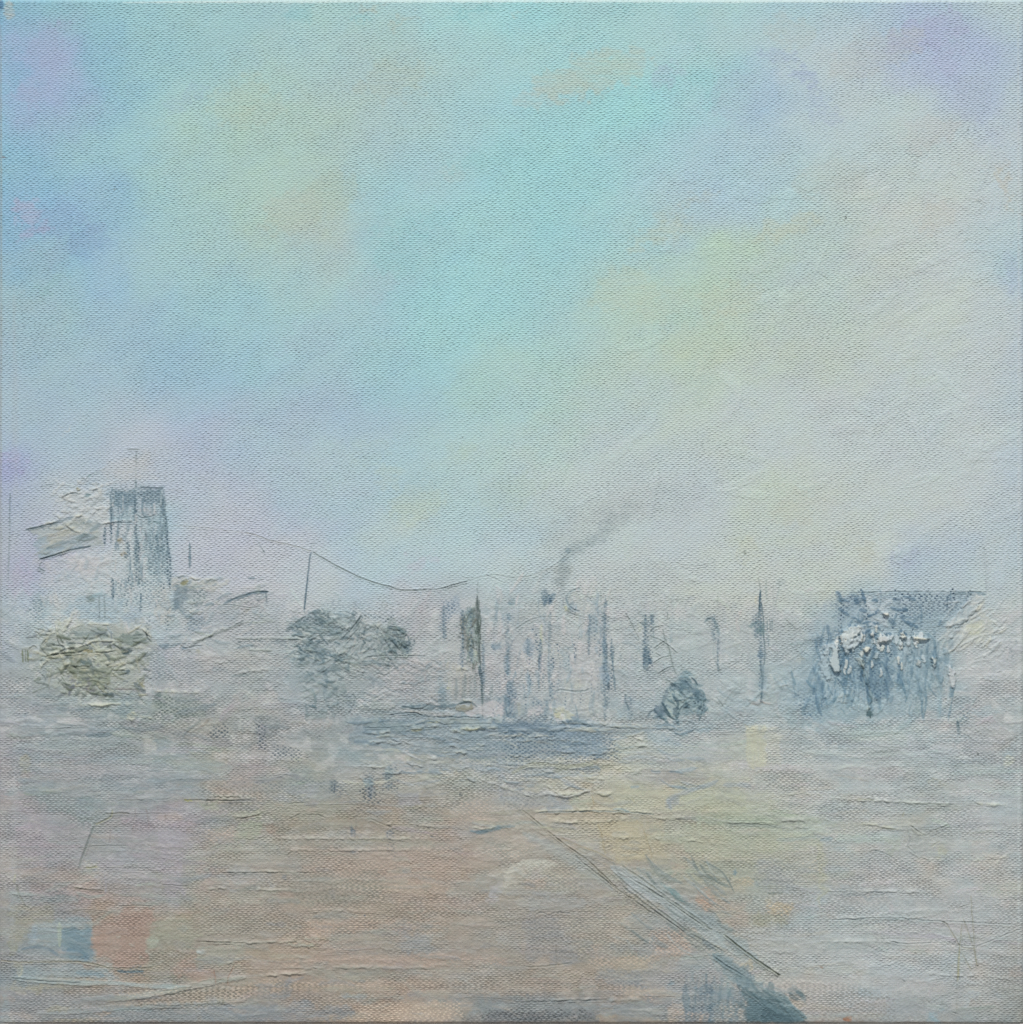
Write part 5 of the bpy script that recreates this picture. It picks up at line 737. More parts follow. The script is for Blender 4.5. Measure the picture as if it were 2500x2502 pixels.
S_('k', [(870,365),(1000,370),(1200,380),(1380,395)], 9, '8b928c', .65, streak=.4); N_('k', [(870,362),(1100,366),(1240,380)], '7e857c', w=3, a=.6); R_('k', [(1260,350),(1330,335),(1480,340),(1600,370)], 2.6, 5, 'b9bbb0', .6); S_('k', [(1280,490),(1450,485),(1620,465)], 10, '9aa8aa', .5); S_('k', [(1620,495),(1720,480)], 14, '93a9b8', .6)
for p in [[(540,490),(700,510),(860,520),(930,510)],[(840,380),(920,420),(950,440)],[(240,320),(450,318),(650,305)],[(1320,135),(1600,130),(1660,150)],[(0,480),(240,475),(400,480)],[(120,150),(180,200)],[(240,430),(270,480),(310,620)]]: R_('k', p, 2.2, 4.4, 'b9b9a6', .55)
for P, c, a in [([(640,880),(770,870),(790,1060),(740,1070),(640,1020)], 'ac9280', .75), ([(930,780),(1090,790),(1080,860),(940,850)], 'b5a68e', .6), ([(1190,980),(1420,980),(1410,1060),(1200,1070)], 'b5a68c', .75), ([(880,1090),(1090,1080),(1080,1170),(930,1200)], 'ab9c92', .6), ([(1060,1060),(1400,1070),(1380,1160),(1080,1150)], 'a09c84', .55),
                ([(430,520),(560,520),(560,620),(440,620)], 'b0a494', .6), ([(450,690),(560,690),(550,760),(460,780)], 'b0a292', .6), ([(1120,660),(1240,650),(1420,800),(1400,860),(1180,820)], '9da0a4', .55), ([(1110,900),(1190,900),(1180,1070),(1000,1060)], 'a3aca8', .6),
                ([(900,1180),(1930,1150),(1930,1500),(1300,1520),(1100,1400)], 'adb0b2', .5), ([(1340,1700),(1500,1680),(1560,1760),(1430,1810)], 'ab9a88', .6), ([(1100,1540),(1930,1540),(1930,1800),(1500,1800)], 'ada9a6', .45),
                ([(280,1180),(560,1200),(640,1400),(300,1460)], 'a99a8e', .65), ([(0,1400),(290,1400),(270,1500),(0,1510)], 'a99c88', .55), ([(230,1480),(760,1500),(900,1620),(600,1720),(230,1640)], '9f9d9e', .5), ([(60,1650),(500,1670),(560,1730),(60,1730)], 'b0a292', .6),
                ([(0,1760),(440,1760),(430,1930),(0,1930)], '858b8e', .75), ([(440,1760),(560,1760),(560,1920),(430,1920)], 'ac9f92', .7), ([(560,1760),(740,1740),(730,1860),(580,1860)], '858c96', .75), ([(600,1640),(780,1610),(810,1700),(780,1740),(640,1720)], '74859a', .8), ([(740,1770),(800,1770),(790,1930),(750,1930)], '62788c', .8), ([(560,1860),(740,1860),(740,1930),(560,1930)], 'a6968a', .7),
                ([(800,1760),(1040,1760),(1060,1930),(800,1930)], '9c9a92', .65), ([(430,1590),(500,1590),(480,1660),(430,1660)], '7f93a4', .7), ([(870,1600),(930,1600),(930,1720),(860,1720)], '839a9e', .65), ([(1560,1880),(1930,1880),(1930,1930),(1520,1930)], 'a08e84', .6)]:
    A_('k', P, c, a, soft=11, rag=6, streak=.4)
for P, c, a in [([(640,880),(770,880),(780,1050),(650,1030)], 'cba890', .6), ([(1190,980),(1420,980),(1420,1060),(1200,1060)], 'd0bc9c', .8), ([(930,780),(1100,780),(1080,850),(940,850)], 'ccbca0', .7), ([(1400,640),(1660,640),(1660,760),(1420,740)], 'c6bea6', .6), ([(290,1180),(580,1190),(620,1380),(300,1440)], 'c9b09c', .6), ([(0,1400),(280,1400),(260,1490),(0,1500)], 'd0bca4', .55), ([(440,1770),(740,1770),(740,1930),(440,1930)], 'c8b4a2', .6), ([(800,1770),(1040,1780),(1040,1930),(800,1930)], 'c3baac', .6), ([(600,1180),(800,1160),(1060,1500),(800,1500)], 'bdbab4', .5), ([(1100,1560),(1930,1600),(1930,1900),(1560,1860)], 'c6c0ba', .45)]:
    A_('k', P, c, a, mode='top', soft=9)
for P, c, a in [([(1100,640),(1440,640),(1440,900),(1100,860)], '6f7478', .5), ([(1180,880),(1560,890),(1540,980),(1200,980)], '767668', .5), ([(880,1060),(1400,1060),(1400,1200),(900,1300)], '78746a', .5), ([(560,1740),(800,1600),(800,1930),(560,1860)], '3f5066', .7), ([(280,1200),(520,1300),(560,1480),(290,1500)], '76726c', .45), ([(1100,1550),(1900,1650),(1930,1930),(1200,1620)], '7d7c7c', .45)]:
    A_('k', P, c, a, mode='pit', soft=10)
# ------- the road edge running to the lower right
A_('k', [(60,690),(260,720),(440,840),(660,1040),(860,1200),(1100,1400),(1320,1560),(1140,1500),(900,1360),(640,1180),(420,1010),(200,870)], '9ca4a4', .7, soft=7, rag=4, streak=.5, ang=.68, h=.8, cover=.5)
A_('k', [(40,760),(160,790),(300,900),(400,960),(320,980),(200,940),(90,850)], 'a9b0b4', .8, soft=6, ang=.68, cover=.5); A_('k', [(350,830),(470,880),(550,970),(500,960),(400,880)], '7a9496', .8, soft=4, rag=3, ang=.7, h=1.2); S_('k', [(440,890),(500,950),(560,980)], 7, '668a90', .7)
A_('k', [(640,1060),(760,1080),(860,1200),(760,1180),(660,1110)], '858d92', .75, soft=6); A_('k', [(560,1180),(700,1240),(900,1360),(780,1370),(620,1320)], '8e9590', .65, soft=8, ang=.65); E_('k', 740, 1310, 22, 8, '76828c', .65, rot=.65); A_('k', [(540,1180),(800,1240),(900,1380),(660,1360)], '5a646a', .6, mode='pit', soft=10)
A_('k', [(740,1380),(860,1380),(960,1440),(1060,1580),(1180,1700),(1380,1790),(1500,1900),(1420,1925),(1240,1840),(1060,1700),(860,1560)], '82929a', .75, soft=8, rag=5, streak=.35, ang=.7, cover=.4, h=.8)
A_('k', [(1060,1720),(1200,1780),(1380,1880),(1460,1925),(1100,1930),(1040,1860)], '5f7486', .85, soft=9, rag=5, streak=.3); A_('k', [(1100,1760),(1460,1900),(1400,1930),(1080,1920)], '2f4658', .75, mode='pit', soft=10); A_('k', [(1340,1780),(1420,1800),(1510,1890),(1480,1920),(1400,1910)], '627a80', .8, soft=5, h=2, ridge=2, rag=5)
A_('k', [(1000,1450),(1090,1440),(1080,1500),(1020,1500)], 'b5aa92', .75, soft=6); A_('k', [(800,1440),(860,1440),(840,1500),(770,1500)], 'abb2b2', .7)
for p, w_, c, a in [([(880,250),(960,310),(1060,400),(1240,540),(1400,650),(1500,740),(1640,870)],3.0,'6f6c5c',.8),([(820,325),(960,385),(1080,455),(1160,530)],3.4,'b9b6a4',.8),([(1180,470),(1300,520),(1480,590),(1640,680)],3.2,'9a8454',.8),([(1240,530),(1400,610),(1580,700)],3.4,'b5a68e',.8),
                    ([(1300,620),(1480,760),(1640,880),(1800,990),(1930,1080)],3.4,'646a64',.75),([(1630,720),(1760,800),(1930,900)],3.2,'7b7456',.75),([(1650,700),(1800,790),(1930,860)],2.8,'b0ae9c',.7),([(1400,640),(1560,800),(1620,860)],2.6,'8d8c80',.6)]:
    N_('j', p, c, w=w_ * .9, a=a * .55, h=-1.3 if c < '90' else 1.4, lip=1.2, brk=.3)
for p, w_, c, a in [([(200,830),(340,920),(480,1010),(620,1110),(760,1200)],3.4,'525444',.85),([(130,790),(260,880),(400,970)],3,'78785c',.7),([(60,850),(220,980),(380,1090),(560,1220)],3.4,'686e68',.75),([(640,1210),(760,1290),(880,1360)],3.4,'b0aa94',.8),([(860,1230),(960,1310),(1100,1420),(1240,1510),(1310,1560)],3.4,'5f6250',.85),
                    ([(940,1320),(1100,1440),(1300,1560)],3,'b0ac98',.7),([(780,1400),(880,1480),(1020,1560)],4,'566878',.8),([(910,1580),(1060,1700),(1200,1800),(1300,1870)],3.4,'aab2b4',.75),([(1080,1700),(1180,1790),(1280,1860)],3,'566a74',.75),([(600,1390),(700,1480),(740,1500)],3,'7f8484',.6),([(1310,1560),(1480,1680),(1560,1740)],2.6,'9c9a8c',.5),
                    ([(1330,1190),(1330,1420)],2.2,'a8aaa4',.4)]:
    N_('k', p, c, w=w_ * .9, a=a * .6, h=-1.3 if c < '90' else 1.5, lip=1.2, brk=.3)
for k_ in range(9):
    t = k_ * 5; N_('k', [(150 + t * 4, 800 + t * 2.6), (190 + t * 4, 830 + t * 2.6)], '5f5f50', w=2, a=.5)
E_('k', 1840, 1895, 10, 6, 'a8603c', .85, soft=4); E_('k', 950, 745, 4, 9, '6f8ea4', .7, soft=3); E_('k', 905, 788, 3, 3, '54544c', .6, soft=2); E_('k', 1270, 910, 20, 4, '5f6a64', .5, mode='flat')
# ------- right foreground
for p, h_, c in [([(0,150),(300,175),(420,180),(640,195),(900,210),(1200,215),(1610,235)],3,'c0c2b6'),([(300,370),(440,375),(560,400),(680,410)],2.6,'c0bfa4'),([(100,905),(500,900),(960,900)],2.2,'bdbfbd'),([(80,1110),(500,1105),(900,1110)],2.2,'bbbebd'),([(60,1290),(400,1290),(560,1290),(720,1310)],2.6,'c3c5c3'),
                  ([(700,1545),(900,1545),(1060,1560),(1300,1565),(1600,1600)],2.4,'bcbebd'),([(700,370),(760,430),(860,460)],2.6,'bcbcaa'),([(700,560),(780,620),(900,650),(1020,655)],2.2,'bcbfb6'),([(1210,670),(1280,640),(1340,610)],2.2,'c0c4ac'),([(1180,190),(1300,205),(1500,215)],2.8,'c2c4a8'),([(1380,740),(1440,640),(1600,560)],1.8,'bfc1b6')]:
    R_('l', p, h_, 5.2, c, .55, wob=1.8)
for p, c in [([(300,172),(400,172),(440,182)],'7c7c5c'),([(740,205),(900,208),(1100,212)],'6f7872'),([(480,398),(620,408)],'84806a'),([(660,310),(680,260)],'8c8556'),([(710,370),(840,455),(900,420),(1040,365)],'82847a'),([(700,400),(720,500),(700,540),(770,610)],'8a9194'),([(880,550),(960,500)],'96966c'),([(430,570),(520,600),(580,630)],'8e9aa0'),
             ([(960,1130),(1010,1150)],'5f6468'),([(1600,1190),(1240,1330)],'a3a6a8'),([(660,1590),(690,1615)],'4c524e'),([(1040,1840),(1100,1860)],'909494'),([(60,900),(560,905)],'9aa0a6'),([(100,1120),(560,1105),(900,1130),(1200,1140),(1560,1160)],'939ea4'),([(560,1290),(720,1310),(900,1300)],'8e9698')]:
    N_('l', p, c, w=2.8, a=.5)
for P, c, a in [([(200,900),(560,900),(520,960),(220,950)], '9aa3aa', .6), ([(0,1110),(800,1100),(1000,1140),(600,1150),(0,1160)], '9fabb0', .5), ([(690,360),(800,420),(1060,380),(1080,500),(1020,620),(860,640),(720,560),(680,460)], 'a5a9a6', .55), ([(520,480),(620,470),(640,600),(540,600)], 'aab2a4', .6), ([(900,540),(1020,560),(1010,630),(900,620)], 'aeae9a', .55),
                ([(680,60),(840,50),(840,100),(700,100)], '9aa4a8', .6), ([(860,20),(1000,20),(980,60),(880,60)], 'a8a898', .6), ([(0,520),(60,540),(70,900),(0,1080)], 'b0b094', .5), ([(880,1850),(950,1850),(960,1932),(880,1932)], '8ea8bc', .75), ([(1380,1560),(1610,1560),(1610,1800),(1420,1780)], 'a5a4a0', .55), ([(1400,1400),(1610,1380),(1610,1560),(1460,1540)], 'a4a6a4', .5),
                ([(0,1780),(520,1750),(560,1932),(0,1932)], 'b0a8a2', .5), ([(800,1400),(1060,1380),(1000,1500),(820,1480)], 'aab0b8', .5), ([(520,1820),(800,1820),(760,1932),(540,1932)], '9ea2a8', .55), ([(60,1310),(320,1310),(320,1340),(80,1350)], '98a4aa', .6), ([(1500,1500),(1610,1500),(1610,1560),(1500,1560)], 'b5a49a', .5), ([(1100,1700),(1240,1700),(1240,1780),(1120,1780)], 'a9b2ba', .6)]:
    A_('l', P, c, a, soft=12, rag=8, streak=.4)
A_('l', [(0,1600),(600,1700),(620,1932),(0,1932)], '77746e', .55, mode='pit', soft=24); A_('l', [(400,1120),(640,1140),(600,1300),(480,1400),(420,1280)], '7d8486', .45, mode='pit', soft=14); A_('l', [(1280,1400),(1610,1380),(1610,1800),(1300,1700)], '70726e', .45, mode='pit', soft=20); A_('l', [(60,880),(560,880),(560,1060),(60,1060)], '7c8288', .4, mode='pit', soft=20)
E_('l', 220, 1905, 9, 6, 'a45a34', .9, soft=4); E_('l', 20, 1490, 5, 4, '8c6c5c', .6, soft=3); E_('o', 2464, 1862, 14, 16, 'bdc2b4', .7, h=2, soft=6)
for _ in range(90):
    x, y = rng.uniform(1300, 2500), rng.uniform(1760, 2480); t = rng.normal() * .2 + .05; L = rng.uniform(40, 200)
    R_('o', [(x, y), (x + L * .5 * math.cos(t), y + L * .5 * math.sin(t) + rng.normal() * 4), (x + L * math.cos(t), y + L * math.sin(t))], rng.uniform(.3, .9), 4.4, Cat(x, y) + .03, .35)
for _ in range(110):
    x, y = rng.uniform(0, 1500), rng.uniform(1720, 2480); t = rng.normal() * .06; L = rng.uniform(50, 260)
    R_('o', [(x, y), (x + L * .5 * math.cos(t), y + L * .5 * math.sin(t) + rng.normal() * 3), (x + L * math.cos(t), y + L * math.sin(t))], rng.uniform(.3, .8), 4.0, Cat(x, y) + .03, .35)
for _ in range(60):
    x, y = rng.uniform(0, 2500), rng.uniform(1750, 2480); L = rng.uniform(30, 160)
    N_('o', [(x, y), (x + L * .5, y + rng.normal() * 2), (x + L, y + rng.normal() * 5)], Cat(x, y) - .13, w=2.2, a=.45, h=-1.4, lip=1.2, brk=.3)
# ------- scratched monogram, lower right
for p in [[(1130,1150),(1122,1240),(1112,1330),(1100,1480),(1092,1620)],[(965,1130),(1010,1155),(1060,1240),(1110,1330)],[(1132,1095),(1165,1180),(1190,1260),(1222,1345),(1240,1440),(1258,1500)],[(1200,920),(1208,1060),(1218,1180),(1228,1320),(1248,1490)],
          [(1112,1330),(1160,1342),(1240,1342)],[(1130,1380),(1160,1440),(1190,1490),(1205,1520)]]:
    N_('l', p, '8f8b74', w=2.5, a=.6, h=-1.8, lip=2.2, wob=.8, brk=.2)
N_('l', [(1092,1030),(1140,1015),(1200,985)], '8e9088', w=2.4, a=.5, brk=.3); N_('l', [(1092,1620),(1090,1860)], '9a9890', w=2.2, a=.4, brk=.4)
S_('l', [(1110,1340),(1098,1600)], 5, 'a09c72', .6)

# ------- second pass: broken dabs that knit the motifs together
def dabs(n, fr, x0, y0, x1, y1, cols, ang, spread, w, L, a=.55, h=.8, mode='flat', poly=None):
    s_ = FR[fr][2]
    for _ in range(n):
        x, y = rng.uniform(x0, x1), rng.uniform(y0, y1)
        if poly and not inside(np.array([x]), np.array([y]), poly)[0]: continue
        t = ang + rng.normal() * spread; l = rng.uniform(*L) * s_ / 2; j = rng.normal() * l * .15
        S_(fr, [(x - math.cos(t) * l, y - math.sin(t) * l), (x + j, y - j), (x + math.cos(t) * l, y + math.sin(t) * l)], rng.uniform(*w), rng.choice(cols), a * rng.uniform(.5, 1.2), h, soft=.6, streak=.45, cover=.25, mode=mode, rag=.6)
V = math.pi / 2
A_('o', [(640,1500),(1000,1470),(1500,1450),(2000,1500),(2000,1760),(1500,1770),(700,1760)], 'a0acb3', .38, soft=50, rag=24, streak=.6, ang=V, fine=9)
A_('o', [(420,1420),(660,1440),(720,1560),(700,1740),(420,1740)], 'a3abad', .38, soft=30, rag=16, streak=.5, fine=8)
A_('o', [(715,1500),(1000,1530),(1010,1600),(900,1700),(820,1770),(730,1740)], '8d9da3', .55, soft=24, rag=14, streak=.45)
A_('o', [(1960,1560),(2050,1470),(2400,1450),(2330,1600),(2300,1740),(2150,1760),(1960,1760)], '8fa5b6', .5, soft=26, rag=12, streak=.4, ang=V)
for x, y, rx, ry, a_ in [(1420,1290,110,50,.26),(1540,1230,130,44,.24),(1680,1230,110,40,.18),(1340,1420,60,40,.25),(1620,1420,140,60,.16)]:
    E_('o', x, y, rx, ry, 'a0adb1', a_, rot=-.3, soft=40, rag=16, streak=.45)
A_('o', [(520,2060),(1150,2040),(1560,2250),(1500,2440),(620,2450),(480,2300)], 'a5988b', .34, soft=60, rag=30, streak=.45, fine=8)
dabs(120, 'a', 1020, 640, 1600, 1500, ['7c96ab','8fa7b8','6d899e','b0bec6','c4c8ca','a9b9c1'], V, .06, (3, 8), (12, 60), poly=[(1020,545),(1540,535),(1610,1500),(1080,1500)])
dabs(34, 'a', 1020, 640, 1600, 1900, ['4a6a82','54728a'], V, .04, (5, 12), (20, 80), .7, 0, 'pit', poly=[(1020,545),(1540,535),(1610,1900),(1080,1900)])
dabs(60, 'a', 240, 800, 980, 1220, ['8e9c9a','a9ac9c','7f95a4','9ba39c','b3b5a6'], -.32, .2, (5, 12), (14, 60), poly=[(240,945),(560,850),(800,800),(960,900),(940,1085),(640,1140),(370,1225),(330,1020)])
dabs(70, 'a', 380, 1200, 1560, 1900, ['c2c2c2','a9b6bf','97abb9','b9bab2','8fa6b8'], V, .5, (4, 12), (12, 50), .45)
dabs(70, 'b', 60, 420, 1000, 1100, ['8ea0ac','a9b3ae','7d93a4','b9b9b4','9caa9e'], -.3, .4, (4, 10), (12, 55), .5)
dabs(90, 'b', 1180, 740, 1760, 1260, ['6c8694','7d96a2','5d7786','93a8ae','a9b8b2','b2bdb4'], .1, .7, (3, 9), (10, 42), .55, 1.2)
dabs(110, 'c', 60, 780, 780, 1250, ['8b9ca0','a9b5ae','75898f','b7bcb2','93a4a8','a4a6a0'], -.8, .5, (3, 8), (10, 46), .55, 1.3, poly=[(60,1100),(260,880),(350,780),(520,900),(720,900),(780,1090),(780,1165),(500,1240),(200,1260)])
dabs(60, 'c', 480, 890, 780, 1160, ['65797f','566e80','74867e','8b9a98'], .7, .5, (4, 9), (10, 30), .6, 1.2, poly=[(480,900),(720,900),(790,1090),(780,1165),(620,1160)])
dabs(110, 'c', 280, 1200, 1080, 1640, ['96a3aa','b8b6b6','8796a2','a9a7a4','bdbfbb'], .1, .6, (4, 10), (12, 50), .5)
dabs(60, 'c', 1250, 680, 1440, 1320, ['6f7d74','85938c','56675f','93a79f','7a776a'], V, .2, (3, 7), (10, 50), .6, 1.2, poly=[(1270,780),(1300,690),(1440,690),(1450,1320),(1340,1300),(1260,900)])
dabs(150, 'd', 0, 600, 1120, 1760, ['8ea5b8','c0c0c0','9fb2be','b4bbb8','7f9ab2','a9b5b8'], V, .15, (3, 9), (14, 70), .42, .7)
dabs(50, 'd', 0, 900, 1120, 1760, ['3f6088','4f6f92'], V, .06, (5, 12), (16, 60), .65, 0, 'pit')
dabs(50, 'd', 1150, 700, 1700, 1500, ['a3b3b8','b9bebb','94a7b2'], 1.2, .4, (4, 10), (14, 50), .45)
dabs(90, 'e', 0, 1330, 510, 1790, ['4f6d84','7d97a6','38536a','92a8b2','64808f','a4b4b0'], .9, .7, (3, 8), (10, 36), .65, 1.2, poly=[(270,1330),(320,1330),(440,1490),(510,1680),(440,1740),(180,1780),(10,1770),(10,1680),(140,1450)])
dabs(60, 'e', 500, 1400, 1300, 1800, ['a4b2bb','8fa4b4','b7bcbc'], .2, .6, (5, 14), (14, 60), .4)
dabs(200, 'f', -380, 580, 1500, 1720, ['6f8fae','8fa9bf','b0bfc8','5b7da0','a3b6c2','7795b0'], V, .5, (4, 11), (10, 46), .5, .9, poly=[(180,720),(320,575),(1590,570),(1400,720),(1200,900),(1160,1100),(1240,1400),(900,1700),(420,1720),(-250,1680),(-380,1500),(-60,1000)])
dabs(90, 'f', 180, 580, 1500, 1560, ['2f5079','23436b','3f628e'], V, .06, (7, 16), (14, 50), .95, 0, 'pit', poly=[(180,720),(320,575),(1500,575),(1250,820),(1000,960),(760,1300),(700,1560),(460,1560),(120,1400),(180,1000)])
dabs(60, 'f', 1180, 600, 1760, 1150, ['c2c7c3','b4bab6','bfc1b2','a9b4ba'], -.7, .25, (4, 10), (14, 60), .6, 1.5)
dabs(90, 'g', 280, 320, 1420, 960, ['7f8a76','9aa08a','b7bba4','6c7870','a6a68c','8b939a'], .1, .6, (3, 9), (10, 50), .6, 1.6)
dabs(120, 'g', 0, 960, 1930, 1930, ['8c9aa0','a6aaac','97a19a','9fa0aa','8594a0'], .02, .15, (5, 16), (20, 110), .4, .7)
dabs(160, 'o', 860, 1760, 1700, 1930, ['7d92a6','9aa8ac','b7bba6','8b9cac','a9aba0','6c849c'], .05, .2, (3, 10), (16, 80), .5, 1.4)
dabs(150, 'h', 0, 0, 1930, 1930, ['8e979c','a3a39a','9b989c','a89c92','949e98'], .02, .12, (5, 18), (20, 120), .4, .7)
dabs(200, 'i', 0, 0, 1930, 1930, ['9c9c90','a9998c','8f9490','a3a598','8a9096'], .02, .10, (5, 18), (20, 120), .42, .7)
dabs(160, 'j', 0, 0, 1930, 1930, ['a39c90','949890','aea698','8b9196','a9aca6'], .08, .15, (5, 18), (20, 100), .4, .7)
dabs(140, 'k', 0, 0, 1930, 1930, ['a9aca8','9ea09a','b2b2aa','989fa2','b0a698'], .05, .2, (5, 16), (20, 100), .35, .7)
# scribbled mass of the dark tree and the ground under it
dabs(160, 'o', 715, 1490, 850, 1760, ['5f7a86','6d8590','7f949a','56707e','8a9a98','95a5a0','a6b0aa'], .2, .7, (5, 12), (14, 46), .46, 1.0, poly=[(715,1540),(750,1495),(820,1490),(900,1530),(900,1590),(850,1700),(790,1760),(740,1740),(730,1600)])
dabs(110, 'o', 840, 1500, 1000, 1640, ['6f8590','7f918c','66808e','93a39c','9aa8a6','a8b0a8'], .6, .6, (5, 11), (12, 40), .45, 1.0, poly=[(850,1500),(980,1525),(1005,1590),(960,1630),(850,1640)])
dabs(26, 'o', 715, 1490, 1000, 1620, ['4a6472','45606f'], .1, .6, (8, 16), (20, 60), .7, 0, 'pit')
# ragged upright smears of the hangar mouth
dabs(170, 'f', -60, 860, 820, 1640, ['55789f','6487ab','7493b2','4a6d98','8ea9c2','a6bccb'], V, .28, (4, 12), (14, 70), .5, .9, poly=[(-60,1000),(180,720),(400,900),(640,1040),(820,1150),(800,1560),(560,1660),(300,1560),(0,1640),(-160,1500)])
dabs(80, 'f', 820, 1020, 1260, 1700, ['7f9ab2','93aabc','a6b6c2','6f8dab'], V, .12, (5, 12), (20, 90), .5, .8)
dabs(50, 'f', 180, 580, 900, 1000, ['4a6d94','5b7da2','b6c3cc'], .3, .8, (5, 12), (12, 40), .6, 1)
for _ in range(46):
    x, y = rng.uniform(180, 1020), rng.uniform(880, 1300) if rng.rand() < .4 else rng.normal(990, 40)
    S_('f', [(x, y), (x + rng.normal() * 10, y + rng.uniform(8, 50)), (x + rng.normal() * 8, y + rng.uniform(50, 90))], rng.uniform(4, 9), rng.choice(['c9d0d0','bccad2','d2d4c8','b3c2cc']), .8, 2.6, soft=.35, streak=.15, cover=.8, rag=.7, ridge=1.2)
# upright dark smears along the quay, between and beside the masts
for xx, y0, y1, w_, a_ in [(1085,1480,1560,14,.6),(1130,1490,1640,12,.75),(1150,1480,1620,10,.7),(1180,1560,1700,8,.5),(1240,1500,1760,12,.5),(1320,1560,1650,8,.7),(1345,1490,1700,9,.45),(1480,1460,1760,13,.65),(1495,1560,1690,8,.8),(1440,1500,1600,12,.5),(1290,1560,1600,9,.6),(1578,1500,1640,12,.8),(1592,1510,1560,8,.6),(1745,1500,1570,10,.6),(1755,1560,1640,7,.5),(1858,1440,1720,8,.7),(1850,1500,1560,18,.6),(1875,1520,1580,6,.5),(1330,1440,1480,20,.6),(1400,1470,1500,16,.5),(1540,1700,1760,12,.5)]:
    S_('o', [(xx, y0), (xx + rng.normal() * 3, (y0 + y1) / 2), (xx + rng.normal() * 3, y1)], w_, rng.choice(['66839c','6f8a9e','5b7a96']), a_ * .62, .5, soft=.9, streak=.65, rag=.8); S_('o', [(xx, y0), (xx, y1)], w_ * 1.5, '3f6288', a_ * .8, 0, mode='pit', soft=.7, streak=.3)
dabs(70, 'o', 1180, 1420, 1500, 1760, ['c4c4c2','bcc3c4','c6c2c2'], V, .4, (6, 14), (16, 60), .5, 1)
# the plume leaning up from the hall
for x, y, rx, ry, a_ in [(1372,1430,16,26,.4),(1382,1390,16,22,.4),(1400,1350,20,16,.45),(1430,1330,30,12,.45),(1470,1300,34,18,.3),(1520,1260,50,26,.22),(1330,1400,24,10,.25)]:
    E_('o', x, y, rx, ry, '8b9ea6', a_, rot=-.6, soft=14, rag=10, streak=.5)
# thick pale paint round the tower
dabs(60, 'a', 500, 480, 1040, 900, ['c4c8c4','b6bfc0','b9bdb6','a3b0b4'], -.2, .7, (4, 10), (12, 46), .5, 1.0)
dabs(40, 'a', 560, 1180, 1100, 1560, ['bfc2c2','b4bcc0','aab6bc'], .2, .7, (6, 14), (16, 60), .4, .6)
dabs(70, 'g', 560, 380, 1400, 960, ['68735f','727c6a','5d6a64','7f856c','9aa090','5a6a72'], .15, .6, (4, 11), (10, 40), .5, 1.4)
# road edge restated: pale blue-grey bed between two dark scratched edges
S_('j', [(900,440),(1180,580),(1400,720),(1600,880)], 34, '9fa8a6', .55, .5, soft=.7, streak=.4, taper=.4, rag=.5)
S_('k', [(-20,700),(160,810),(340,930),(520,1060),(700,1190),(880,1340)], 30, 'a6b0b2', .75, .8, soft=.4, streak=.25, taper=.1, rag=.5)
S_('k', [(560,990),(700,1080),(820,1180),(960,1300),(1120,1420)], 34, '95a1a4', .75, 1, soft=.4, streak=.3, taper=.2, rag=.6)
S_('k', [(780,1390),(940,1500),(1080,1620),(1220,1730),(1380,1860),(1480,1920)], 44, '788b95', .75, 1, soft=.4, streak=.35, taper=.2, rag=.6)
S_('k', [(1080,1790),(1220,1850),(1400,1920)], 40, '566e80', .8, 1, soft=.5, streak=.3, taper=.3, rag=.6)
for P_, c_ in [([(180,815),(340,915),(480,1005),(620,1105),(760,1198)],'74786c'),([(60,850),(220,975),(380,1090),(560,1220)],'7c847e'),([(860,1230),(960,1310),(1100,1420),(1240,1510),(1310,1560)],'77795f'),([(600,1230),(740,1300),(880,1370)],'808886'),([(780,1400),(880,1478),(1020,1560)],'6a7d88')]:
    N_('k', P_, c_, w=3.2, a=.5, h=-1.2, lip=1.6, brk=.5)
for P_ in [[(880,250),(1000,345),(1240,540)],[(1240,540),(1400,650),(1640,870)],[(1300,610),(1480,760),(1640,880),(1800,990),(1930,1080)]]: N_('j', P_, '8d8a78', w=3, a=.4, h=-1, lip=1.4, brk=.4)
bead('f', [(185,975),(290,890),(400,880),(390,960),(300,1000),(230,1010)]); bead('f', [(50,1060),(170,1050),(180,1080),(110,1090),(95,1180),(50,1160)], 'a9b9c6', 2.5); bead('f', [(130,1110),(185,1080),(180,1160),(200,1310),(150,1320),(115,1240)], 'b5c1c6')
bead('f', [(200,1040),(400,980),(385,1050),(340,1090),(310,1080),(265,1160),(240,1090)], 'b6c3cb', 3); bead('f', [(20,1080),(80,1200),(120,1390),(80,1400),(20,1300)], 'a3b6c6', 2)
bead('f', [(560,990),(620,975),(660,1010),(630,1040),(570,1040)], 'c6cbca', 4.5); bead('f', [(640,1010),(700,950),(715,970),(670,1020)], 'b9c5cc', 2.5); bead('f', [(760,940),(800,930),(820,990),(790,1005),(765,980)], 'c6ccc4', 4.5)
bead('f', [(880,990),(980,988),(1045,1005),(960,1018),(890,1012)], 'd0d2c2', 4.5); bead('f', [(415,1100),(450,1085),(485,1095),(470,1130),(430,1130)], 'd2d2c2', 5); bead('f', [(610,770),(650,755),(680,775),(640,790)], 'd2d2c6', 4); bead('f', [(1065,1180),(1105,1175),(1085,1280)], 'c3cbc6', 4)
bead('f', [(480,950),(515,945),(525,985),(495,990)], 'c6cdc8', 4); bead('f', [(1225,1260),(1280,1300),(1290,1400),(1270,1480),(1235,1420)], 'bdc1c6', 2.5); bead('f', [(930,1200),(965,1210),(960,1270),(940,1240)], 'bcc4c0', 2); bead('f', [(360,1190),(395,1170),(430,1270),(410,1280)], 'a6b3b0', 3)
bead('e', [(1650,1180),(1700,1100),(1730,1090),(1740,1300),(1700,1320),(1660,1260)], 'b5c3c8', 3)
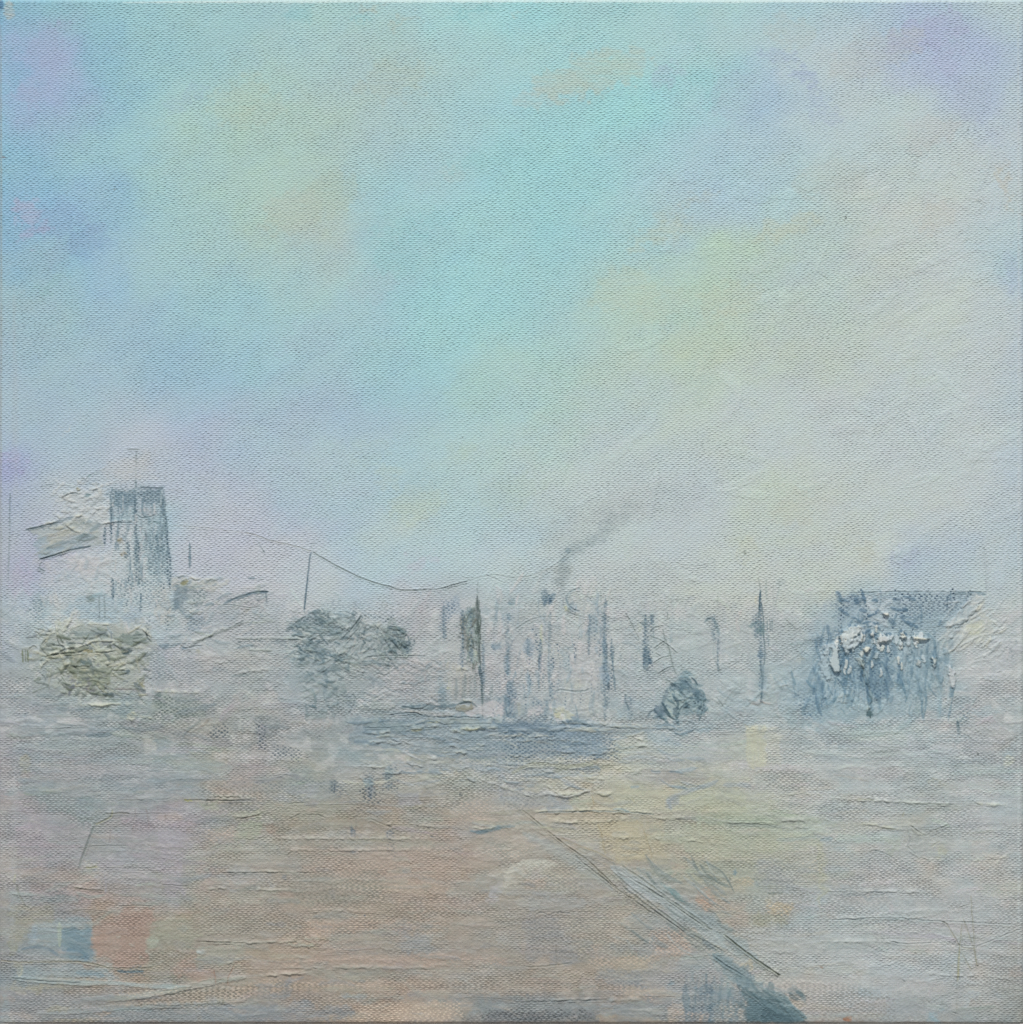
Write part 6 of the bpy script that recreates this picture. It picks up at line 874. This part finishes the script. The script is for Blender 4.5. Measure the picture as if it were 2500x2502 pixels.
# mound and pool restated over the loose strokes
A_('h', [(715,1260),(760,1160),(870,1070),(1000,1020),(1130,1030),(1215,1080),(1190,1160),(1160,1300),(1130,1440),(960,1480),(820,1440),(730,1360)], 'a18b7f', .5, soft=12, rag=8, streak=.4)
A_('h', [(480,1180),(700,1170),(720,1300),(730,1430),(620,1440),(500,1390)], '6f8894', .45, soft=12, rag=6, streak=.4)
dabs(60, 'k', 560, 1560, 1100, 1930, ['6c7f90','7d8d98','8a939a','5f7386'], V, .1, (6, 14), (20, 70), .5, .5)
dabs(50, 'k', 1040, 1680, 1500, 1930, ['5a707c','6c828c','4c6270'], .7, .15, (6, 14), (20, 80), .6, 1)
dabs(40, 'k', 60, 700, 900, 1340, ['7f8c90','a9b2b2','6f7c7c'], .68, .06, (4, 10), (30, 120), .55, 1)
A_('k', [(980,1620),(1100,1700),(1250,1770),(1400,1800),(1515,1905),(1440,1928),(1040,1928),(1050,1800)], '5f7684', .7, soft=5, rag=3, streak=.25, ang=.6, h=1.2, ridge=1.2)
A_('k', [(1150,1800),(1480,1905),(1420,1928),(1160,1928)], '4c6272', .7, soft=5, rag=3, streak=.3, ang=.6)
N_('k', [(700,1290),(900,1440),(1100,1600),(1300,1740),(1500,1890)], '8a9698', w=3, a=.6, h=1.5, lip=.6, brk=.3)
for P_, c_ in [([(60,690),(240,810),(440,960),(640,1100),(780,1205)],'6c7066'),([(-10,740),(160,890),(380,1060),(580,1210)],'6f7872'),([(860,1230),(1100,1415),(1310,1560)],'66695a')]: N_('k', P_, c_, w=3.4, a=.7, h=-1.8, lip=2.0, brk=.4)
# turned edges: lit top and shaded bottom painted in as colour, plus side tints
S_('o', [(300,6),(700,3),(1260,2),(2400,3)], 9, 'c6dad6', .7, soft=.6, streak=.2); E_('o', 24, 26, 16, 24, 'b6b9ac', .7, soft=8); S_('o', [(3,0),(3,22)], 14, '4f7cb0', .9, soft=.4, streak=.1)
S_('o', [(2,60),(3,700),(2,1100),(3,1700)], 7, '9aa39c', .5, soft=.8, streak=.4); S_('o', [(35,700),(38,1500),(30,2400)], 22, 'aab2b8', .22, soft=.9); S_('o', [(2488,20),(2490,900),(2489,2400)], 8, 'c2cacc', .4, soft=.8)
S_('o', [(0,2499),(1200,2499),(2500,2499)], 8, '6e5a52', .6, soft=.8, streak=.5)

# dry-brushed tops and stained pits of the weave all over, in drifts; lit bump tops painted in as paler colour
dr = sst(.44, .60, fbm(X / 90, Y / 30, 3, 4)); dr2 = sst(.46, .60, fbm(X / 70 + 40, Y / 40, 4, 4))
ba = (.58 * dr * low + .02) * np.clip(WV, 0, 1); m_ = PIT[..., 3] < ba
PIT[..., :3] = np.where(m_[..., None], C * .74 - .02, PIT[..., :3]); PIT[..., 3] = np.maximum(PIT[..., 3], ba)
bt = (.50 * dr2 * low + .16) * np.clip(WV, 0, 1); m_ = TOP[..., 3] < bt
TOP[..., :3] = np.where(m_[..., None], C * 1.06 + .035, TOP[..., :3]); TOP[..., 3] = np.maximum(TOP[..., 3], bt)
fn = (fbm(X / 7, Y / 5, 6, 2) - .5); C += (fn * .05 * (.35 + .65 * low))[..., None]
# ------------------------------------------------------------------ relief, edge rounding, sides
HT += (fbm(X / 5.2, Y / 4.4, 2, 2) - .5) * .5
HT = np.clip(HT, -4, 11)
R = 9.0
def drop(d): return np.where(d < R, R - np.sqrt(np.maximum(R * R - (R - np.clip(d, 0, R)) ** 2, 0)), 0)
edge = drop(X - xs[0]) + drop(xs[-1] - X) + drop(Y - ys[0]) + drop(ys[-1] - Y)
Z = (HT - edge).astype(np.float32)
C = np.clip(C, 0, 1)
def tone(c):                                      # mixed with a little grey: the tube colours above are too clean
    l = (c * np.array([.3, .55, .15], np.float32)).sum(-1, keepdims=True)
    out = l + (c - l) * SAT
    ex = np.maximum(out[..., 2] - np.maximum(out[..., 1], out[..., 0]), 0)
    k_ = BLU * (.75 + .25 * sst(.45, .68, l[..., 0]))
    out[..., 2] -= ex * k_; out[..., 1] += ex * .06
    return np.clip(out, 0, 1)
SAT, BLU = .86, .32
C = tone(C); rl = low * sst(1300, 1900, X); C[..., 0] -= .008 * low + .008 * rl; C[..., 1] += .004 * rl; C[..., 1] -= .001 * low; PIT[..., :3] = tone(PIT[..., :3]); TOP[..., :3] = tone(TOP[..., :3])
def lin(c): return np.where(c <= .04045, c / 12.92, ((c + .055) / 1.055) ** 2.4)
Cl = (lin(C) * np.array(GAIN)).astype(np.float32)
PIT[..., :3] = lin(PIT[..., :3]) * np.array(GAIN); TOP[..., :3] = lin(TOP[..., :3]) * np.array(GAIN)
print('painted', round(time.time() - T0, 1), 's', NX, NY)

# ------------------------------------------------------------------ which painted motif each face of the paint film belongs to
LAB = np.zeros((NY - 1, NX - 1), np.int16)
cx = (xs[1:] + xs[:-1]) / 2; cy = (ys[1:] + ys[:-1]) / 2
CX, CY = np.meshgrid(cx, cy); wob = (fbm(CX / 9, CY / 9, 3, 2) - .5) * 9; wob2 = (fbm(CX / 9 + 77, CY / 9, 5, 2) - .5) * 9
# (name, parent name or None, label or None, list of (frame, polygon or (line, width)))
MOTIF = [
 ('painted_ground', None, 'knifed foreground in pinkish grey, cream and slate paint', [('o', [(-20,1770),(600,1790),(860,1752),(1700,1772),(2520,1790),(2520,2520),(-20,2520)])]),
 ('painted_water', None, 'slate blue strip of water below the arched hall', [('o', [(850,1756),(1200,1754),(1480,1762),(1640,1776),(1500,1800),(1520,1870),(1100,1880),(860,1830)])]),
 ('painted_road_edge', None, 'scratched double line of a road running to the lower right corner', [('k', [(-640,190),(-560,180),(60,640),(440,830),(860,1190),(1320,1560),(1500,1880),(1420,1930),(1080,1930),(800,1560),(560,1240),(60,900),(-620,330)])]),
 ('painted_mound', None, 'rounded pink mound low in the left foreground', [('h', [(720,1240),(740,1180),(860,1090),(960,1030),(1080,1020),(1200,1040),(1230,1090),(1170,1180),(1150,1380),(1140,1480),(900,1490),(760,1420),(710,1340)])]),
 ('painted_pool', None, 'blue pool left of the pink mound', [('h', [(230,1160),(560,1080),(710,1120),(700,1240),(710,1420),(600,1450),(480,1420),(360,1340),(230,1330)])]),
 ('painted_tower', None, 'tall pale tower with blue upper storey at the left', [('a', [(600,600),(800,570),(1040,545),(1540,535),(1560,700),(1590,1000),(1610,1860),(500,1840),(420,1500),(370,1225),(940,1090),(960,900),(640,720)])]),
 ('roof', 'painted_tower', 'sloping grey side roof of the tower', [('a', [(240,945),(560,850),(800,800),(960,900),(940,1085),(640,1140),(370,1225),(330,1020)])]),
 ('upper_storey', 'painted_tower', 'blue banded upper storey of the tower', [('a', [(1045,550),(1540,535),(1560,700),(1575,860),(1045,862)])]),
 ('aerial', 'painted_tower', None, [('a', ([(1192,188),(1320,186)], 7)), ('a', ([(1284,190),(1280,540)], 7))]),
 ('painted_low_building', None, 'low grey building with a dark sloping roof line between tower and pole', [('b', [(60,410),(600,450),(700,560),(980,560),(985,700),(960,980),(680,960),(420,960),(100,960),(60,700)])]),
 ('painted_shrub', None, 'thick olive and cream shrub at the foot of the tower', [('g', [(310,330),(560,300),(740,200),(900,280),(1300,310),(1440,420),(1380,560),(1380,900),(1000,960),(640,960),(400,740),(200,650),(200,520),(380,480)])]),
 ('painted_tree', None, 'dark slate tree under the leaning pole', [('b', [(1150,940),(1260,850),(1320,780),(1400,740),(1540,740),(1620,790),(1740,920),(1640,1040),(1540,1130),(1500,1260),(1340,1240),(1240,1140)])]),
 ('painted_shed', None, 'grey green gabled shed left of the tall mast', [('c', [(60,1100),(260,880),(350,780),(520,900),(720,900),(780,1090),(780,1165),(500,1180),(200,1260)])]),
 ('painted_utility_pole', None, 'thin leaning pole above the dark tree', [('b', ([(1396,110),(1398,185),(1360,420),(1325,750)], 8))]),
 ('painted_wire', None, 'slack wire sagging from the leaning pole to the tall mast', [('b', ([(770,5),(1000,75),(1290,150),(1398,182),(1560,280),(1700,355),(1930,458)], 6)), ('c', ([(120,340),(400,465),(590,515),(680,550),(940,545),(1200,495),(1340,462)], 6))]),
 ('painted_cypress', None, 'narrow dark cypress touching the left of the tall mast', [('c', [(1270,780),(1300,700),(1400,690),(1430,1000),(1420,1240),(1330,1240),(1290,1080),(1260,900)])]),
 ('painted_hall', None, 'pale arched hall between the tall mast and the scaffold', [('d', [(230,960),(320,860),(480,700),(640,590),(760,560),(1020,700),(1090,860),(1110,1500),(1080,1700),(780,1790),(600,1760),(160,1740),(160,1150)])]),
 ('painted_mast', None, 'tall dark mast standing at the quay in the middle', [('c', ([(1412,590),(1416,800),(1430,1050),(1450,1320),(1462,1500),(1466,1750)], 11))]),
 ('painted_post', None, 'short dark blue post beside the scaffold', [('d', [(1440,1070),(1505,1065),(1515,1290),(1440,1290)])]),
 ('painted_scaffold', None, 'scratched lattice scaffold right of the dark blue post', [('d', ([(1500,950),(1630,880)], 7)), ('d', ([(1490,985),(1640,1050),(1760,1150)], 7)), ('d', ([(1530,1105),(1645,1020)], 7)), ('d', ([(1525,1245),(1690,1165)], 7)), ('d', ([(1570,1345),(1725,1265)], 7)), ('d', ([(1620,910),(1680,1100),(1745,1350)], 7))]),
 ('painted_tent', None, 'small dark blue tent on the shore', [('e', [(270,1330),(320,1330),(380,1420),(440,1490),(500,1600),(510,1680),(440,1740),(250,1740),(180,1780),(0,1770),(10,1680),(100,1540),(140,1450)])]),
 ('painted_street_lamp', None, 'faint bent street lamp between tent and second mast', [('e', ([(475,850),(520,812),(570,840),(605,980),(600,1160)], 11))]),
 ('painted_mast', None, 'forked blue mast left of the hangar', [('e', ([(975,440),(1000,550),(990,800),(1005,960),(1015,1240),(1015,1420),(1000,1620)], 20))]),
 ('painted_hangar', None, 'large blue hangar with white paint drips at the right', [('f', [(180,720),(320,575),(1590,570),(1600,600),(1740,920),(1420,1100),(1280,1480),(1240,1640),(900,1660),(700,1760),(420,1720),(60,1660),(-200,1640),(-60,1000)])]),
 ('roof', 'painted_hangar', 'blue speckled roof of the hangar', [('f', [(200,700),(320,575),(1590,570),(1400,680),(1250,820),(1000,960),(860,985),(700,900),(400,860),(240,860)])]),
 ('paint_drip', 'painted_hangar', None, [('f', [(185,975),(290,890),(400,880),(385,1050),(310,1080),(265,1160),(240,1090)])]),
 ('paint_drip', 'painted_hangar', None, [('f', [(110,1110),(185,1080),(180,1160),(200,1310),(150,1320),(115,1240)])]),
 ('paint_drip', 'painted_hangar', None, [('f', [(550,985),(620,970),(665,1010),(630,1045),(565,1045)])]),
 ('paint_drip', 'painted_hangar', None, [('f', [(410,1100),(450,1080),(490,1095),(470,1135),(430,1135)])]),
 ('paint_drip', 'painted_hangar', None, [('f', [(880,985),(980,984),(1050,1005),(960,1022),(890,1015)])]),
 ('paint_drip', 'painted_hangar', None, [('f', [(755,940),(800,925),(825,990),(790,1010),(760,985)])]),
 ('trunk', 'painted_hangar', 'dark crooked upright in the mouth of the hangar', [('f', ([(400,1180),(430,1290),(480,1470),(490,1560),(484,1750)], 12))]),
 ('signature', None, 'monogram scratched into the wet paint at the lower right', [('l', (p, 8)) for p in ([(1130,1100),(1112,1330),(1092,1620)], [(965,1130),(1010,1155),(1110,1330)], [(1132,1095),(1190,1260),(1222,1345),(1258,1500)], [(1200,920),(1218,1180),(1248,1490)], [(1112,1330),(1240,1342)], [(1130,1380),(1205,1520)])]),
]
for n, (nm, par, lb, shapes) in enumerate(MOTIF, 1):
    for fr, g in shapes:
        line = isinstance(g, tuple)
        P = tr(fr, g[0] if line else g); r = (g[1] if line else 10) + 8
        px = [p[0] for p in P]; py = [p[1] for p in P]
        i0, i1 = np.searchsorted(cx, [min(px) - r, max(px) + r]); j0, j1 = np.searchsorted(cy, [min(py) - r, max(py) + r])
        sl = (slice(j0, j1), slice(i0, i1)); x, y = CX[sl], CY[sl]
        if line:
            sd, _, _ = pdist(x, y, smooth(P)); m = np.abs(sd) < g[1] / 2
        else: m = inside(x + wob[sl], y + wob2[sl], P)
        LAB[sl][m] = n

# ------------------------------------------------------------------ materials
def nd(nt, t, **kw):
    n = nt.nodes.new(t)
    for k, v in kw.items(): setattr(n, k, v)
    return n
def mth(nt, op, a, b=None, c=None, clamp=False):
    n = nt.nodes.new('ShaderNodeMath'); n.operation = op; n.use_clamp = clamp
    for i, v in enumerate((a, b, c)):
        if v is None: continue
        if isinstance(v, (int, float)): n.inputs[i].default_value = v
        else: nt.links.new(v, n.inputs[i])
    return n.outputs[0]
def paint_material(attrs=True, name='oil_paint', flat=(.6, .6, .58)):
    m = bpy.data.materials.new(name); m.use_nodes = True; nt = m.node_tree; L = nt.links
    bs = nt.nodes['Principled BSDF']
    tc = nd(nt, 'ShaderNodeTexCoord'); sc = nd(nt, 'ShaderNodeVectorMath', operation='SCALE'); sc.inputs['Scale'].default_value = 1 / S
    L.new(tc.outputs['Object'], sc.inputs[0]); P = sc.outputs[0]
    def noise(scale, det=2.0):
        n = nd(nt, 'ShaderNodeTexNoise'); n.inputs['Scale'].default_value = scale; n.inputs['Detail'].default_value = det; L.new(P, n.inputs['Vector']); return n
    sp = nd(nt, 'ShaderNodeSeparateXYZ'); L.new(P, sp.inputs[0])
    n1 = noise(.016, 1); n2 = noise(.11, 1)
    s1 = nd(nt, 'ShaderNodeSeparateColor'); L.new(n1.outputs['Color'], s1.inputs[0]); s2 = nd(nt, 'ShaderNodeSeparateColor'); L.new(n2.outputs['Color'], s2.inputs[0])
    def coord(base, ch, amp1, amp2):
        a = mth(nt, 'MULTIPLY_ADD', s1.outputs[ch], amp1, -amp1 / 2); b = mth(nt, 'MULTIPLY_ADD', s2.outputs[ch], amp2, -amp2 / 2)
        return mth(nt, 'ADD', mth(nt, 'ADD', base, a), b)
    u = coord(sp.outputs['X'], 0, 16, 6.5); v = coord(sp.outputs['Z'], 1, 10, 3.4)
    wn = nd(nt, 'ShaderNodeTexWhiteNoise', noise_dimensions='1D'); L.new(mth(nt, 'FLOOR', mth(nt, 'MULTIPLY_ADD', v, 1 / 4.75, .5)), wn.inputs['W'])
    u = mth(nt, 'ADD', u, mth(nt, 'MULTIPLY_ADD', wn.outputs['Value'], 4.4, -2.2))
    cu = mth(nt, 'COSINE', mth(nt, 'MULTIPLY', u, math.pi / 7.0)); cv = mth(nt, 'COSINE', mth(nt, 'MULTIPLY', v, math.pi / 4.75))
    wv = mth(nt, 'MULTIPLY', cu, cv)                              # -1 pits .. 1 bumps
    rows = mth(nt, 'COSINE', mth(nt, 'MULTIPLY', v, 2 * math.pi / 4.75))
    big = noise(.03, 2); irregular = mth(nt, 'MULTIPLY_ADD', big.outputs['Fac'], 1.5, .22)
    fine = noise(.42, 3); grain = noise(.9, 2)
    if attrs:
        A = {}
        for k in ('pigment', 'pit_pigment', 'top_pigment', 'surface'):
            a = nd(nt, 'ShaderNodeAttribute', attribute_name=k); A[k] = a
        amt = nd(nt, 'ShaderNodeSeparateColor'); L.new(A['surface'].outputs['Color'], amt.inputs[0]); weave = amt.outputs[0]
        j = mth(nt, 'MULTIPLY_ADD', fine.outputs['Fac'], 1.3, -.65)
        pm = mth(nt, 'MULTIPLY', mth(nt, 'MULTIPLY_ADD', mth(nt, 'ADD', wv, j), -2.0, -.10, clamp=True), A['pit_pigment'].outputs['Alpha'])
        tm = mth(nt, 'MULTIPLY', mth(nt, 'MULTIPLY_ADD', mth(nt, 'ADD', wv, j), 1.8, -.15, clamp=True), A['top_pigment'].outputs['Alpha'])
        m1 = nd(nt, 'ShaderNodeMix', data_type='RGBA'); L.new(tm, m1.inputs[0]); L.new(A['pigment'].outputs['Color'], m1.inputs[6]); L.new(A['top_pigment'].outputs['Color'], m1.inputs[7])
        m2 = nd(nt, 'ShaderNodeMix', data_type='RGBA'); L.new(pm, m2.inputs[0]); L.new(m1.outputs[2], m2.inputs[6]); L.new(A['pit_pigment'].outputs['Color'], m2.inputs[7])
        # specks of unmixed pigment
        gs = nd(nt, 'ShaderNodeVectorMath', operation='MULTIPLY_ADD'); L.new(grain.outputs['Color'], gs.inputs[0]); gs.inputs[1].default_value = (.42, .36, .44); gs.inputs[2].default_value = (.79, .82, .78)
        spk = nd(nt, 'ShaderNodeMix', data_type='RGBA', blend_type='MULTIPLY'); spk.inputs[0].default_value = 1.0; L.new(m2.outputs[2], spk.inputs[6]); L.new(gs.outputs[0], spk.inputs[7])
        L.new(spk.outputs[2], bs.inputs['Base Color'])
    else:
        bs.inputs['Base Color'].default_value = (*flat, 1); weave = 1.0
    n9 = noise(.10, 1); uneven = mth(nt, 'MULTIPLY_ADD', n9.outputs['Fac'], 3.2, -.6)
    wvs = mth(nt, 'MAXIMUM', wv, mth(nt, 'MULTIPLY', wv, .5)); irregular = mth(nt, 'MULTIPLY', irregular, uneven)
    h1 = mth(nt, 'MULTIPLY', mth(nt, 'MULTIPLY', wvs, irregular), mth(nt, 'MULTIPLY', weave, BUMP) if attrs else BUMP)
    h2 = mth(nt, 'MULTIPLY', rows, mth(nt, 'MULTIPLY', weave, .26) if attrs else .2)
    h3 = mth(nt, 'MULTIPLY', fine.outputs['Fac'], .9)
    hh = mth(nt, 'MULTIPLY', mth(nt, 'ADD', mth(nt, 'ADD', h1, h2), h3), S)
    b = nd(nt, 'ShaderNodeBump'); b.inputs['Distance'].default_value = 1.0; b.inputs['Strength'].default_value = 1.0; L.new(hh, b.inputs['Height']); L.new(b.outputs[0], bs.inputs['Normal'])
    bs.inputs['Roughness'].default_value = .55; bs.inputs['Specular IOR Level'].default_value = .3
    return m
BUMP = .95
PAINT = paint_material()
BACK = paint_material(False, 'raw_canvas', (.55, .50, .40))
def simple(name, c1, c2, scale, rough=.8, bump=.3, stretch=(1, 1, 1)):
    m = bpy.data.materials.new(name); m.use_nodes = True; nt = m.node_tree; L = nt.links; bs = nt.nodes['Principled BSDF']
    tc = nd(nt, 'ShaderNodeTexCoord'); mp = nd(nt, 'ShaderNodeMapping'); mp.inputs['Scale'].default_value = stretch; L.new(tc.outputs['Object'], mp.inputs[0])
    n = nd(nt, 'ShaderNodeTexNoise'); n.inputs['Scale'].default_value = scale; n.inputs['Detail'].default_value = 6; L.new(mp.outputs[0], n.inputs['Vector'])
    r = nd(nt, 'ShaderNodeMix', data_type='RGBA'); r.inputs[6].default_value = (*c1, 1); r.inputs[7].default_value = (*c2, 1); L.new(n.outputs['Fac'], r.inputs[0]); L.new(r.outputs[2], bs.inputs['Base Color'])
    b = nd(nt, 'ShaderNodeBump'); b.inputs['Strength'].default_value = bump; b.inputs['Distance'].default_value = .002; L.new(n.outputs['Fac'], b.inputs['Height']); L.new(b.outputs[0], bs.inputs['Normal'])
    bs.inputs['Roughness'].default_value = rough; return m

# ------------------------------------------------------------------ meshes
col = bpy.context.scene.collection
HZ = 1.5                                                           # height of the painting's centre above the floor
root = bpy.data.objects.new('landscape_painting', None); col.objects.link(root); root.location = (0, 0, HZ - H / 2 * S); root.empty_display_size = .1
root['label'] = 'square unframed oil painting of a hazy blue harbour town, on a plaster wall'; root['category'] = 'painting'
PX = ((X - W / 2) * S).astype(np.float32); PZ = ((H - Y) * S).astype(np.float32); PY = (-Z * S).astype(np.float32)
pos = np.stack([PX, PY, PZ], -1).reshape(-1, 3)
Cf = np.concatenate([Cl.reshape(-1, 3), np.ones((NX * NY, 1), np.float32)], 1)
Sf = np.zeros((NX * NY, 4), np.float32); Sf[:, 0] = np.clip(WV, 0, 1.3).reshape(-1); Sf[:, 3] = 1
idx = np.arange(NX * NY, dtype=np.int64).reshape(NY, NX)
q = np.stack([idx[:-1, :-1], idx[1:, :-1], idx[1:, 1:], idx[:-1, 1:]], -1).reshape(-1, 4)
lab = LAB.reshape(-1)
def film(name, quads, parent, label=None):
    used, inv = np.unique(quads, return_inverse=True); nf = len(quads)
    me = bpy.data.meshes.new(name); me.vertices.add(len(used)); me.vertices.foreach_set('co', pos[used].ravel())
    me.loops.add(nf * 4); me.loops.foreach_set('vertex_index', inv.reshape(-1).astype(np.int32))
    me.polygons.add(nf); me.polygons.foreach_set('loop_start', np.arange(0, nf * 4, 4, dtype=np.int32)); me.polygons.foreach_set('use_smooth', np.ones(nf, bool))
    for k, arr in (('pigment', Cf), ('pit_pigment', PIT.reshape(-1, 4)), ('top_pigment', TOP.reshape(-1, 4)), ('surface', Sf)):
        a = me.attributes.new(k, 'FLOAT_COLOR', 'POINT'); a.data.foreach_set('color', np.ascontiguousarray(arr[used], np.float32).ravel())
    me.update(calc_edges=True); me.materials.append(PAINT)
    o = bpy.data.objects.new(name, me); col.objects.link(o); o.parent = parent
    if label: o['label'] = label
    return o
film('painted_sky', q[lab == 0], root, 'soft turquoise, lilac and grey sky with the canvas weave showing')
made = {}
for n, (nm, par, lb, _) in enumerate(MOTIF, 1):
    qq = q[lab == n]
    if len(qq) == 0: print('EMPTY', nm); continue
    o = film(nm, qq, made[par] if par else root, lb)
    made[nm] = o
print('film', round(time.time() - T0, 1))

def mesh_obj(name, verts, faces, mat, parent=None, bevel=0):
    me = bpy.data.meshes.new(name); me.from_pydata(verts, [], faces); me.materials.append(mat); me.update()
    o = bpy.data.objects.new(name, me); col.objects.link(o); o.parent = parent
    if bevel: b = o.modifiers.new('bevel', 'BEVEL'); b.width = bevel; b.segments = 2
    return o
def box(x0, y0, z0, x1, y1, z1):
    v = [(x, y, z) for x in (x0, x1) for y in (y0, y1) for z in (z0, z1)]
    return v, [(0,1,3,2), (4,6,7,5), (0,4,5,1), (2,3,7,6), (0,2,6,4), (1,5,7,3)]
hw = (W / 2 + 3) * S; zb, zt = -1.5 * S, (H + 2.5) * S; yf = R * S; DEP = .018
# turned sides of the canvas and the strip folded behind
v, f = [], []
ring = [(-hw, zb), (hw, zb), (hw, zt), (-hw, zt)]
for (y, ins) in ((yf * 1.02, 0.0), (DEP - .001, 0.0), (DEP, .001), (DEP, .03)):
    for (x, z) in ring: v.append((x - math.copysign(ins, x), y, z + (ins if z < .1 else -ins)))
for k in range(3):
    for i in range(4):
        a, b = k * 4 + i, k * 4 + (i + 1) % 4; f.append((a, b, b + 4, a + 4))
mesh_obj('canvas', v, f, BACK, root)['label'] = 'bare canvas turned over the sides of the stretcher'
wood = simple('pine', (.50, .34, .19), (.36, .23, .12), 60, .6, .3, (1, 1, 12))
for x0, z0, x1, z1 in [(-hw + .001, zb + .001, -hw + .036, zt - .001), (hw - .036, zb + .001, hw - .001, zt - .001), (-hw + .0362, zb + .001, hw - .0362, zb + .036), (-hw + .0362, zt - .036, hw - .0362, zt - .001)]:
    vv, ff = box(x0, .004, z0, x1, DEP - .0005, z1); mesh_obj('stretcher_bar', vv, ff, wood, root, .0008)
# setting
wall = simple('plaster', (.62, .61, .58), (.70, .69, .66), 9, .9, .25)
vv, ff = box(-3, DEP + .001, 0, 3, DEP + .16, 3.0); o = mesh_obj('wall', vv, ff, wall); o['kind'] = 'structure'
flo = simple('stone_paving', (.30, .29, .27), (.40, .39, .36), 6, .8, .4)
vv, ff = box(-60, -60, -.1, 60, 60, -.002); o = mesh_obj('ground', vv, ff, flo); o['kind'] = 'structure'

# ------------------------------------------------------------------ camera, light, sky
sc = bpy.context.scene
cd = bpy.data.cameras.new('camera'); cam = bpy.data.objects.new('camera', cd); col.objects.link(cam); sc.camera = cam
DIST = 1.10; cam.location = (0, -DIST, HZ); cam.rotation_euler = (math.pi / 2, 0, 0)
cd.sensor_fit = 'HORIZONTAL'; cd.sensor_width = 36; cd.lens = 36 * DIST / (W * S); cd.clip_start = .05; cd.clip_end = 500
EL, AZ = math.radians(50), math.radians(-6)                       # sun: up and a little to the left of the viewer
d = (math.sin(AZ) * math.cos(EL), -math.cos(AZ) * math.cos(EL), math.sin(EL))
sd = bpy.data.lights.new('sun', 'SUN'); sd.energy = 3.6; sd.angle = math.radians(.6); sd.color = (1, .95, .88)
so = bpy.data.objects.new('sun', sd); col.objects.link(so)
from mathutils import Vector
so.rotation_euler = Vector(d).to_track_quat('Z', 'Y').to_euler(); so.location = (-2, -3, 5)
w = bpy.data.worlds.new('World'); sc.world = w; w.use_nodes = True; nt = w.node_tree
sk = nt.nodes.new('ShaderNodeTexSky'); sk.sky_type = 'NISHITA'; sk.sun_disc = False; sk.sun_elevation = EL; sk.sun_rotation = math.pi - AZ
sk.sun_rotation = math.atan2(d[0], d[1])
bg = nt.nodes['Background']; nt.links.new(sk.outputs[0], bg.inputs[0]); bg.inputs[1].default_value = .12
sc.view_settings.view_transform = 'Standard'; sc.view_settings.look = 'None'; sc.view_settings.gamma = 1; sc.view_settings.exposure = EXPO if 'EXPO' in globals() else 0.0
sc.render.engine = 'CYCLES'
print('done', round(time.time() - T0, 1))
